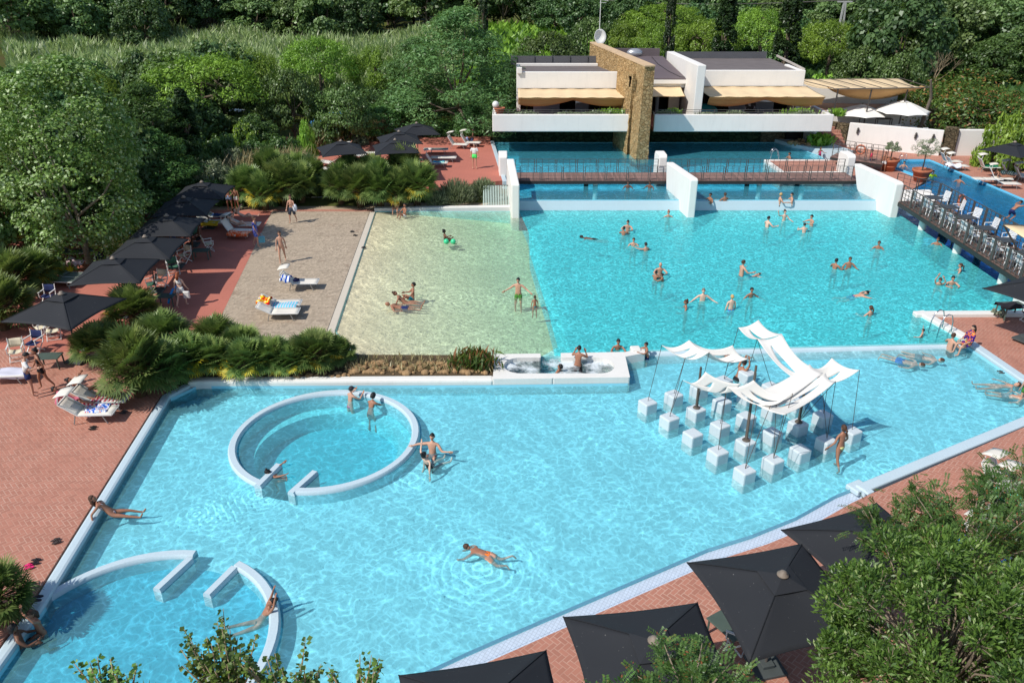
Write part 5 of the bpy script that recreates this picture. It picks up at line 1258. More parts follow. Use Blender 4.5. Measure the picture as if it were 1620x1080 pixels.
# ---- black parasols
def fabric(name, rgb, rough=.75, fade=.25, spec=.3, sheen=0):
    t = NT(name); c = srgb(*rgb); v = t.pos(obj=True)
    n1 = t.noise(v, 1.3, 4, .6); w = t.noise(t.pos((60, 60, 60), obj=True), 1, 1)
    col = t.mix(t.math('MULTIPLY', n1, fade), c, scl(c, 1.9)); col = t.mix(t.math('MULTIPLY', w, .2), col, scl(c, .7))
    sp = t.ramp(t.noise(v, 26, 1), [(.77, (0, 0, 0, 1)), (.79, (1, 1, 1, 1))]); col = t.mix(t.math('MULTIPLY', sp, .5), col, srgb(170, 170, 165))
    t.bsdf(col, rough, t.bump(w, .1, .005), spec=spec); return t.mat
BLACKF = fabric('black_canvas', (38, 40, 44)); SEAM = M('black_seam', (24, 25, 28), .6, .1)
def parasol(size, rise, name='parasol', mat=BLACKF, sides=4, curve=.07, polem=None, hh=2.75, label=None):
    root = empty(name, (0, 0, 0), 0, label, 'parasol'); n = 14; b = MB(); vs = []; fs = []
    hr = size / 2 if sides == 4 else size / 2
    cr = [(math.cos(2 * math.pi * (k + .5) / sides), math.sin(2 * math.pi * (k + .5) / sides)) for k in range(sides)]
    Rr = hr * (math.sqrt(2) if sides == 4 else 1)
    def rim(k, u): # between corner k and k+1
        a, c_ = cr[k % sides], cr[(k + 1) % sides]; x, y = a[0] + (c_[0] - a[0]) * u, a[1] + (c_[1] - a[1]) * u
        q = 1 - curve * math.sin(math.pi * u); return x * Rr * q, y * Rr * q, -.035 * math.sin(math.pi * u) * -1
    zt = hh; m = 10
    for ring_ in range(m + 1):
        t_ = ring_ / m * .8 + .2 if ring_ else .12
        for k in range(sides):
            for j in range(n):
                x, y, dz = rim(k, j / n); ridge = math.sin(math.pi * j / n)
                z = zt - rise * (t_ ** 1.15) - .07 * ridge * t_ * (1 - t_) * 4 * .6 + dz * t_
                vs.append((x * t_, y * t_, z))
    N_ = sides * n
    for r_ in range(m):
        for k in range(N_): fs.append((r_ * N_ + k, (r_ + 1) * N_ + k, (r_ + 1) * N_ + (k + 1) % N_, r_ * N_ + (k + 1) % N_))
    b.add(vs, fs); can = b.build('canopy', mat, root, smooth=True, solid=.012)
    b = MB()
    for k in range(sides):
        pts = [vs[r_ * N_ + k * n] for r_ in range(m + 1)]; b.tube([(p[0], p[1], p[2] + .012) for p in pts], .012, 5)
    b.build('seam', SEAM if sides == 4 else mat, can)
    # vent flap: a small raised square on top
    b = MB(); q = .26 if sides == 4 else .18; c4 = [(x * Rr * q, y * Rr * q) for x, y in cr]
    vv = [(x, y, zt - rise * q ** 1.15 + .03) for x, y in c4] + [(0, 0, zt + .06)]
    b.add(vv, [(k, (k + 1) % sides, sides) for k in range(sides)]); b.build('vent', mat, root, solid=.012)
    b = MB(); b.lathe([(.13, 0), (.13, .03), (.08, .06), (.07, .1), (.02, .12)], (0, 0, zt + .04), 14); b.build('finial', M('worn_cap', (132, 120, 108), .6, .2), root, smooth=True)
    b = MB()
    for k in range(sides):
        x, y = cr[k][0] * Rr * .97, cr[k][1] * Rr * .97; b.bar((0, 0, zt - .12), (x, y, zt - rise * .97 - .04), .03)
        b.bar((0, 0, zt - .95), (x * .5, y * .5, zt - rise * .52 - .05), .022)
    b.build('rib_frame', polem or POLE, root)
    b = MB(); b.lathe([(.032, 0), (.032, zt - .02)], n=10); b.build('pole', polem or POLE, root)
    b = MB(); b.box((0, 0, .04), (.75, .75, .08)); b.box((0, 0, .12), (.3, .3, .1)); b.build('base', M('base_plate', (72, 78, 78), .7, .15), root, bevel=.01)
    return Rep(root)
UB = parasol(3.05, .62, curve=.06)
GU = 'black square parasols on the left deck'; GT = 'black square parasols on the upper terrace'; GR = 'black square parasols on the near right deck'
def hubat(px, py, zg, rot, lb, g, rep=None, sc=1):
    p = at(px, py, zg + 2.85); return (rep or UB).put((p.x, p.y, zg), R(rot), lb, g, sc)
hubat(98, 468, .27, -14, 'large black parasol nearest the camera on the left deck', GU, sc=1.05)
hubat(178, 407, .27, 6, 'black parasol second from the front on the left deck', GU)
hubat(229, 373, .27, 4, 'black parasol third from the front of the left row', GU)
hubat(263, 340, .27, 5, 'black parasol dappled by tree shade, fourth from the front of the left row', GU)
hubat(290, 311, .27, 6, 'black parasol second from the far end of the left row', GU)
hubat(319, 287, .27, 4, 'black parasol at the far end of the left row, beside the pair', GU)
hubat(539, 222, .93, 20, 'leftmost black parasol on the upper terrace, apart from the others', GT)
hubat(625, 220, .93, 12, 'front black parasol of the three clustered on the upper terrace', GT)
hubat(631, 207, .93, 14, 'middle black parasol of the terrace cluster', GT)
hubat(659, 194, .93, 16, 'rearmost black parasol of the terrace cluster against the trees', GT)
hubat(1239, 906, .2, 13, 'black parasol with grey cap between two others at the lower right', GR)
hubat(1035, 1010, .2, 8, 'black parasol at the bottom centre beside the overflow channel', GR)
hubat(1392, 838, .2, 21, 'black parasol half hidden behind the trees at lower right', GR)
hubat(770, 1106, .2, 12, 'black parasol cut off by the bottom edge', GR)
hubat(1652, 440, .3, 28, 'black parasol cut by the right edge over the small brick deck', 'black parasols at the right edge')
hubat(1606, 224, .3, 30, 'black parasol at the right edge below the flowering shrubs', 'black parasols at the right edge')
UW = parasol(4.3, .85, mat=M('white_canvas', (232, 230, 224), .8, .04, 1), sides=8, curve=.03, polem=METAL, label='x')
for px, py, lb in ((1365, 164, 'left white octagonal parasol on the upper terrace'), (1431, 157, 'right white octagonal parasol on the upper terrace')):
    p = aty(px, py, 70.3 if px < 1400 else 69.3); UW.put((p.x, p.y, 1.2), .2, lb, 'white parasols', sc=(1.06, 1.06, (p.z - 1.2) / 2.85))

# ---- sun loungers
WHITEF = fabric('white_mesh', (222, 216, 204), .8, .1); GREYF = fabric('grey_green_mesh', (112, 124, 116), .8, .1)
def lounger(back, shade=True, name='sun_lounger', length=1.9):
    root = empty(name, (0, 0, 0), 0, 'x', 'sun lounger'); h = .36; w = .66
    bx = -length / 2 + .72; a = R(back)
    tip = (bx - .74 * math.cos(a), h + .74 * math.sin(a))
    fr = MB()
    for s_ in (-1, 1):
        fr.bar((bx, s_ * w / 2, h), (length / 2, s_ * w / 2, h), .04); fr.bar((bx, s_ * w / 2, h), (tip[0], s_ * w / 2, tip[1]), .04)
    fr.bar((length / 2, -w / 2, h), (length / 2, w / 2, h), .04); fr.bar((tip[0], -w / 2, tip[1]), (tip[0], w / 2, tip[1]), .04); fr.bar((bx, -w / 2, h - .02), (bx, w / 2, h - .02), .03)
    fr.build('frame', WSTEEL, root)
    b = MB(); b.grid(lambda u, v: (bx + (length / 2 - bx) * u, (v - .5) * (w - .04), h + .015 - .05 * math.sin(math.pi * u) * math.sin(math.pi * v)), 6, 4)
    b.build('seat', WHITEF, root, smooth=True, solid=.02)
    b = MB(); b.grid(lambda u, v: (bx + (tip[0] - bx) * u, (v - .5) * (w - .04), h + .015 + (tip[1] - h) * u - .03 * math.sin(math.pi * u)), 5, 4); b.build('backrest', WHITEF, root, smooth=True, solid=.02)
    for x in (bx - .1, length / 2 - .35):
        for s_ in (-1, 1):
            l_ = MB(); l_.bar((x, s_ * (w / 2 - .02), h - .02), (x + (.14 if x > 0 else -.1), s_ * (w / 2 - .02), 0), .035); l_.build('leg', M('grey_leg', (150, 152, 152), .4, .05, metal=.4), root)
    if shade:
        b = MB(); c_ = (tip[0] + .16, tip[1] + .30); b.grid(lambda u, v: (c_[0] - .26 + .52 * u, (v - .5) * w, c_[1] - .03 + .10 * u + .03 * math.sin(math.pi * u)), 4, 3)
        sh = b.build('sunshade', WHITEF, root, smooth=True, solid=.02)
        for s_ in (-1, 1): b = MB(); b.bar((tip[0], s_ * w / 2, tip[1]), (c_[0] - .1, s_ * w / 2, c_[1] - .03), .025); b.build('shade_arm', WSTEEL, sh)
    return Rep(root)
LA, LB, LC, LD = lounger(38), lounger(28, False), lounger(0, False), lounger(58)
def put_l(rep, px, py, z, deg, lb, g, swap=None): p = at(px, py, z + .3); return rep.put((p.x, p.y, z), R(deg), lb, g, swap=swap)
GY = {'seat': GREYF, 'backrest': GREYF}
g = 'sun loungers on the near left deck'
put_l(LA, 140, 652, .27, 3, 'white lounger with raised sunshade and colourful towel, nearer of the pair by the pool', g)
put_l(LA, 160, 632, .27, 3, 'white lounger behind the front one, with the reading woman on it', g)
put_l(LB, 6, 592, .27, 4, 'white lounger cut by the left edge, covered with a pale towel', g)
g = 'sun loungers on the pebble paving'
put_l(LA, 473, 447, .262, 2, 'white lounger with a blue towel over its shade, alone on the pebbles', g)
put_l(LB, 444, 481, .262, 3, 'lounger under the turquoise striped towel', g); put_l(LB, 440, 494, .262, 3, 'bare white lounger in front of the striped-towel one', g)
g = 'sun loungers under the left parasols'
for q in ((LB, 338, 352, 3, 'white lounger with a yellow towel under the left parasols', None), (LB, 342, 342, 2, 'grey lounger behind the yellow-towel one', GY), (LD, 372, 366, -6, 'lounger with an orange patterned towel beside the dress wearer', None), (LB, 386, 356, 3, 'white lounger holding the sunbather with raised knees', None),
          (LB, 112, 436, -8, 'grey-green lounger in shade behind the second parasol', GY), (LB, 92, 444, -4, 'grey-green lounger with bags, in shade at far left', GY), (LB, 118, 400, 12, 'shaded lounger with a blue cloth beneath the poplar', GY), (LB, 170, 372, 10, 'shaded white lounger under the poplar branches', None), (LB, 146, 386, 15, 'shaded lounger beside the cluttered chairs under the poplar', None), (LB, 285, 333, 0, 'pale lounger seen between the two farthest left parasols', None), (LB, 270, 365, 0, 'green-towelled lounger between the left parasols', None)):
    put_l(q[0], q[1], q[2], .27, q[3], q[4], g, q[5])
g = 'sun loungers on the upper terrace'
for q in ((LD, 560, 247, 0, 'lounger with the sunbather right of the leftmost terrace parasol'), (LB, 576, 243, 0, 'empty lounger behind the terrace sunbather'), (LD, 688, 258, 0, 'lounger with a blue and green towel on the terrace'), (LC, 702, 250, 0, 'flat beige lounger on the terrace'), (LC, 690, 237, 0, 'grey lounger under the rear terrace parasols'), (LD, 722, 229, -10, 'upright white lounger with sunshade against the dark hedge'), (LD, 742, 226, -8, 'lounger with clothes piled on it beside the upright white one'), (LB, 522, 258, 150, 'lounger tipped among the left palms of the terrace'), (LB, 516, 268, 160, 'white lounger at the palm edge of the terrace')):
    put_l(q[0], q[1], q[2], .93, q[3], q[4], g, GY if 'grey' in q[4] else None)
g = 'sun loungers on the far right deck'
for q in ((LD, 1510, 263, -4, 'lounger heaped with a white towel, leftmost on the far right deck'), (LD, 1500, 256, -4, 'lounger behind the white towel one'), (LD, 1560, 265, -6, 'lounger with a dark green towel on the far right deck'), (LC, 1562, 284, -4, 'low lounger next to the pool edge on the far right deck'), (LD, 1578, 282, -20, 'white lounger with its sunshade up, in the middle of the right cluster'), (LB, 1590, 291, -4, 'lounger closest to the pool in the right cluster'), (LD, 1598, 276, -15, 'lounger with a green striped towel in the right cluster'), (LD, 1618, 280, -12, 'lounger at the right edge with a sunbather')):
    put_l(q[0], q[1], q[2], .32, q[3], q[4], g)
g = 'sun loungers behind the lower right trees'
for q in ((LD, 1585, 772, -60, 'cream lounger glimpsed through the pinnate leaves at right'), (LD, 1608, 792, -60, 'lounger with a bright turquoise towel glimpsed through leaves'), (LD, 1592, 862, -55, 'cream lounger under the tree at the right edge'), (LD, 1562, 872, -55, 'lounger with a blue towel under the tree at lower right')):
    put_l(q[0], q[1], q[2], .2, q[3], q[4], g)
for l_ in (LA, LB, LC, LD): l_.done()

# ---- towels and small things
def stripes(name, a, c_, sc=9, dirn=0, third=None):
    t = NT(name); v = t.pos((sc, sc, sc), dirn, obj=True); sp = t.n('ShaderNodeSeparateXYZ'); t.l(v, sp.inputs[0])
    f = t.math('FRACT', sp.outputs[0]); col = t.ramp(f, [(0, srgb(*a)), (.45, srgb(*(third or c_))), (.7, srgb(*c_))], 'CONSTANT'); t.bsdf(col, .95, spec=.1); return t.mat
def blotch(name, a, c_, d, sc=6):
    t = NT(name); v = t.noise(t.pos(obj=True), sc, 3, .6, 1.0); t.bsdf(t.ramp(v, [(.40, srgb(*a)), (.5, srgb(*c_)), (.6, srgb(*d))], 'CONSTANT'), .95, spec=.1); return t.mat
def towel(px, py, z, l_, w, deg, mat, label, ht=.30, bumpy=.03, name='towel', cat='towel', zoff=.37):
    p = at(px, py, z + zoff); rr = random.Random(px * 7 + py); b = MB(); ph = rr.uniform(0, 6)
    b.grid(lambda u, v: ((u - .5) * l_, (v - .5) * w, bumpy * (math.sin(u * 9 + ph) * .5 + math.cos(v * 7 + u * 4 + ph) * .5 + .6) - (ht * .5 if abs(v - .5) > .49 else 0)), 14, 9)
    o = b.build(name, mat, smooth=True, solid=.012); o.location = (p.x, p.y, z + zoff + .01); o.rotation_euler = (0, 0, R(deg)); return tag(o, label, cat)
towel(155, 646, .27, .75, .6, 5, blotch('towel_print', (30, 90, 190), (230, 240, 245), (190, 40, 60), 9), 'crumpled blue white and red towel on the front lounger', bumpy=.06)
towel(165, 630, .27, 1.3, .62, 3, stripes('pink_stripes', (226, 220, 220), (190, 70, 96), 7), 'white and pink striped towel under the reading woman')
towel(18, 588, .27, 1.3, .75, 4, M('pale_towel', (206, 206, 220), .95, .05), 'pale grey towel draped over the lounger at the left edge')
towel(450, 482, .262, 1.2, .68, 3, stripes('turq_stripes', (90, 200, 216), (214, 190, 216), 8, 0, (160, 206, 230)), 'turquoise and lilac striped towel on the pebble paving')
towel(418, 475, .262, .62, .7, 3, blotch('red_yellow_print', (214, 40, 30), (240, 206, 30), (244, 240, 220), 4), 'red and yellow print towel slung over a lounger back', bumpy=.1, zoff=.62)
towel(452, 440, .262, .5, .62, 3, stripes('blue_white', (36, 80, 170), (226, 230, 236), 5), 'blue and white towel hung on the lounger sunshade', zoff=.72, bumpy=.08)
towel(467, 444, .262, .42, .3, 20, M('navy_cloth', (30, 34, 76), .95, .1), 'navy cushion on the lounger on the pebbles', bumpy=.09, name='cushion', cat='cushion')
towel(333, 352, .27, 1.0, .62, 3, M('yellow_towel', (236, 196, 50), .95, .06), 'plain yellow towel on a lounger under the left parasols')
towel(378, 368, .27, 1.3, .66, -6, blotch('orange_print', (236, 90, 40), (240, 150, 110), (236, 226, 206), 6), 'orange patterned towel beside the person in the blue dress')
towel(345, 340, .27, .8, .5, 2, M('navy_towel', (24, 60, 110), .95, .1), 'dark blue towel on the grey lounger')
towel(290, 333, .27, 1.2, .6, 0, stripes('cream_stripes', (236, 230, 210), (200, 160, 60), 2), 'cream and ochre towel between the farthest left parasols')
towel(250, 366, .27, .9, .6, 0, blotch('green_print', (60, 130, 90), (150, 200, 160), (220, 230, 214), 5), 'green printed towel between the left parasols')
towel(694, 256, .93, .9, .6, 0, blotch('sea_print', (40, 120, 190), (90, 200, 170), (230, 235, 240), 6), 'blue and green printed towel on the upper terrace')
towel(1508, 262, .32, 1.0, .7, -4, M('white_towel', (232, 232, 238), .95, .04), 'heaped white towel on the far right deck', bumpy=.12)
towel(1566, 263, .32, 1.1, .66, -6, M('dark_green_towel', (18, 110, 76), .95, .1), 'dark green towel on the far right deck', bumpy=.07)
towel(1594, 272, .32, .8, .6, -40, stripes('green_stripes', (40, 130, 80), (230, 234, 226), 8), 'green and white striped towel in the right lounger cluster', zoff=.5)
towel(1612, 790, .2, 1.4, .7, -60, M('turquoise_towel', (40, 226, 190), .95, .06), 'bright turquoise towel glimpsed through the leaves at right')
towel(1556, 868, .2, 1.2, .6, -55, M('blue_towel', (70, 140, 220), .95, .06), 'sky blue towel under the lower right tree')
towel(742, 222, .93, .6, .5, 0, M('lilac_cloth', (150, 160, 200), .95, .1), 'pale blue clothes piled on the lounger by the hedge', bumpy=.14)
towel(108, 428, .27, .5, .4, 0, M('yellow_bag', (214, 180, 30), .8, .1), 'bright yellow bag in the shade behind the second parasol', bumpy=.16, name='bag', cat='bag')
towel(75, 441, .27, .5, .5, 20, M('blue_cloth', (50, 80, 190), .9, .1), 'blue cloth on the shaded lounger at far left', bumpy=.12, name='cloth', cat='cloth')
towel(143, 374, .27, .7, .5, 20, M('pale_blue_cloth', (130, 150, 210), .9, .1), 'pale blue cloth on a lounger beneath the poplar', bumpy=.12, name='cloth', cat='cloth')
towel(120, 415, .27, .9, .6, -30, M('pink_towel', (216, 186, 190), .9, .1), 'pale pink towel over a chair back in the shade', bumpy=.16, zoff=.6)
towel(1578, 497, .3, .5, .4, 10, blotch('bag_print', (90, 96, 80), (150, 150, 130), (60, 70, 66)), 'grey-green duffel bag lying on the small brick deck', bumpy=.16, zoff=.02, name='bag', cat='bag')
towel(1595, 482, .3, 1.0, .5, 5, M('dark_cloth', (34, 32, 38), .9, .1), 'dark cloth spread over the table at the right edge', bumpy=.05, zoff=.74, name='cloth', cat='cloth')
towel(192, 356, .27, .3, .3, 0, M('blue_bag', (30, 110, 190), .8, .1), 'small blue bag under the trees at left', bumpy=.2, zoff=.1, name='bag', cat='bag')
b = MB(); p = at(247, 325, .5); b.sphere((p.x, p.y, .42), (.22, .2, .2), 12, 8); tag(b.build('ball', M('green_vinyl', (50, 190, 60), .3, .05), smooth=True), 'green ball under the far left parasols', 'ball')
for q in ((146, 676, 10, (40, 38, 36), 'dark flip-flops lying below the front lounger'), (45, 895, 30, (230, 40, 120), 'bright pink flip-flops at the pool corner, lower left'), (55, 887, 10, (40, 36, 40), 'black flip-flops beside the pink pair'), (88, 855, 40, (70, 60, 56), 'dark sandals on the brick by the left coping'), (557, 366, 30, (50, 52, 54), 'flip-flops in the middle of the pebble paving'), (575, 390, 0, (44, 46, 50), 'flip-flops on the kerb of the sandy pool'), (562, 372, 60, (60, 56, 52), 'second pair of sandals on the pebble paving'), (195, 651, 0, (60, 60, 64), 'grey slippers beside the feet of the lounger pair'), (60, 950, 10, (40, 40, 60), 'slippers on the coping by the lower left palm'), (1582, 592, 0, (80, 90, 90), 'sandals on the coping near the reclining woman')):
    p = at(q[0], q[1], .3); root = empty('flip_flops', (p.x, p.y, .285 if q[0] > 60 or q[1] < 900 else .28), R(q[2]), q[4], 'footwear')
    z_ = {575: .245, 1582: .39, 60: .37}.get(q[0], .28); root.location.z = z_
    for s_ in (-1, 1):
        b = MB(); oc = [(.0 + .13 * math.cos(a) * (1.05 if math.cos(a) > 0 else .95), s_ * .07 + .048 * math.sin(a) * (1.1 if math.cos(a) > 0 else .8)) for a in [2 * math.pi * k / 14 for k in range(14)]]
        b.prism(ccw(oc), 0, .022, bottom=True); b.tube([(.07, s_ * .07, .02), (.03, s_ * .07 - .02, .05), (-.02, s_ * .07 - .042, .022)], .008, 5); b.tube([(.07, s_ * .07, .02), (.03, s_ * .07 + .02, .05), (-.02, s_ * .07 + .042, .022)], .008, 5)
        b.build('sandal', M('rubber_%d_%d' % (q[3][0], q[3][1]), q[3], .6, .1), root)
# ---- chairs and tables
PLAST = M('white_plastic', (226, 228, 228), .4, .05, 2, spec=.5)
def wchair():
    root = empty('plastic_chair', (0, 0, 0), 0, 'x', 'chair')
    b = MB(); b.box((0, 0, .43), (.46, .46, .03)); b.build('seat', PLAST, root, bevel=.01)
    b = MB()
    for i in range(6): b.box((0, -.23 - i * .012, .50 + i * .075), (.44, .02, .058))
    for s_ in (-1, 1): b.bar((s_ * .23, -.22, .43), (s_ * .22, -.30, .95), .035)
    b.box((0, -.31, .95), (.46, .03, .06)); b.build('backrest', PLAST, root)
    for s_ in (-1, 1):
        b = MB(); b.bar((s_ * .24, -.26, .66), (s_ * .25, .2, .66), .05, .025); b.bar((s_ * .25, .2, .66), (s_ * .24, .2, .43), .03); b.build('armrest', PLAST, root)
    for x in (-1, 1):
        for y in (-1, 1): b = MB(); b.bar((x * .2, y * .2, .43), (x * .24, y * .25, 0), .04); b.build('leg', PLAST, root)
    return Rep(root)
def table(mat, name='table', w=.8, l_=.8, h=.73):
    root = empty(name, (0, 0, 0), 0, 'x', 'table'); b = MB(); b.box((0, 0, h - .02), (l_, w, .04)); b.build('tabletop', mat, root, bevel=.01)
    for x in (-1, 1):
        for y in (-1, 1): b = MB(); b.bar((x * (l_ / 2 - .06), y * (w / 2 - .06), h - .04), (x * (l_ / 2 - .05), y * (w / 2 - .05), 0), .05); b.build('leg', mat, root)
    return Rep(root)
DGREY = M('dark_plastic', (62, 66, 68), .5, .1); CW = wchair(); TD = table(DGREY)
orderw = ['first', 'second', 'third', 'fourth', 'fifth', 'sixth', 'seventh', 'eighth', 'ninth', 'tenth', 'eleventh', 'twelfth', 'thirteenth']
for i in range(11):
    y = 47.6 - i * 1.12 - (.25 if i % 2 else 0)
    CW.put((24.85, y, 1.25), R(-90 + rnd.uniform(-12, 12)), '%s white chair from the fin wall, near rail of the right footbridge' % orderw[i], 'white chairs on the right footbridge')
for i in range(7):
    y = 47.8 - i * 1.8
    CW.put((26.35, y - .2, 1.25), R(90 + rnd.uniform(-25, 25)), '%s white chair from the fin wall, far rail of the right footbridge' % orderw[i], 'white chairs on the right footbridge')
for i in range(6): TD.put((25.6, 47.3 - i * 2.0, 1.25), rnd.uniform(-.1, .1), '%s dark square table from the fin wall on the right footbridge' % orderw[i], 'dark tables on the right footbridge')
for i, (x, y, a) in enumerate(((29.6, 69.5, 20), (31.2, 68.9, -20), (32.2, 68.4, 30), (33.6, 67.8, -30), (34.6, 67.3, 10), (30.4, 70.0, 180), (33.0, 69.4, 160))):
    CW.put((x, y, 1.2), R(a + 180), 'white chair on the terrace behind the retaining wall, %s' % ['at the left end', 'second from the left', 'beside the bar table', 'right of the bar table', 'at the right end', 'under the left parasol', 'under the right parasol'][i], 'white chairs on the upper terrace')
TD.put((30.3, 69.6, 1.2), 0, 'dark table under the left white parasol', 'terrace tables'); TD.put((33.6, 68.8, 1.2), 0, 'dark table under the right white parasol', 'terrace tables')
b = table(METAL, 'bar_table', .6, 1.3, 1.35); b.put((31.9, 69.7, 1.2), -.1, 'tall thin-legged bar table between the white parasols')
TL = table(M('green_grey_table', (78, 92, 84), .5, .1), 'low_table', .6, .9, .5)
for px, py, z, a, lb in ((78, 566, .27, 5, 'low dark green table beside the pole of the nearest left parasol'), (318, 398, .27, 5, 'low table among the seated group under the left parasols'), (262, 470, .27, 0, 'low grey table between the palm and the third parasol'), (1152, 992, .2, -58, 'dark low table between the two lower right parasols'), (1600, 489, .3, 8, 'dark table in the shade at the right edge')):
    p = at(px, py, z + .4); TL.put((p.x, p.y, z), R(a), lb, 'low tables', sc=1.25 if px > 1500 else 1)
def dchair(mat):
    root = empty('folding_chair', (0, 0, 0), 0, 'x', 'chair'); b = MB()
    for s_ in (-1, 1):
        b.bar((s_ * .27, -.2, 0), (s_ * .27, .22, .42), .03); b.bar((s_ * .27, .22, 0), (s_ * .27, -.2, .42), .03); b.bar((s_ * .27, -.22, .4), (s_ * .27, -.3, .9), .03); b.bar((s_ * .27, .22, .42), (s_ * .27, .22, .62), .03)
    b.bar((-.27, .22, .05), (.27, .22, .05), .025); b.bar((-.27, -.2, .05), (.27, -.2, .05), .025); b.build('frame', WSTEEL, root)
    for s_ in (-1, 1): b = MB(); b.box((s_ * .27, -.02, .635), (.055, .54, .03)); b.build('armrest', WSTEEL, root)
    b = MB(); b.grid(lambda u, v: (-.25 + .5 * u, -.2 + .42 * v, .43 - .05 * math.sin(math.pi * u)), 5, 3); b.build('seat', mat, root, smooth=True, solid=.015)
    b = MB(); b.grid(lambda u, v: (-.26 + .52 * u, -.235 - .06 * v - .04 * math.sin(math.pi * u), .5 + .36 * v), 5, 3); b.build('backrest', mat, root, smooth=True, solid=.015); return Rep(root)
DC1 = dchair(M('cream_sling', (214, 204, 178), .9, .08)); DC2 = dchair(M('green_sling', (60, 104, 84), .9, .1)); DC3 = dchair(M('navy_sling', (30, 42, 84), .9, .1))
for rep, px, py, a, lb in ((DC1, 292, 405, 150, 'white-framed folding chair beyond the second parasol'), (DC2, 274, 424, -150, 'green folding chair left of the woman with the noodle'), (DC1, 254, 445, 170, 'cream folding chair with clothes on its back'), (DC2, 240, 452, 120, 'green-seated folding chair behind the cream one'), (DC1, 26, 558, 200, 'cream folding chair at the left edge with a yellow cloth'), (DC3, 54, 545, 170, 'folding chair hung with a navy towel near the nearest left parasol'), (DC1, 66, 520, 140, 'white folding chair under the nearest left parasol'), (DC1, 84, 525, -160, 'second white folding chair under the nearest left parasol'), (DC3, 76, 470, 180, 'navy folding chair above the nearest left parasol'), (DC2, 306, 372, 60, 'green folding chair of the seated group'), (DC1, 330, 388, -60, 'white folding chair of the seated group'), (DC2, 190, 372, 30, 'green folding chair under the trees at left'), (DC3, 160, 410, 30, 'navy folding chair in the shade behind the loungers')):
    p = at(px, py, .6); rep.put((p.x, p.y, .27), R(a), lb, 'folding chairs on the left deck')
for d_, px, py, a, z, lb in ((DC1, 1168, 1003, 60, .2, 'white folding chair between the two lower right parasols'), (DC3, 1630, 497, 90, .3, 'dark folding chair at the right edge')):
    p = at(px, py, z + .4); d_.put((p.x, p.y, z), R(a), lb, 'folding chairs at the right')
p = at(137, 556, .27); TLB = MB(); TLB.box((p.x, p.y + .15, .5), (.62, .5, .04), rot=Euler((R(50), 0, .1)).to_matrix()); tag(TLB.build('folded_board', M('green_board', (92, 116, 104), .6, .08), bevel=.01), 'green board leaning behind the pole of the nearest left parasol', 'board')
# ---- potted olives
TERRA = M('terracotta', (176, 106, 76), .85, .2, 4, .2, obj=True)
def potted(px, py, z, s, lb, th, cr):
    p = at(px, py, z); root = empty('potted_olive_tree', (p.x, p.y, z), 0, lb, 'potted tree', 'potted olive trees'); b = MB()
    b.lathe([(.36 * s, 0), (.52 * s, .62 * s), (.58 * s, .63 * s), (.6 * s, .78 * s), (.52 * s, .8 * s), (.5 * s, .7 * s), (.02, .68 * s)], n=24); b.lathe([(.45 * s, .3 * s), (.475 * s, .33 * s), (.455 * s, .36 * s)], n=24); b.build('pot', TERRA, root, smooth=True)
    tb = MB(); tb.tube([(0, 0, .6 * s), (.04, .05, .6 * s + th * .5), (0, 0, .6 * s + th)], [.05, .045, .035], 7)
    C, N, A, tone, cc = crown('bush', 22, 2600, .12, int(px)); sc = np.array([cr, cr, cr * 1.1]); C = C * sc; C[:, 2] += .6 * s + th
    for k in range(9): e = Vector((cc[k] * sc)) + Vector((0, 0, .6 * s + th)); tb.tube([(0, 0, .6 * s + th * .92), e], [.025, .01], 5)
    tb.build('trunk', BARK, root); leaves_obj('crown', C, N, .10, L_GREY, .3, tone, root, A)
potted(1405, 270, .32, 1.15, 'smaller olive tree in a terracotta pot, left of the pair', 1.0, .55); potted(1455, 287, .32, 1.15, 'taller spreading olive tree in a terracotta pot by the deep pool', 1.5, .95)
potted(1405, 270, .32, .01, 'x', .01, .01) if False else None
root = empty('flower_pot', (-1.0, 65.2, 2.8), 0, 'wide terracotta bowl with white flowers at the left end of the terrace', 'pot'); b = MB(); b.lathe([(.3, 0), (.42, .3), (.46, .3), (.46, .36), (.02, .34)], (0, 0, 1.05), 18); b.lathe([(.3, .0), (.25, 1.06)], n=12); b.build('pot', TERRA, root)
b = MB(); b.sphere((-.3, 0, 1.65), .28, 10, 7); b.build('lamp_globe', WSTEEL, root, smooth=True)
def fx8():
    x = rnd.choice([rnd.uniform(.2, 9.2), rnd.uniform(11.4, 24.5)]); return (x, 64.6 + rnd.uniform(-.15, .25), 3.62 + .2 * math.sin(x * 1.7) * math.sin(x * .6))
reeds('planter_foliage', 5200, fx8, .10, .30, L_GREY, 'row of grey-green plants behind the terrace parapet', 'plants', w=.3, seg=2, tips=.1)
def fx9():
    a = rnd.choice([(8.0, 1.0), (12.9, .5), (23, 1.0), (26.0, .5)]); return (a[0] + rnd.gauss(0, a[1] * .5), 65.2 + rnd.gauss(0, .2), 3.6)
reeds('planter_foliage', 1800, fx9, .15, .5, L_BRIGHT, 'brighter bushes behind the terrace parapet', 'plants', w=.3, seg=2)
def fx10():
    return (25.3 + rnd.gauss(0, .35), 66.2 + rnd.gauss(0, .3), 1.1)
reeds('shrub_foliage', 900, fx10, .2, .6, L_BRIGHT, 'small bright shrub on the rocks at the end of the upper pool', 'plant', w=.4, seg=1)
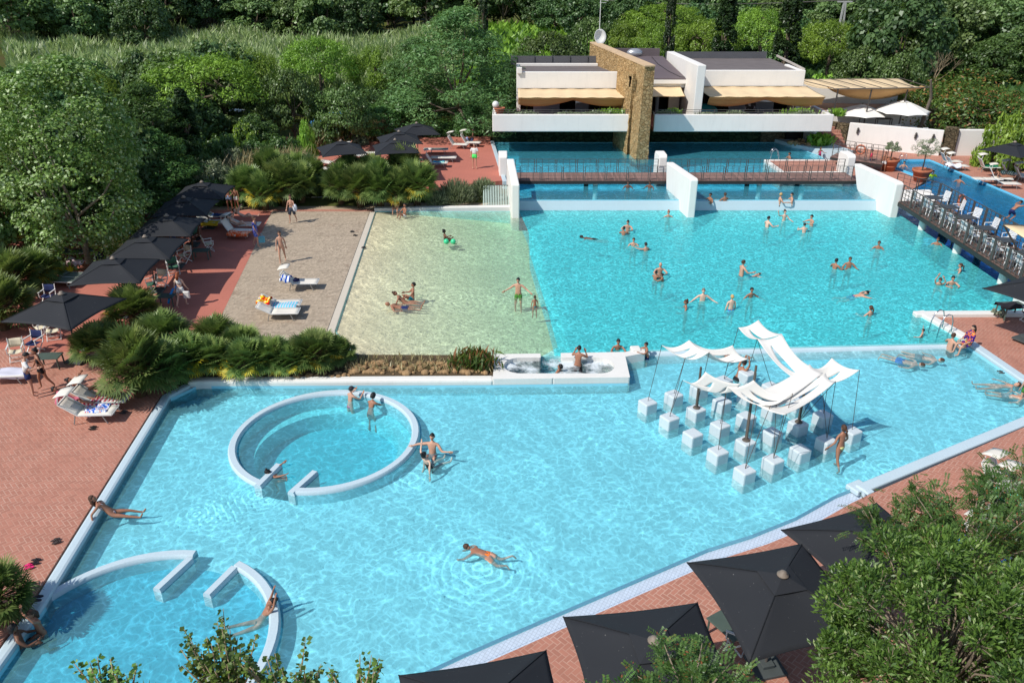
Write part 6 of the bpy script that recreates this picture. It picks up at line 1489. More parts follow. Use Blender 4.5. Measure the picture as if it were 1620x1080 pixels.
# terrace furniture seen behind the parapet
for x, lb in ((3.2, 'left end'), (5.4, 'middle'), (12.5, 'link'), (17.2, 'right wing'), (21.5, 'far right')):
    b = table(M('cafe_table', (120, 118, 112), .5, .1), 'cafe_table', .8, .8, .75); b.put((x, 66.3, 2.8), 0, 'small cafe table on the clubhouse terrace, %s' % lb, 'cafe tables on the terrace')
for i, (x, y, a) in enumerate(((2.4, 66.2, -90), (4.1, 66.4, 90), (6.3, 66.4, 90), (11.8, 66.3, -90), (13.3, 66.3, 90), (16.4, 66.2, -90), (18.1, 66.3, 90), (20.8, 66.3, -90), (22.3, 66.3, 90))):
    DC1.put((x, y, 2.8), R(a), 'folding chair %s on the clubhouse terrace' % ('at the left end', 'second from the left', 'third from the left', 'left of the link table', 'right of the link table', 'first behind the right parapet', 'second behind the right parapet', 'third behind the right parapet', 'at the right end')[i], 'chairs on the clubhouse terrace')
for r_ in (CW, TD, TL, DC1, DC2, DC3): r_.done()
# ---- lifebuoys, ladders
def buoy(loc, rz, lb):
    b = MB(); n = 24
    b.tube([(.33 * math.cos(2 * math.pi * k / n), 0, .33 * math.sin(2 * math.pi * k / n)) for k in range(n + 1)], .07, 8, cap=False)
    o = b.build('lifebuoy', M('faded_orange', (206, 120, 90), .6, .2, 5), smooth=True); o.location = loc; o.rotation_euler = (0, 0, rz); tag(o, lb, 'lifebuoy', 'orange lifebuoys')
buoy((26.95, 46.6, 1.95), R(90), 'orange lifebuoy hanging on the rail of the footbridge with chairs'); buoy((27.2, 62.4, 1.5), R(-38), 'orange lifebuoy on the rail of the short gangway')
def ladder(px, py, z, rz, lb, s=1):
    p = at(px, py, z); root = empty('pool_ladder', (p.x, p.y, z), rz, lb, 'ladder', 'pool ladders')
    for x in (-.26, .26):
        b = MB(); b.tube([(x, .45, 0), (x, .42, .5), (x, .3, .8), (x, .1, .88), (x, -.1, .78), (x, -.22, .4), (x, -.28, -.8)], .024, 8); b.build('handrail', STEEL, root, smooth=True)
    b = MB(); b.tube([(-.26, -.27, -.35), (.26, -.27, -.35)], .022, 8); b.tube([(-.26, -.28, -.65), (.26, -.28, -.65)], .022, 8); b.build('rung', STEEL, root); root.scale = (s, s, s)
ladder(1484, 523, .38, R(-75), 'steel pool ladder at the corner of the small brick deck'); ladder(1226, 252, .97, R(85), 'steel pool ladder at the brick peninsula in the upper pool', .9); ladder(1428, 256, .3, R(0), 'steel ladder behind the left olive pot', .7)
# ---- parked cars glimpsed through the trees
def car(loc, rz, rgb, lb):
    root = empty('parked_car', loc, rz, lb, 'car', 'cars parked behind the garden'); paint = M('car_paint_%d' % rgb[2], rgb, .25, .03, 1, spec=.6)
    b = MB(); prof = [(-2.1, .35), (-2.15, .8), (-1.7, .95), (-1.25, 1.0), (-.75, 1.42), (.6, 1.45), (1.35, .98), (2.0, .85), (2.15, .6), (2.1, .35)]
    n = len(prof); vs = [(x, -.82 if z < 1.2 else -.68, z) for x, z in prof] + [(x, .82 if z < 1.2 else .68, z) for x, z in prof]
    b.add(vs, [tuple(range(n)), tuple(range(2 * n - 1, n - 1, -1))] + [(i, (i + 1) % n, n + (i + 1) % n, n + i) for i in range(n)]); b.build('body', paint, root, bevel=.08, recalc=True)
    for s_ in (-1, 1):
        b = MB(); b.add([(-1.1, s_ * .775, 1.02), (1.15, s_ * .775, 1.0), (.6, s_ * .70, 1.38), (-.7, s_ * .70, 1.38)], [(0, 1, 2, 3)]); b.build('side_window', GLASS, root, solid=.05)
    b = MB(); b.add([(1.33, -.7, 1.02), (1.33, .7, 1.02), (.66, .62, 1.43), (.66, -.62, 1.43)], [(0, 1, 2, 3)]); b.build('windscreen', GLASS, root, solid=.05)
    for x in (-1.35, 1.35):
        for s_ in (-1, 1): w_ = MB(); w_.tube([(x, s_ * .7, .33), (x, s_ * .86, .33)], .33, 16); w = w_.build('wheel', M('tyre', (24, 24, 24), .8), root); r_ = MB(); r_.tube([(x, s_ * .865, .33), (x, s_ * .875, .33)], .2, 12); r_.build('rim', STEEL, w)
    for s_ in (-1, 1): b = MB(); b.box((2.1, s_ * .6, .72), (.1, .3, .14)); b.build('headlight', WSTEEL, root)
p = at(412, 205, .8); car((p.x, p.y, .8), R(70), (44, 58, 72), 'dark blue-grey car glimpsed between the garden trees'); p = at(524, 213, .8); car((p.x, p.y + 2, .85), R(20), (60, 120, 170), 'blue car half hidden left of the terrace parasols')
p = at(395, 204, .8); car((p.x - 1.5, p.y + 1.5, .8), R(75), (214, 214, 210), 'white car behind the dark one among the trees')
# ---- power line at the top
root = empty('power_pole', (aty(1334, 20, 118).x, 118, 0), 0, 'twin-legged power pole with wires at the top right', 'power pole'); zt = aty(1334, 3, 118).z
b = MB(); b.bar((-.5, 0, 0), (-.1, 0, zt), .22); b.bar((.7, 0, 0), (.1, 0, zt), .22); b.bar((-1, 0, zt), (1, 0, zt), .18); b.build('pole', M('concrete_pole', (176, 176, 172), .8), root)
b = MB(); o0 = Vector(root.location)
for dx in (-.9, .9):
    for tgt in ((-45, 20, zt + .5), (60, 0, zt - 3)):
        b.tube([(dx + tgt[0] * k / 12, tgt[1] * k / 12, zt + .2 + (tgt[2] - zt) * k / 12 - 1.2 * math.sin(math.pi * k / 12)) for k in range(13)], .03, 4)
b.build('wire', METAL, root)
# ---- stepping cubes and sail pavilion
Ac, Bc, Cc, Dc = (Vector(at(1025, 634, .42)), Vector(at(1179, 741, .42)), Vector(at(1348, 679, .42)), Vector(at(1183, 588, .42)))
ux = (Bc - Ac) / 4; aa = math.atan2(ux.y, ux.x)
root = empty('stepping_cube', (0, 0, -.42), aa, 'x', 'block'); b = MB(); b.box((0, 0, .51), (.66, .66, 1.02)); b.build('cube', BLOCKM, root, bevel=.05)
CB = Rep(root); BL = {}
rown = ['left', 'second', 'third', 'fourth', 'right']; coln = ['far', 'second', 'middle', 'fourth', 'nearest']
CB.root.name = 'pale_cube'
bpy.data.objects.remove([o for o in S.collection.objects if o.parent == CB.root][0]); bpy.data.objects.remove(CB.root)
bm0 = MB(); bm0.box((0, 0, .39), (.53, .53, .78)); first = bm0.build('pale_cube', BLOCKM, bevel=.05); used0 = False
for i in range(5):
    for j in range(5):
        u, v = i / 4, j / 4    # u along A->B (left corner to near corner), v along A->D
        p = Ac * (1 - u) * (1 - v) + Bc * u * (1 - v) + Cc * u * v + Dc * (1 - u) * v
        BL[(i, j)] = p
        if (i, j) in ((0, 2), ): pass
        o = first if not used0 else first.copy()
        if used0: S.collection.objects.link(o)
        used0 = True; o.location = (p.x, p.y, -.36); o.rotation_euler = (0, 0, aa + rnd.uniform(-.03, .03))
        where = {(0, 0): 'at the left corner of the cube grid under the sails', (4, 0): 'at the near corner of the grid, closest to the camera', (4, 4): 'at the right corner of the grid, beside the woman in the pale bikini', (0, 4): 'at the far corner of the grid under the highest sail'}.get((i, j), 'row %s from the camera side, number %s from the left' % (['five', 'four', 'three', 'two', 'one'][i], ['one', 'two', 'three', 'four', 'five'][j]))
        tag(o, 'pale cube, ' + where, 'cube', 'pale cubes in the shallow pool')
def clothm():
    t = NT('white_sailcloth'); v = t.pos(); n = t.noise(v, 1.5, 4); c = srgb(234, 231, 225)
    d = t.n('ShaderNodeBsdfDiffuse'); t.l(t.mix(n, scl(c, .94), c), d.inputs[0]); r = t.n('ShaderNodeBsdfTranslucent'); r.inputs[0].default_value = (.8, .78, .72, 1)
    m = t.n('ShaderNodeMixShader'); m.inputs[0].default_value = .12; t.l(d.outputs[0], m.inputs[1]); t.l(r.outputs[0], m.inputs[2]); t.l(m.outputs[0], t.out.inputs[0]); return t.mat
CLOTH = clothm(); ROPE = M('dark_rope', (84, 66, 56), .8, .1); MAST = M('weathered_mast', (92, 84, 76), .7, .25, 4)
pv = empty('sail_pavilion', Vector((BL[(2, 2)].x, BL[(2, 2)].y, .6)), 0, 'white slit sailcloth pavilion stretched on ropes and masts above the cubes', 'pavilion')
PVI = Matrix.Translation(-Vector(pv.location))
def sail(c4, sag, slits=((.28, .14), (.66, .12)), urange=(.12, .88)):
    """c4 = four corners (a,b,c,d) in order; slits run from edge ab towards dc"""
    a, b_, c_, d = [at(*q) for q in c4]; b = MB()
    def P(u, v):
        p = (a * (1 - v) + b_ * v) * (1 - u) + (d * (1 - v) + c_ * v) * u
        s_ = sag * (4 * u * (1 - u) * .75 + 4 * v * (1 - v) * .35 + 16 * u * (1 - u) * v * (1 - v) * .2); p.z -= s_
        pin = .04 * math.sin(math.pi * v) * abs(2 * u - 1) ** 2 ; m_ = (a + b_ + c_ + d) / 4
        p.x += (m_.x - p.x) * pin; p.y += (m_.y - p.y) * pin
        pin2 = .05 * math.sin(math.pi * u) * (2 * abs(v - .5)) ** 2; p.x += (m_.x - p.x) * pin2; p.y += (m_.y - p.y) * pin2; return p
    edges = [0.0] + [s_[0] for s_ in slits] + [1.0]; gaps = [0.0] + [s_[1] for s_ in slits] + [0.0]
    for k in range(len(edges) - 1):
        def f(u, v, k=k):
            w_ = max(0, math.sin(math.pi * (u - urange[0]) / (urange[1] - urange[0]))) if urange[0] < u < urange[1] else 0
            lo = edges[k] + gaps[k] / 2 * w_ * (k > 0); hi = edges[k + 1] - gaps[k + 1] / 2 * w_ * (k + 1 < len(edges) - 1)
            return P(u, lo + (hi - lo) * v)
        b.grid(f, 18, 5)
    o = b.build('sail', CLOTH, pv, smooth=True, solid=.012); o.matrix_parent_inverse = PVI; return a, b_, c_, d
def rope(p, q): b = MB(); b.tube([p, q], .010, 5); o = b.build('rope', ROPE, pv); o.matrix_parent_inverse = PVI
def blk(i, j): return BL[(i, j)] + Vector((0, 0, .005))
A1 = sail(((1047, 546, 2.7), (1084, 566, 2.45), (1122, 557, 2.8), (1090, 538, 2.9)), .22)
A2 = sail(((1090, 538, 2.9), (1122, 557, 2.8), (1184, 567, 2.5), (1159, 546, 2.85)), .35)
B1 = sail(((1168, 518, 3.1), (1200, 506, 3.3), (1237, 528, 3.15), (1198, 536, 3.0)), .20, ((.45, .13),))
B2 = sail(((1198, 536, 3.0), (1237, 528, 3.15), (1283, 580, 2.9), (1256, 598, 2.6)), .22, ((.42, .22),))
C1 = sail(((1281, 579, 2.9), (1300, 603, 2.55), (1360, 585, 2.85), (1316, 566, 3.0)), .30, ((.5, .12),))
D1 = sail(((1281, 576, 2.95), (1302, 590, 2.8), (1228, 640, 2.25), (1192, 622, 2.35)), .12, ())
D2 = sail(((1306, 590, 2.8), (1322, 603, 2.7), (1240, 656, 2.4), (1197, 640, 2.2)), .22, ((.35, .12),))
E1 = sail(((1080, 601, 2.6), (1150, 612, 2.5), (1172, 607, 2.75), (1116, 588, 2.95)), .32, ((.3, .12), (.7, .1)))
E2 = sail(((1150, 611, 2.6), (1192, 601, 2.9), (1254, 622, 2.7), (1219, 641, 2.3)), .30, ((.35, .13), (.68, .1)))
for p, bl in ((A1[0], (0, 0)), (A1[1], (0, 1)), (A1[1], (1, 0)), (A1[2], (1, 1)), (A2[3], (0, 3)), (A2[2], (0, 3)), (B1[0], (0, 3)), (B1[3], (0, 4)), (B1[3], (1, 4)), (B2[3], (1, 4)), (C1[2], (4, 4)), (C1[3], (3, 4)), (C1[1], (3, 3)), (C1[1], (4, 3)),
              (D1[2], (4, 1)), (D2[2], (4, 1)), (D2[3], (4, 0)), (E1[0], (1, 0)), (E1[1], (3, 0)), (E1[1], (2, 1)), (E2[3], (4, 0)), (E2[2], (4, 1)), (D2[1], (4, 3)), (D2[1], (3, 3))): rope(p, blk(*bl))
for (px, py, zt, bx, by) in ((1197, 562, 2.9, 1180, 695), (1108, 585, 2.2, 1103, 645), (1275, 607, 2.5, 1268, 668)):
    b = MB(); q = at(px, py, zt); g0 = at(bx, by, .42); p = min(BL.values(), key=lambda v: (v - g0).length) + Vector((0, 0, .02)); q = p + Vector(((q - p).x * .5, (q - p).y * .5, q.z - p.z))
    b.tube([p, p.lerp(q, .5), q], [.055, .05, .04], 8); b.lathe([(.14, 0), (.1, .05)], tuple(p - Vector((0, 0, .01))), 10); o = b.build('mast', MAST, pv); o.matrix_parent_inverse = PVI
# thin sail at the right edge
sr = empty('beige_sail', at(1640, 372, .5), 0, 'corner of a beige sail on a slanting pole at the right edge', 'canopy'); SRI = Matrix.Translation(-Vector(sr.location))
b = MB(); q = [at(1588, 356, 3.1), at(1690, 362, 3.1), at(1700, 410, 2.7), at(1632, 384, 2.7)]
b.grid(lambda u, v: (q[0] * (1 - u) + q[1] * u) * (1 - v) + (q[3] * (1 - u) + q[2] * u) * v, 6, 4); o = b.build('canvas', CREAM, sr, smooth=True, solid=.015); o.matrix_parent_inverse = SRI
b = MB(); b.bar(at(1588, 355, 3.12), at(1692, 361, 3.12), .06); b.bar(at(1588, 356, 3.1), at(1618, 410, 1.3), .07); o = b.build('frame', METAL, sr); o.matrix_parent_inverse = SRI
b = MB(); b.sphere(tuple(at(706, 382, ZM + .12)), .16, 12, 8); tag(b.build('ball', M('mint_vinyl', (70, 210, 150), .3, .05), smooth=True), 'mint green ball floating beside the seated bather in the sandy pool', 'ball')
b = MB(); b.sphere(tuple(at(717, 382, ZM + .12)), .16, 12, 8); tag(b.build('ball', M('mint_vinyl', (70, 210, 150), .3, .05), smooth=True), 'second mint green ball right of the first in the sandy pool', 'ball')
# ================================================================ NEAR TREES
def near_tree(px, py, zc, R_, Rz, n_cl, n_lf, leaf, mat, aspect, label, name, seed, flat=False, lean=0):
    p = at(px, py, zc); rr = np.random.RandomState(seed); cc = []; rad = []
    while len(cc) < n_cl:
        v = rr.normal(size=3); v /= np.linalg.norm(v); k = rr.uniform(.35, 1) ** .5
        if v[2] < -.7: continue
        cc.append(v * k * np.array([R_, R_, Rz])); rad.append(rr.uniform(.22, .5) * R_ / 2.4)
    cc = np.array(cc); rad = np.array(rad); idx = rr.randint(0, n_cl, n_lf)
    v = unit(rr.normal(size=(n_lf, 3)) + np.array([0, 0, .25])); P = cc[idx] + v * (rad[idx] * rr.uniform(.5, 1.05, n_lf))[:, None]
    A = unit(v + np.array([0, 0, .5]) + rr.normal(size=(n_lf, 3)) * .45); N = unit(np.cross(A, rr.normal(size=(n_lf, 3))) + np.array([0, 0, .5]))
    tone = np.clip(rr.rand(n_cl)[idx] * .4 + rr.rand(n_lf) * .5, 0, .97); tone = np.where(rr.rand(n_lf) < .05, 1, tone)
    root = empty(name, (p.x, p.y, .2), 0, label, 'tree'); P2 = P + np.array([0, 0, zc - .2]); leaves_obj('crown', P2, N, leaf, mat, aspect, tone, root, A)
    b = MB(); r2 = random.Random(seed); top = Vector((0, 0, zc - .2 - Rz * .4)); b.tube([(r2.uniform(-.2, .2), r2.uniform(-.2, .2), -.3), (.1, 0, top.z * .5), top], [.16, .12, .08], 9)
    for c in cc:
        e = Vector(c) + Vector((0, 0, zc - .2)); m = top.lerp(e, .5) + Vector((r2.uniform(-.15, .15), r2.uniform(-.15, .15), r2.uniform(-.1, .2))); b.tube([top.lerp(Vector((0, 0, top.z * .6)), r2.random()), m, e], [.034, .02, .007], 5)
        for k in range(3): q = e + Vector((r2.gauss(0, 1), r2.gauss(0, 1), r2.gauss(0, 1))).normalized() * .35 * R_ / 2.4; b.tube([e.lerp(m, .25), q], [.012, .004], 4)
    b.build('trunk', M('greyish_twigs', (140, 126, 108), .9, .25, 6, obj=True), root, smooth=True); return root
near_tree(1500, 1035, 4.3, 2.35, 1.75, 150, 42000, .115, L_BIG, .32, 'large glossy-leaved tree filling the lower right corner', 'leafy_tree', 4)
near_tree(1660, 1090, 4.0, 2.0, 1.6, 80, 16000, .115, L_BIG, .32, 'glossy-leaved tree cut off by the lower right corner', 'leafy_tree', 9)
def pinnate(root, specs, leaf, mat, seed, rl=.32):
    """specs: list of (origin, direction) rachises; leaflets in pairs"""
    rr = np.random.RandomState(seed); C = []; N = []; A = []; T = []
    for o_, d in specs:
        d = d / np.linalg.norm(d); s_ = np.cross(d, [0, 0, 1.]); s_ /= max(1e-6, np.linalg.norm(s_)); up = np.cross(s_, d); L_ = rl * rr.uniform(.7, 1.2); tn = rr.rand() * .6
        for k in range(9):
            t_ = (k + 1) / 9; base = o_ + d * L_ * t_ + np.array([0, 0, -.25 * L_ * t_ * t_])
            for q in (-1, 1): a = s_ * q + d * .35; C.append(base + a * leaf * .5); A.append(a); N.append(up + rr.normal(size=3) * .15); T.append(min(.97, tn + rr.rand() * .35))
    T = np.array(T); T = np.where(rr.rand(len(T)) < .03, 1, T)
    return leaves_obj('crown', np.array(C), np.array(N), leaf, mat, .45, T, root, np.array(A))
def pin_tree(px, py, zc, R_, Rz, nf, label, seed, leaf=.062, nb=26, mat=L_PINN, rl=.32, zmin=-.6):
    p = at(px, py, zc); rr = np.random.RandomState(seed); root = empty('acacia_tree', (p.x, p.y, .2), 0, label, 'tree', 'pinnate-leaved trees'); b = MB(); top = Vector((0, 0, zc - .2 - Rz)); b.tube([(0, 0, -.3), top * .5, top], [.12, .1, .07], 8)
    specs = []; tips = []
    for k in range(nb):
        v = rr.normal(size=3); v[2] = abs(v[2]) * .8 - .2; v /= np.linalg.norm(v); e = v * np.array([R_, R_, Rz]) * rr.uniform(.75, 1.05); tips.append(e); e3 = Vector(e) + Vector((0, 0, zc - .2)); m = top.lerp(e3, .5) + Vector((0, 0, .15)); b.tube([top, m, e3], [.04, .022, .006], 5)
    per = nf // nb
    for e in tips:
        e0 = np.array([0, 0, -Rz * .5])
        for k in range(per):
            t_ = rr.uniform(.3, 1.02); o_ = e0 * (1 - t_) + e * t_ + rr.normal(size=3) * .16 * R_ / 1.6; d = (e - e0) / np.linalg.norm(e - e0) + rr.normal(size=3) * .7; specs.append((o_ + np.array([0, 0, zc - .2]), d))
    b.build('trunk', M('greyish_twigs', (140, 126, 108)), root, smooth=True); pinnate(root, specs, leaf, mat, seed, rl); return root
pin_tree(1415, 835, 3.4, 1.1, 1.0, 520, 'feathery pinnate tree over the third black parasol at lower right', 3, nb=18)
pin_tree(1545, 850, 3.8, 1.75, 1.2, 1200, 'wide pinnate tree half covering the loungers at right', 5, nb=34)
pin_tree(1640, 800, 3.8, 1.5, 1.1, 650, 'pinnate tree cut by the right edge above the turquoise towel', 8, nb=22)
pin_tree(1560, 765, 3.4, .55, .5, 70, 'thin pinnate sprays reaching over the brick deck at right', 6, nb=7)
pin_tree(1095, 1092, 4.2, 1.05, .75, 560, 'pinnate tree top rising at the bottom centre over the parasol', 7, nb=18)
pin_tree(975, 1105, 4.2, .3, .4, 50, 'small pinnate spray at the bottom edge', 11, nb=5)
def sapling(px, py, z, n_br, hgt, spread, label, seed, leaf=.075):
    p = at(px, py, z); rr = np.random.RandomState(seed); root = empty('sapling', (p.x, p.y, .0), 0, label, 'tree', 'round-leaved saplings'); b = MB(); C = []; A = []; N = []; T = []
    base = Vector((0, 0, z - hgt)); b.tube([(0, 0, -.4), base * .5, base], [.09, .07, .05], 7)
    for k in range(n_br):
        a = rr.uniform(0, 6.28); e = Vector((math.cos(a) * spread * rr.uniform(.2, 1), math.sin(a) * spread * rr.uniform(.1, .6), z - hgt * rr.uniform(-.25, .35))); m = base.lerp(e, .5) + Vector((math.cos(a) * .1, 0, .05)); pts = [base, m, e]; b.tube(pts, [.03, .016, .004], 5)
        nl = int(34 * (e - base).length / 1.2)
        for i in range(nl):
            t_ = .25 + .75 * i / nl; q = (base.lerp(m, t_ * 2) if t_ < .5 else m.lerp(e, t_ * 2 - 1)); side = np.array([rr.normal(), rr.normal(), rr.normal() * .5]); side /= np.linalg.norm(side)
            C.append(np.array(q) + side * leaf * .8); A.append(side); N.append(np.array([0, 0, 1.]) + rr.normal(size=3) * .5); T.append(rr.rand() * .95)
    b.build('branches', TWIG, root, smooth=True); leaves_obj('foliage', np.array(C), np.array(N), leaf, L_BIG, .95, np.array(T), root, np.array(A))
sapling(340, 1015, 6.6, 30, 1.25, .66, 'round-leaved sapling in front of the lower left ring pool', 3)
sapling(455, 1055, 6.4, 26, .8, .8, 'round-leaved sapling right of the first at the bottom edge', 5)
sapling(170, 1062, 6.2, 16, .7, .6, 'sparse leafy twig at the lower left bottom edge', 6); sapling(560, 1068, 6.4, 16, .6, .6, 'low leafy twigs at the bottom edge left of centre', 8)
p = at(215, 1120, 3.2); o = PALMS[1].copy(); S.collection.objects.link(o)
for ch in CH[PALMS[1].name]: c = ch.copy(); S.collection.objects.link(c); c.parent = o
o.location = (p.x, p.y, .0); o.scale = (1.0, 1.0, 2.0); tag(o, 'fan palm tips showing at the bottom edge below the lower left ring pool', 'palm', 'fan palms at the bottom edge')
# ================================================================ PEOPLE
SK = [M('skin_fair', (216, 178, 156), .55, .05, 3), M('skin_light', (196, 150, 126), .55, .05, 3), M('skin_tan', (160, 112, 88), .5, .06, 3), M('skin_dark', (112, 76, 58), .5, .06, 3)]
HC = dict(brown=M('hair_brown', (74, 50, 36), .7, .2, 20), black=M('hair_black', (28, 24, 24), .6, .15, 20), blond=M('hair_blond', (196, 160, 104), .7, .15, 20), grey=M('hair_grey', (120, 112, 104), .7, .15, 20), auburn=M('hair_auburn', (146, 76, 44), .65, .15, 20))
EYE = M('eye_dark', (30, 24, 22), .3, .02); LIP = M('lip_tone', (170, 84, 78), .5, .05)
CL = {}
def cloth(name, rgb, kind=None, *a):
    if name in CL: return CL[name]
    CL[name] = M(name, rgb, .85, .08, 6) if not kind else kind(name, *a); return CL[name]
POSE = dict(
    stand=dict(t=(0, .02, 1), ua=(.22, .05, -1), fa=(.08, .25, -1), th=(.08, .02, -1), sh=(.03, -.05, -1)),
    hips=dict(t=(0, 0, 1), ua=(.7, -.1, -.8), fa=(-.6, .3, -.5), th=(.12, .0, -1), sh=(.0, -.05, -1)),
    walk=dict(t=(0, .05, 1), ua=(.2, .3, -1), fa=(.05, .5, -.8), ual=(-.2, -.35, -1), fal=(-.1, .0, -1), th=(.06, .38, -1), sh=(.02, -.05, -1), thl=(-.06, -.22, -1), shl=(-.02, -.55, -1)),
    wade=dict(t=(0, .08, 1), ua=(.8, .15, -.6), fa=(.6, .5, -.25), th=(.1, .1, -1), sh=(.03, -.05, -1)),
    chest=dict(t=(0, .08, 1), ua=(.6, .4, -.7), fa=(.1, .9, .1), th=(.1, .1, -1), sh=(.03, -.05, -1)),
    reach=dict(t=(0, .1, 1), ua=(.5, .5, -.6), fa=(.2, 1, .1), ual=(-.8, .4, .1), fal=(-.7, .6, .5), th=(.1, .1, -1), sh=(.03, -.05, -1)),
    wave=dict(t=(0, 0, 1), ua=(.8, .2, .2), fa=(.4, .2, 1), ual=(-.5, .3, -.7), fal=(-.1, .9, -.1), th=(.1, .1, -1), sh=(.03, -.05, -1)),
    hug=dict(t=(0, .15, 1), ua=(.5, .7, -.4), fa=(-.5, .8, .1), th=(.1, .2, -1), sh=(.03, -.05, -1)),
    sit=dict(t=(0, -.08, 1), ua=(.2, .25, -1), fa=(-.1, .9, -.35), th=(.13, 1, -.05), sh=(.02, .15, -1)),
    sitlong=dict(t=(0, -.35, 1), ua=(.4, -.5, -.9), fa=(.1, -.1, -1), th=(.12, 1, .1), sh=(.05, 1, -.25)),
    situp=dict(t=(0, -.1, 1), ua=(.3, .6, -.7), fa=(-.3, .9, .1), th=(.15, .9, .55), sh=(.05, .45, -1)),
    crouch=dict(t=(0, .45, 1), ua=(.3, .8, -.6), fa=(-.1, .9, -.5), th=(.25, .9, .1), sh=(.05, -.3, -1)),
    kneel=dict(t=(0, .2, 1), ua=(.4, .6, -.5), fa=(-.2, .8, .6), th=(.12, .35, -1), sh=(.03, -.9, -.35)),
    armup=dict(t=(0, .5, 1), ua=(.3, .5, 1), fa=(-.4, .1, 1), ual=(-.3, .7, .7), fal=(.5, .2, .8), th=(.15, .9, .2), sh=(.05, -.2, -1)),
    recl=dict(t=(0, -.75, .65), ua=(.35, -.35, -.9), fa=(.1, .5, -.4), th=(.09, 1, .12), sh=(.04, 1, -.18)),
    reclk=dict(t=(0, -.8, .5), ua=(.3, .2, .7), fa=(-.3, .5, .6), th=(.1, .8, .65), sh=(.05, .55, -.85), thl=(-.1, 1, .05), shl=(-.05, 1, -.05)),
    elbow=dict(t=(-.1, -.7, .75), ua=(.4, -.6, -.6), fa=(.3, .1, -.3), ual=(-.2, .2, -.9), fal=(.2, .8, -.3), th=(.12, 1, .25), sh=(.05, .9, -.35), thl=(-.1, 1, .3), shl=(-.02, 1, -.5)),
    back=dict(t=(0, -1, .12), ua=(.8, .3, -.1), fa=(.5, .8, 0), th=(.16, 1, -.08), sh=(.1, 1, -.1)),
    prone=dict(t=(0, 1, .08), ua=(.75, .35, -.25), fa=(.1, 1, -.2), th=(.12, -1, -.05), sh=(.1, -1, .08)),
    swim=dict(t=(0, 1, .25), ua=(.6, .8, -.1), fa=(-.1, 1, -.2), ual=(-.5, 1, .1), fal=(-.2, 1, 0), th=(.2, -1, -.25), sh=(.15, -1, .1)),
    float=dict(t=(0, 1, .02), ua=(.9, -.4, -.1), fa=(.3, -1, 0), th=(.1, -1, 0), sh=(.1, -1, .02)),
    dive=dict(t=(0, .8, .7), ua=(.4, .8, .2), fa=(.1, 1, .2), th=(.1, .7, -.8), sh=(.03, -.8, -.5), thl=(-.1, .2, -1), shl=(-.03, -1, -.3)),
    lieback=dict(t=(0, -1, .22), ua=(.5, .3, -.2), fa=(-.1, 1, .1), th=(.1, 1, .02), sh=(.06, 1, -.03)))
def nz(v): v = Vector(v); return v.normalized()
pending = []
def person(label, px, py, z, yaw, pose, h=1.7, skin=1, hair='brown', hs='short', wear=(), anchor='feet', dz=0, over=None, head=(0, 0), group=None, female=False, loc=None, held=None):
    """anchor: feet = soles at z; hip = pelvis dz above z; (px,py) is where that point shows"""
    k = h / 1.7; P = dict(POSE[pose]); P.update(over or {})
    mir = lambda v: (-v[0], v[1], v[2])
    t = nz(P['t']); w = Vector((1, 0, 0)); w = (w - t * w.dot(t)).normalized(); fwd = t.cross(w)
    hipw, shw = (.095, .165) if female else (.085, .185)
    J = {}; J['pel'] = Vector((0, 0, 0)); J['sp'] = t * .18 * k; J['ch'] = t * .36 * k + fwd * .01; J['nk'] = t * .50 * k
    ht = (t + Vector((0, 0, .25 if abs(t.z) < .9 else 0)) + fwd * head[0]).normalized(); J['hb'] = J['nk'] + ht * .07 * k; J['hd'] = J['nk'] + ht * .19 * k
    for s_, sf in ((1, 'r'), (-1, 'l')):
        ua = nz(P.get('ual', mir(P['ua'])) if s_ < 0 else P['ua']); fa = nz(P.get('fal', mir(P['fa'])) if s_ < 0 else P['fa'])
        th = nz(P.get('thl', mir(P['th'])) if s_ < 0 else P['th']); sh = nz(P.get('shl', mir(P['sh'])) if s_ < 0 else P['sh'])
        J['cl' + sf] = t * .445 * k + w * s_ * shw * .62 * k; J['sh' + sf] = t * .43 * k + w * s_ * shw * k; J['el' + sf] = J['sh' + sf] + ua * .28 * k; J['wr' + sf] = J['el' + sf] + fa * .25 * k
        J['hp' + sf] = w * s_ * hipw * k - t * .05 * k; J['kn' + sf] = J['hp' + sf] + th * .42 * k; J['an' + sf] = J['kn' + sf] + sh * .41 * k
        tf = (fwd - sh * fwd.dot(sh)); tf = (tf + Vector((0, 0, 1e-3))).normalized() if tf.length > .3 else th; J['to' + sf] = J['an' + sf] + (tf * .16 + sh * .05) * k; J['_fa' + sf] = fa; J['_m' + sf] = sh
    lo = min(J['anr'].z, J['anl'].z, J['tor'].z, J['tol'].z) - .045 * k
    base = Vector(loc) if loc else at(px, py, z)
    off = -lo if anchor == 'feet' else dz
    pending.append(dict(label=label, J=J, k=k, base=(base.x, base.y, z), off=off, yaw=R(yaw), skin=skin, hair=hair, hs=hs, wear=wear, group=group, female=female, ht=ht, fwd=fwd, w=w, t=t, hy=head[1]))
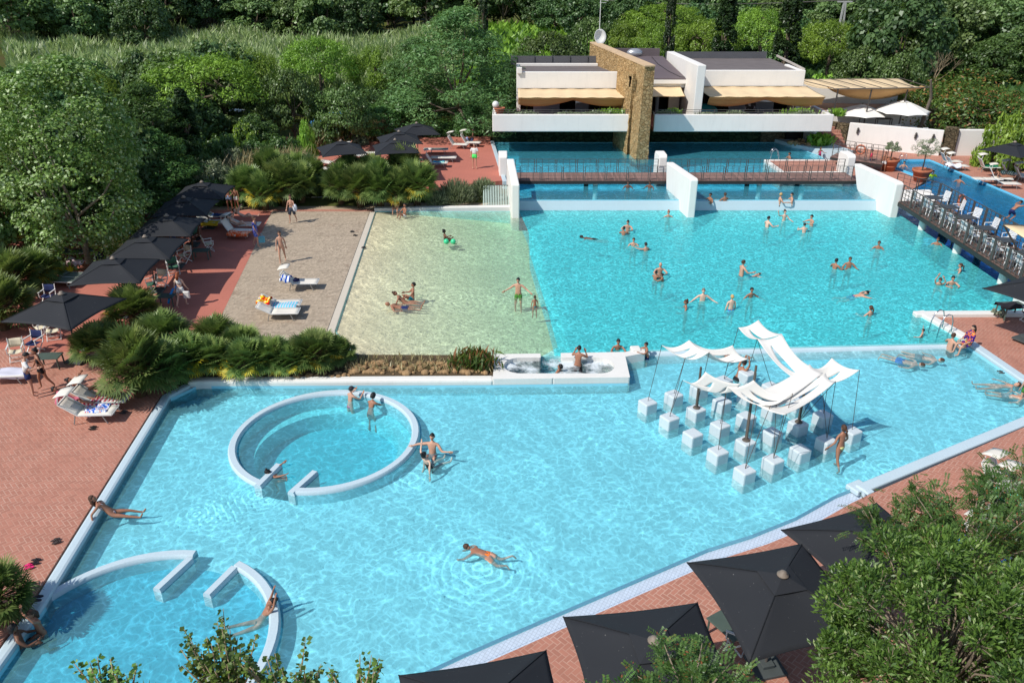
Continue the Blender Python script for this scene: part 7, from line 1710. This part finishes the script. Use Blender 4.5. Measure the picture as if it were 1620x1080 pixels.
def make_people():
    tmp = []
    for q in pending:
        J, k = q['J'], q['k']; fm = q['female']
        order = ['pel', 'sp', 'ch', 'nk', 'hb', 'clr', 'shr', 'elr', 'wrr', 'cll', 'shl', 'ell', 'wrl', 'hpr', 'knr', 'anr', 'tor', 'hpl', 'knl', 'anl', 'tol']
        rad = dict(pel=.125 if fm else .12, sp=.098 if fm else .115, ch=.115 if fm else .14, nk=.055, hb=.052, cl=.075, sh=.052 if fm else .062, el=.037 if fm else .043, wr=.025, hp=.095, kn=.052, an=.033, to=.028)
        edges = [('pel', 'sp'), ('sp', 'ch'), ('ch', 'nk'), ('nk', 'hb')] + [e for s_ in 'rl' for e in (('ch', 'cl' + s_), ('cl' + s_, 'sh' + s_), ('sh' + s_, 'el' + s_), ('el' + s_, 'wr' + s_), ('pel', 'hp' + s_), ('hp' + s_, 'kn' + s_), ('kn' + s_, 'an' + s_), ('an' + s_, 'to' + s_))]
        me = bpy.data.meshes.new('sk'); me.from_pydata([J[n] for n in order], [(order.index(a), order.index(c)) for a, c in edges], [])
        bm = bmesh.new(); bm.from_mesh(me); lay = bm.verts.layers.skin.verify(); bm.verts.ensure_lookup_table()
        for i, n in enumerate(order):
            r_ = rad.get(n if n in rad else n[:2]) * k; bm.verts[i][lay].radius = (r_, r_); bm.verts[i][lay].use_root = (i == 0)
        bm.to_mesh(me); bm.free(); o = bpy.data.objects.new('sk', me); S.collection.objects.link(o)
        m_ = o.modifiers.new('s', 'SKIN'); m_.use_smooth_shade = True; m2 = o.modifiers.new('u', 'SUBSURF'); m2.levels = 1; m2.render_levels = 1; tmp.append(o)
    dg = bpy.context.evaluated_depsgraph_get(); dg.update()
    for q, o in zip(pending, tmp):
        J, k = q['J'], q['k']; me = o.evaluated_get(dg).to_mesh(); V = [v.co.copy() for v in me.vertices]; F = [tuple(p.vertices) for p in me.polygons]; NR = [v.normal.copy() for v in me.vertices]; o.evaluated_get(dg).to_mesh_clear()
        fm = q['female']; ht, fwd, w = q['ht'], q['fwd'], q['w']
        hw = w * math.cos(q['hy']) + fwd * math.sin(q['hy']); hf = ht.cross(hw).normalized(); hw = hf.cross(ht) * 1.0; hw = -hw if hw.dot(w) < 0 else hw
        # flatten the trunk front to back
        t = q['t']
        for i, v in enumerate(V):
            a = v.dot(t)
            if -.1 * k < a < .46 * k and abs(v.dot(w)) < .2 * k:
                d = v.dot(fwd)
                if abs(d) < .17 * k: V[i] = v - fwd * d * .22
        b = MB(); b.v = [tuple(v) for v in V]; b.f = list(F); b.m = [0] * len(F)
        # head with face
        hd = J['hd']; n, m = 14, 10; vs = []
        def hp_(a_, e_):
            x, y, z_ = math.cos(e_) * math.sin(a_), math.cos(e_) * math.cos(a_), math.sin(e_)
            y2 = y * .098; x2 = x * (.074 - .012 * max(0, -z_)); z2 = z_ * .118
            if y > .9 and -.35 < z_ < .2: y2 += .014 * (1 - abs(z_ + .1) * 2)
            if z_ < -.55: y2 += .014 * max(0, y)
            return hd + (hw * x2 + hf * y2 + ht * z2) * k
        vs = [hp_(2 * math.pi * i / n, -math.pi / 2 + math.pi * (j + .5) / m) for j in range(m) for i in range(n)]
        b.add(vs, [(j * n + i, j * n + (i + 1) % n, (j + 1) * n + (i + 1) % n, (j + 1) * n + i) for j in range(m - 1) for i in range(n)] + [tuple(range(n - 1, -1, -1)), tuple((m - 1) * n + i for i in range(n))])
        b.add([hd + (hf * y + ht * z_ + hw * x) * k for x, y, z_ in ((0, .097, .03), (-.016, .098, -.022), (.016, .098, -.022), (0, .124, -.014))], [(0, 1, 3), (0, 3, 2), (1, 2, 3)])
        for s_ in (-1, 1):
            b.sphere(tuple(hd + (hw * s_ * .03 + hf * .086 + ht * .012) * k), .011 * k, 6, 4, 1); b.sphere(tuple(hd + (hw * s_ * .076 - hf * .005) * k), (.014 * k, .018 * k, .028 * k), 6, 4)
        b.sphere(tuple(hd + (hf * .088 - ht * .048) * k), (.022 * k, .012 * k, .008 * k), 6, 4, 2)
        # hands
        for s_, sf in ((1, 'r'), (-1, 'l')):
            d = J['_fa' + sf]; wr = J['wr' + sf]; a_ = d.cross(fwd); a_ = (a_ if a_.length > .2 else d.cross(t)).normalized(); u_ = a_.cross(d).normalized()
            pm = Matrix((a_, d, u_)).transposed(); b.box(wr + d * .045 * k, (.07 * k, .10 * k, .026 * k), rot=pm)
            for f_, (ox, ln_) in enumerate(((-.027, .062), (-.009, .074), (.009, .07), (.026, .055))):
                p0 = wr + (d * .09 + a_ * ox) * k; p1 = p0 + (d * ln_ * .55 - u_ * .006) * k; p2 = p1 + (d * ln_ * .4 - u_ * .02) * k; b.tube([p0, p1, p2], [.0088 * k, .008 * k, .006 * k], 5)
            sgn = -s_; p0 = wr + (d * .03 + a_ * .034 * sgn) * k; p1 = p0 + (d * .03 + a_ * .022 * sgn) * k; b.tube([p0, p1, p1 + (d * .024 - u_ * .008) * k], [.011 * k, .0095 * k, .007 * k], 5)
        root = empty('person', (q['base'][0], q['base'][1], q['base'][2] + q['off']), q['yaw'], q['label'], 'person', q['group'])
        b.build('body', [SK[q['skin']], EYE, LIP], root, smooth=True)
        # hair: cap over top and back, longer styles fall behind
        if q['hs'] != 'bald':
            g = MB(); vs = []; n, m = 14, 8; long_ = q['hs'] in ('long', 'tail', 'bun', 'curly'); puff = 1.28 if q['hs'] == 'curly' else 1.1
            for j in range(m + 1):
                for i in range(n):
                    a_ = 2 * math.pi * i / n; y = math.cos(a_); low = -.15 + .62 * (y > .55) + .35 * (.2 < y <= .55) - (.35 if (long_ and y < -.1) else 0)
                    e_ = math.asin(max(-.95, low)) + (math.pi / 2 - math.asin(max(-.95, low))) * j / m
                    vs.append(hd + (hw * math.cos(e_) * math.sin(a_) * .079 * puff + hf * (math.cos(e_) * y * .103 * puff - .006) + ht * math.sin(e_) * .122 * puff) * k)
            g.add(vs, [(j * n + i, j * n + (i + 1) % n, (j + 1) * n + (i + 1) % n, (j + 1) * n + i) for j in range(m) for i in range(n)])
            if q['hs'] == 'long': g.tube([hd - hf * .05 * k, hd + (-hf * .10 - ht * .1) * k, hd + (-hf * .11 - ht * .26) * k], [.075 * k, .075 * k, .035 * k], 8)
            if q['hs'] == 'tail': g.tube([hd - hf * .09 * k, hd + (-hf * .16 - ht * .03) * k, hd + (-hf * .15 - ht * .22) * k], [.035 * k, .035 * k, .012 * k], 7)
            if q['hs'] == 'bun': g.sphere(tuple(hd + (-hf * .07 + ht * .12) * k), .05 * k, 8, 6)
            g.build('hair', HC[q['hair']], root, smooth=True, solid=.006)
            if q['hs'] == 'cap':
                g = MB(); c_ = hd + ht * .035 * k; vs = []
                for j in range(6):
                    for i in range(n): a_ = 2 * math.pi * i / n; e_ = (math.pi / 2) * j / 5.2; vs.append(c_ + (hw * math.cos(e_) * math.sin(a_) * .092 + hf * math.cos(e_) * math.cos(a_) * .118 + ht * math.sin(e_) * .098) * k)
                g.add(vs, [(j * n + i, j * n + (i + 1) % n, (j + 1) * n + (i + 1) % n, (j + 1) * n + i) for j in range(5) for i in range(n)]); g.box(c_ + hf * .14 * k, (.12 * k, .09 * k, .008), rot=Matrix((hw, hf, ht)).transposed()); g.build('cap', M('cap_cloth', (60, 54, 60), .8), root, smooth=True)
        # clothing lies over the body's own surface
        def seg(v, a, c_):
            d = J[c_] - J[a]; t_ = (v - J[a]).dot(d) / d.length_squared; return t_, (v - J[a] - d * max(0, min(1, t_))).length
        bones = [('pel', 'nk', 'T')] + [(a + s_, c_ + s_, a) for s_ in 'rl' for a, c_ in (('sh', 'el'), ('el', 'wr'), ('hp', 'kn'), ('kn', 'an'))]
        def region(v):
            best = None
            for a, c_, nm in bones:
                t_, d = seg(v, a, c_); d -= {'T': .11, 'sh': .04, 'el': .03, 'hp': .07, 'kn': .04}[nm] * k
                if best is None or d < best[0]: best = (d, nm, t_)
            return best[1], best[2]
        RG = [region(v) for v in V]
        tests = {'briefs': lambda r: (r[0] == 'T' and r[1] < .06) or (r[0] == 'hp' and r[1] < .08), 'trunks': lambda r: (r[0] == 'T' and r[1] < .16) or (r[0] == 'hp' and r[1] < .58), 'shorts': lambda r: (r[0] == 'T' and r[1] < .2) or (r[0] == 'hp' and r[1] < .5),
                 'bra': lambda r: r[0] == 'T' and .56 < r[1] < .72, 'onepiece': lambda r: (r[0] == 'T' and r[1] < .74) or (r[0] == 'hp' and r[1] < .08), 'tshirt': lambda r: (r[0] == 'T' and .04 < r[1] < 1.0) or (r[0] == 'sh' and r[1] < .75), 'top': lambda r: (r[0] == 'T' and .3 < r[1] < .95),
                 'dress': lambda r: (r[0] == 'T' and r[1] < .95) or (r[0] == 'hp' and r[1] < .8) or (r[0] == 'sh' and r[1] < .3), 'skirt': lambda r: (r[0] == 'T' and r[1] < .2) or (r[0] == 'hp' and r[1] < 1.0) or (r[0] == 'kn' and r[1] < .15), 'wrap': lambda r: (r[0] == 'T') or (r[0] == 'hp' and r[1] < .7) or (r[0] == 'sh') or (r[0] == 'el' and r[1] < .4)}
        for kind, mat in q['wear']:
            puff = {'tshirt': .018, 'dress': .03, 'shorts': .02, 'trunks': .014, 'skirt': .035, 'wrap': .03, 'top': .012}.get(kind, .008) * k
            keep = [f for f in F if all(tests[kind](RG[i]) for i in f)]
            if not keep: continue
            idx = sorted({i for f in keep for i in f}); mp = {i: j for j, i in enumerate(idx)}
            g = MB(); g.add([V[i] + NR[i] * puff for i in idx], [tuple(mp[i] for i in f) for f in keep])
            if kind == 'bra':
                for s_ in (-1, 1): g.tube([J['ch'] + (w * s_ * .06 + fwd * .10) * k, J['nk'] + (w * s_ * .05 + fwd * .03) * k, J['nk'] + (w * s_ * .03 - fwd * .05) * k], .007 * k, 5)
            nm = {'briefs': 'bikini_bottom' if fm else 'briefs', 'bra': 'bikini_top', 'trunks': 'swim_trunks', 'tshirt': 'shirt', 'onepiece': 'swimsuit'}.get(kind, kind)
            g.build(nm, mat, root, smooth=True, solid=.006)
    for o in tmp: m_ = o.data; bpy.data.objects.remove(o); bpy.data.meshes.remove(m_)
BK = cloth('black_lycra', (26, 26, 30)); NV = cloth('navy_lycra', (28, 44, 96)); BLU = cloth('blue_lycra', (30, 90, 190)); RD = cloth('maroon_lycra', (140, 40, 60)); PK = cloth('pink_lycra', (226, 70, 130)); OR = cloth('orange_lycra', (236, 120, 40)); GN = cloth('green_lycra', (70, 130, 50)); CO = cloth('coral_lycra', (228, 110, 84)); WH_ = cloth('white_cotton', (226, 226, 222)); YW = cloth('pale_yellow_lycra', (232, 222, 150)); TQ = cloth('teal_lycra', (30, 130, 140)); GY_ = cloth('grey_lycra', (110, 116, 122))
CL['blue_print'] = blotch('blue_print', (56, 84, 170), (96, 130, 200), (190, 90, 120), 12); CL['wild_print'] = blotch('wild_print', (30, 30, 120), (240, 120, 60), (70, 190, 120), 9); CL['pattern'] = blotch('pink_pattern', (230, 150, 160), (240, 236, 230), (130, 60, 110), 20)
bik = lambda m: (('briefs', m), ('bra', m))
L0, MZ, UZ, DK = 0.0, ZM, ZU, .27
Pn = person
# -- near pool
Pn('woman reclining on the left coping with legs stretched into the shallow water', 172, 800, .24, -80, 'elbow', 1.68, 2, 'brown', 'long', bik(CL['pattern']), 'hip', -.05, female=True, loc=tuple(at(176, 808, .24)), over=dict(th=(.12, 1, -.16), sh=(.05, 1, -.2), thl=(-.1, 1, -.1), shl=(-.02, 1, -.34)))
Pn('person in a cap and pink bikini at the back rim of the round pool', 553, 634, L0, -40, 'kneel', 1.65, 1, 'black', 'cap', bik(PK), 'hip', -.2, female=True, over=dict(th=(.1, .1, -1), sh=(.03, -.1, -1)))
Pn('person with dark curly hair in a black bikini leaning beside the one in the cap', 585, 645, L0, -25, 'crouch', 1.65, 2, 'black', 'curly', bik(BK), 'hip', -.24, female=True, over=dict(th=(.1, .4, -.9)))
Pn('tanned girl stretched through the opening of the round pool with one arm raised', 448, 748, L0, 110, 'crouch', 1.45, 2, 'black', 'bun', bik(OR), 'hip', -.2, over=dict(t=(0, .9, .6), ua=(.5, -.6, .3), fa=(.3, -.9, .35)), female=True)
Pn('man in maroon trunks sitting outside the ring wall of the round pool', 684, 716, L0, 170, 'situp', 1.78, 1, 'black', 'short', (('trunks', RD),), 'hip', -.12, over=dict(ual=(-.5, .4, -.5), fal=(-.9, .2, .2), ua=(.9, .1, -.1), fa=(.8, -.1, -.4)))
Pn('woman in black swimsuit sitting with back to the camera below the man in maroon', 680, 738, L0, -40, 'sitlong', 1.68, 0, 'black', 'bun', (('onepiece', BK),), 'hip', -.06, over=dict(ual=(-.9, .5, .5), fal=(-.4, .6, .8)), female=True)
Pn('swimmer in orange shorts gliding across the middle of the shallow pool', 770, 875, L0, 68, 'prone', 1.55, 2, 'brown', 'short', (('trunks', OR),), 'hip', -.06, over=dict(ua=(.5, .6, -.4), fa=(-.3, .7, -.5), th=(.2, -1, -.45), sh=(.12, -.5, .3)))
Pn('woman in black bikini in the lower left ring pool, arm over its rim', 408, 972, L0, 112, 'sitlong', 1.68, 2, 'black', 'bun', bik(BK), 'hip', -.27, over=dict(ua=(.2, -.6, .9), fa=(-.2, -.3, 1), t=(0, -.6, .8), th=(.12, 1, .02), sh=(.06, 1, .0)), female=True)
Pn('shaded person with wet hair at the bottom left edge of the ring pool', 36, 1020, L0, -60, 'situp', 1.7, 3, 'black', 'curly', (('trunks', BK),), 'hip', -.1)
Pn('woman holding her face, standing in the water at the lower left', 66, 1000, L0, 160, 'armup', 1.65, 2, 'brown', 'long', bik(GY_), 'hip', .05, over=dict(t=(0, .15, 1), th=(.1, .2, -1), sh=(0, 0, -1)), female=True)
Pn('woman in a pale yellow bikini with a ponytail wading past the cubes', 1322, 744, -.34, 20, 'walk', 1.68, 2, 'brown', 'tail', bik(YW), female=True, over=dict(ua=(.5, .2, -.9), ual=(-.5, -.1, -.9), fal=(-.4, .3, -.6)))
Pn('person in dark shorts sitting behind a cube with arms over the head', 1166, 600, L0, -60, 'armup', 1.72, 2, 'black', 'short', (('shorts', BK),), 'hip', .02)
Pn('man in blue trunks floating face down near the overflow lip', 1430, 569, L0, -128, 'float', 1.75, 1, 'brown', 'short', (('trunks', BLU),), 'hip', -.09)
Pn('man in dark patterned trunks floating face down right of the one in blue', 1460, 563, L0, -120, 'float', 1.75, 1, 'brown', 'short', (('trunks', GY_),), 'hip', -.09)
Pn('woman in black bikini floating on her back at the right edge of the near pool', 1580, 608, L0, 82, 'back', 1.68, 1, 'brown', 'curly', bik(BK), 'hip', -.09, female=True)
Pn('bather half under water below the woman in the black bikini', 1597, 624, L0, 60, 'back', 1.5, 1, 'brown', 'short', (('trunks', GY_),), 'hip', -.08)
Pn('boy in black and green trunks standing at the right edge of the photo', 1614, 640, -.34, 30, 'stand', 1.45, 1, 'black', 'short', (('trunks', GN),))
# -- whirlpool and kerb
Pn('tanned person standing in the whirlpool with a hand at the face', 914, 578, MZ, -20, 'kneel', 1.75, 2, 'black', 'short', (('trunks', BK),), 'hip', .02, over=dict(fa=(-.5, .3, 1)))
Pn('person sunk to the head in the whirlpool', 878, 586, MZ, 60, 'sitlong', 1.7, 2, 'black', 'short', (('trunks', NV),), 'hip', -.42)
Pn('person leaning on the white kerb right of the whirlpool', 977, 552, MZ, 180, 'hug', 1.7, 2, 'black', 'short', bik(BK), 'hip', -.28, female=True)
Pn('boy standing at the free end of the white kerb', 1024, 560, MZ, 100, 'hug', 1.4, 2, 'black', 'short', (('trunks', NV),), 'hip', -.1)
# -- sandy pool
Pn('bather seated in the sandy pool beside two mint green balls', 705, 382, MZ, -60, 'situp', 1.6, 3, 'black', 'bun', (('onepiece', BK),), 'hip', -.02, female=True)
Pn('man in green trunks wading with arms spread where sand meets turquoise', 820, 470, MZ, 170, 'wade', 1.8, 1, 'black', 'short', (('trunks', GN),), 'hip', .18)
Pn('small child standing near the wading man in green trunks', 846, 486, MZ, 10, 'stand', 1.15, 2, 'brown', 'tail', (('briefs', TQ),), 'hip', .06, female=True)
Pn('man sitting in the sandy pool at the back of the group of three', 653, 472, MZ, 100, 'situp', 1.75, 2, 'black', 'short', (('trunks', TQ),), 'hip', .0)
Pn('woman lying in the middle of the group of three in the sandy pool', 642, 478, MZ, -95, 'recl', 1.66, 2, 'brown', 'bun', bik(BK), 'hip', -.02, female=True)
Pn('bald man in navy trunks lying nearest in the group of three', 636, 486, MZ, -92, 'lieback', 1.75, 2, 'brown', 'bald', (('trunks', NV),), 'hip', -.04)
Pn('woman sitting on the white rim at the back of the sandy pool', 627, 330, .42, 175, 'sit', 1.66, 1, 'brown', 'bun', bik(RD), 'hip', .1, female=True)
Pn('bather crouching in the water below the woman on the rim', 640, 341, MZ, 130, 'situp', 1.66, 2, 'black', 'short', (('trunks', WH_),), 'hip', 0)
# -- turquoise pool
T = [('dark swimmer gliding near the left of the turquoise pool', 938, 378, 75, 'prone', 1.7, 3, 'black', 'short', 'trunks', BK, -.06),
 ('tall swimmer at the back of the left trio below the middle fin wall', 993, 366, 160, 'hug', 1.8, 1, 'black', 'short', 'trunks', NV, -.12), ('person held in front in the left trio', 986, 372, -20, 'hug', 1.6, 2, 'black', 'short', 'bra', BK, -.25),
 ('swimmer with wet hair just below the trio', 1002, 388, 170, 'chest', 1.7, 1, 'brown', 'short', 'trunks', BK, -.34), ('dark-haired swimmer with arms spread below the trio', 1022, 397, 20, 'reach', 1.7, 1, 'black', 'short', 'trunks', GY_, -.32),
 ('swimmer beside the foot of the middle fin wall', 1057, 343, 180, 'wade', 1.65, 1, 'auburn', 'bun', 'bra', CO, -.36), ('bald man at the back of the huddle in the turquoise pool', 1043, 436, 175, 'hug', 1.8, 1, 'brown', 'bald', 'trunks', BK, -.08),
 ('child on the left of the huddle', 1036, 442, -30, 'hug', 1.3, 2, 'black', 'short', 'trunks', RD, -.16), ('child on the right of the huddle', 1049, 445, 60, 'hug', 1.3, 2, 'black', 'short', 'trunks', OR, -.18),
 ('head and shoulders nearest the highest sail, facing left', 1086, 488, 80, 'chest', 1.7, 2, 'brown', 'bun', 'bra', BK, -.36), ('grey-haired man standing left of the blond boy', 1111, 475, 175, 'wade', 1.78, 0, 'grey', 'short', 'trunks', BK, -.2),
 ('blond person in blue trunks seen from behind', 1156, 490, 10, 'stand', 1.6, 0, 'blond', 'short', 'trunks', BLU, .0), ('dark-haired swimmer right of the blond one', 1187, 470, 190, 'wade', 1.7, 2, 'black', 'short', 'bra', BK, -.28),
 ('man in dark trunks leaning over a small child', 1172, 436, -70, 'chest', 1.8, 1, 'brown', 'short', 'trunks', NV, .0), ('small child with a blue float beside the leaning man', 1189, 437, -80, 'swim', 1.1, 1, 'brown', 'short', 'trunks', BLU, -.06),
 ('pale young man below the right half of the weir', 1213, 359, -60, 'chest', 1.75, 0, 'black', 'short', 'trunks', BK, -.16), ('woman waving in a black bikini just under the weir', 1240, 349, 190, 'wave', 1.68, 0, 'brown', 'bun', 'bra', BK, -.12),
 ('tanned boy facing left under the weir', 1284, 357, 110, 'hug', 1.7, 1, 'black', 'short', 'trunks', NV, -.1), ('person with a white ball in front of the tanned boy', 1272, 368, 0, 'hug', 1.6, 0, 'black', 'short', 'trunks', WH_, -.18),
 ('left swimmer of the pair right of centre', 1320, 425, -60, 'chest', 1.7, 2, 'black', 'short', 'trunks', NV, -.24), ('right swimmer of the pair right of centre, facing the camera', 1342, 423, 170, 'chest', 1.7, 2, 'brown', 'short', 'trunks', BK, -.2),
 ('swimmer in blue shorts doing breaststroke at right', 1350, 468, -80, 'swim', 1.72, 1, 'black', 'short', 'trunks', BLU, -.08), ('woman with wet hair low in the water right of the sails', 1377, 499, 20, 'chest', 1.65, 1, 'brown', 'tail', 'bra', CO, -.3),
 ('lone swimmer in the middle distance left of the chairs bridge', 1389, 393, 150, 'chest', 1.7, 2, 'brown', 'short', 'trunks', RD, -.34), ('swimmer close to the first pillar of the chairs bridge', 1482, 387, 150, 'chest', 1.7, 2, 'brown', 'short', 'trunks', GY_, -.36),
 ('swimmer below the second pillar of the chairs bridge', 1519, 430, 60, 'chest', 1.7, 1, 'brown', 'tail', 'bra', NV, -.34), ('left swimmer of the pair above the small brick deck', 1484, 449, 170, 'armup', 1.7, 1, 'brown', 'short', 'bra', BK, -.3),
 ('right swimmer of the pair above the small brick deck', 1504, 450, 170, 'hug', 1.7, 1, 'black', 'short', 'trunks', BK, -.3), ('toddler with yellow-green armbands by the pool ladder', 1458, 533, 60, 'wave', 1.0, 1, 'black', 'short', 'shorts', GN, -.08),
 ('person in the water leaning on the corner of the small brick deck', 1503, 546, -70, 'chest', 1.75, 1, 'brown', 'short', 'trunks', BK, -.26), ('left shaded swimmer under the chairs bridge', 1498, 372, 30, 'hug', 1.6, 3, 'black', 'short', 'trunks', BK, -.2), ('right shaded swimmer under the chairs bridge', 1512, 374, -30, 'hug', 1.6, 3, 'black', 'short', 'trunks', GN, -.2),
 ('low swimmer just left of the highest sail corner', 1162, 556, 100, 'swim', 1.6, 2, 'black', 'short', 'trunks', BK, -.2),
 ('dark-haired swimmer in the deep pool beside the left olive pot', 1429, 264, 170, 'chest', 1.6, 1, 'black', 'short', 'trunks', BK, -.3), ('swimmer in a neon shirt in the deep pool right of the taller olive tree', 1475, 279, 170, 'chest', 1.5, 1, 'black', 'short', 'tshirt', cloth('neon_cloth', (200, 240, 40)), -.26), ('swimmer in the middle of the deep blue pool', 1517, 289, -60, 'wade', 1.7, 2, 'black', 'short', 'trunks', NV, -.3)]
for lb, px, py, yaw, ps, h, sk, hr, hs, wk, wm_, dz in T:
    fm = wk == 'bra'; wr = (('briefs', wm_), ('bra', wm_)) if fm else ((wk, wm_),) if wk != 'tshirt' else (('tshirt', wm_), ('trunks', NV))
    Pn(lb, px, py, MZ, yaw + rnd.uniform(-8, 8), ps, h, sk, hr, hs, wr, 'hip', dz, female=fm, group='bathers in the turquoise and deep pools')
U = [('dark-haired bather at the left end of the line above the weir', 1124, 317, 120, 'black', 2), ('bather second from the left above the weir, turned away', 1147, 317, 20, 'brown', 2), ('fair bather third from the left above the weir', 1233, 317, -90, 'blond', 1), ('dark-haired bather at the right end of the line above the weir', 1253, 317, 90, 'black', 1), ('left shaded head under the wooden footbridge', 993, 297, 180, 'black', 3), ('right shaded head under the wooden footbridge', 1028, 297, 150, 'black', 3), ('head by the ladder of the brick peninsula', 1249, 251, 100, 'black', 2)]
for lb, px, py, yaw, hr, sk in U: Pn(lb, px, py, UZ, yaw, 'chest', 1.68, sk, hr, 'short', (('trunks', BK),), 'hip', -.30, group='bathers in the upper pool')
Pn('child in a pink swimsuit at the rocks of the upper pool', 1297, 244, UZ, 190, 'chest', 1.3, 2, 'brown', 'long', (('onepiece', PK),), 'hip', -.04, female=True)
Pn('boy jumping off towards the deep pool at the right edge', 1596, 352, .9, -75, 'dive', 1.6, 2, 'black', 'short', (('trunks', NV),), 'hip', .75)
# -- decks
Pn('person wrapped in a colourful dark print sitting on the corner of the small brick deck', 1531, 545, .38, 100, 'sit', 1.68, 1, 'black', 'long', (('wrap', CL['wild_print']),), 'hip', .1, female=True)
Pn('child in a pink shirt walking above the right fin wall', 1375, 268, .32, 60, 'walk', 1.45, 2, 'black', 'short', (('tshirt', cloth('hot_pink', (236, 60, 100))), ('shorts', NV)))
Pn('bare-chested child standing left of the smaller olive pot', 1396, 272, .32, 150, 'hips', 1.45, 2, 'black', 'short', (('trunks', WH_),))
Pn('man in a white shirt and lime shorts standing on the upper terrace', 751, 267, .93, 175, 'stand', 1.78, 1, 'grey', 'short', (('tshirt', WH_), ('shorts', cloth('lime_shorts', (90, 250, 120)))))
Pn('woman in a dark skirt carrying a bundle across the pebbles', 464, 353, .265, 170, 'walk', 1.68, 1, 'brown', 'bun', (('bra', CO), ('skirt', cloth('grey_skirt', (66, 72, 84)))), over=dict(ual=(-.3, .5, -.7), fal=(.4, .8, .3)), female=True)
Pn('person in a blue patterned dress walking off the left deck', 407, 391, .265, -100, 'walk', 1.72, 1, 'brown', 'short', (('dress', CL['blue_print']),), female=True)
Pn('woman in a coral bikini walking over the pebble paving', 448, 416, .265, -170, 'walk', 1.7, 1, 'brown', 'long', bik(CO), female=True)
Pn('red-haired woman in a white top carrying a swim noodle', 290, 486, .27, -10, 'walk', 1.66, 0, 'auburn', 'long', (('top', WH_), ('shorts', WH_)), female=True)
Pn('woman in denim shorts, left of the pair under the far parasols', 365, 334, .27, 175, 'hips', 1.7, 2, 'black', 'long', (('bra', CO), ('shorts', cloth('denim', (120, 140, 170)))), female=True)
Pn('boy in white shorts at the right of the pair under the far parasols', 376, 333, .27, 170, 'stand', 1.55, 2, 'black', 'short', (('shorts', WH_),))
Pn('man in a white shirt and navy shorts looking at a phone near the nearest loungers', 53, 627, .27, -60, 'chest', 1.76, 1, 'black', 'short', (('tshirt', WH_), ('shorts', NV)), head=(.5, 0))
Pn('woman in black standing behind the man with the phone', 74, 616, .27, 130, 'walk', 1.68, 2, 'black', 'bun', (('top', BK), ('shorts', BK)), female=True)
Pn('woman reading on the lounger of the near pair', 143, 634, .27, -87, 'reclk', 1.68, 2, 'black', 'bun', bik(RD), 'hip', .50, female=True)
Pn('person in the shadow of the sunshade on the front lounger', 118, 650, .27, -87, 'recl', 1.66, 2, 'black', 'short', (('wrap', cloth('pink_wrap', (200, 110, 130))),), 'hip', .46, female=True)
Pn('sunbather with raised knees behind the orange towel', 388, 354, .27, -87, 'reclk', 1.66, 0, 'brown', 'long', bik(PK), 'hip', .48, female=True)
Pn('sunbather lying on the orange patterned towel', 378, 366, .27, -93, 'reclk', 1.66, 0, 'brown', 'short', bik(CO), 'hip', .48, female=True)
Pn('seated person in shade on the right of the group under the left parasols', 318, 388, .27, 120, 'sit', 1.72, 3, 'black', 'short', (('trunks', BK),), 'hip', .5)
Pn('seated person in purple in the group under the left parasols', 292, 384, .27, -70, 'sit', 1.66, 3, 'black', 'long', (('top', cloth('purple_cloth', (130, 50, 120))), ('shorts', BK)), 'hip', .5, female=True)
Pn('seated person in blue in the shade at the left of the group', 278, 400, .27, -30, 'sit', 1.72, 3, 'black', 'short', (('tshirt', NV), ('shorts', BK)), 'hip', .5)
Pn('sunbather with raised knees on the upper terrace lounger', 560, 248, .93, -90, 'reclk', 1.68, 1, 'brown', 'short', bik(RD), 'hip', .48, female=True)
Pn('person sitting on the terrace lounger by the dark hedge', 748, 229, .93, 90, 'sit', 1.7, 3, 'black', 'short', (('shorts', NV),), 'hip', .5)
Pn('dark-clothed person sitting under the front parasol of the terrace cluster', 618, 250, .93, -60, 'sit', 1.72, 3, 'black', 'short', (('tshirt', BK), ('shorts', BK)), 'hip', .5)
Pn('sunbather lying at the right edge of the far right deck', 1612, 279, .32, -100, 'reclk', 1.68, 2, 'brown', 'short', (('trunks', BK),), 'hip', .48)
Pn('sunbather on the low lounger in the right cluster', 1582, 288, .32, -95, 'recl', 1.68, 2, 'black', 'short', bik(BK), 'hip', .44, female=True)
Pn('person sitting beside the dark green towel on the far right deck', 1550, 260, .32, 120, 'sit', 1.68, 1, 'brown', 'short', (('tshirt', BK), ('shorts', BK)), 'hip', .5)
make_people()
# things they hold
b = MB(); p = at(280, 478, .27); b.tube([(p.x - .25, p.y - .35, .35), (p.x - .2, p.y - .25, .65), (p.x - .05, p.y - .05, .95), (p.x + .18, p.y + .1, 1.12)], .05, 10); tag(b.build('swim_noodle', M('sky_blue_foam', (40, 150, 230), .7, .04), smooth=True), 'light blue swim noodle carried by the red-haired woman', 'swim noodle')
p = at(412, 388, .27); b = MB(); b.box((p.x + .12, p.y, .62), (.32, .16, .34)); b.tube([(p.x, p.y, .79), (p.x + .12, p.y, 1.0), (p.x + .24, p.y, .79)], .012, 5); tag(b.build('beach_bag', M('pale_blue_bag', (110, 190, 210), .8), bevel=.04), 'pale blue bag carried by the person in the blue dress', 'bag')
p = at(468, 353, .27); b = MB(); b.sphere((p.x + .1, p.y - .15, 1.28), (.14, .12, .24), 12, 8); tag(b.build('bundle', M('white_bundle', (220, 224, 232), .9), smooth=True), 'white bundle held by the woman in the dark skirt', 'bundle')
p = at(295, 486, .27); b = MB(); b.box((p.x + .16, p.y - .1, .95), (.3, .14, .36)); tag(b.build('tote_bag', M('white_tote', (224, 222, 216), .85), bevel=.05), 'white tote bag on the shoulder of the red-haired woman', 'bag')
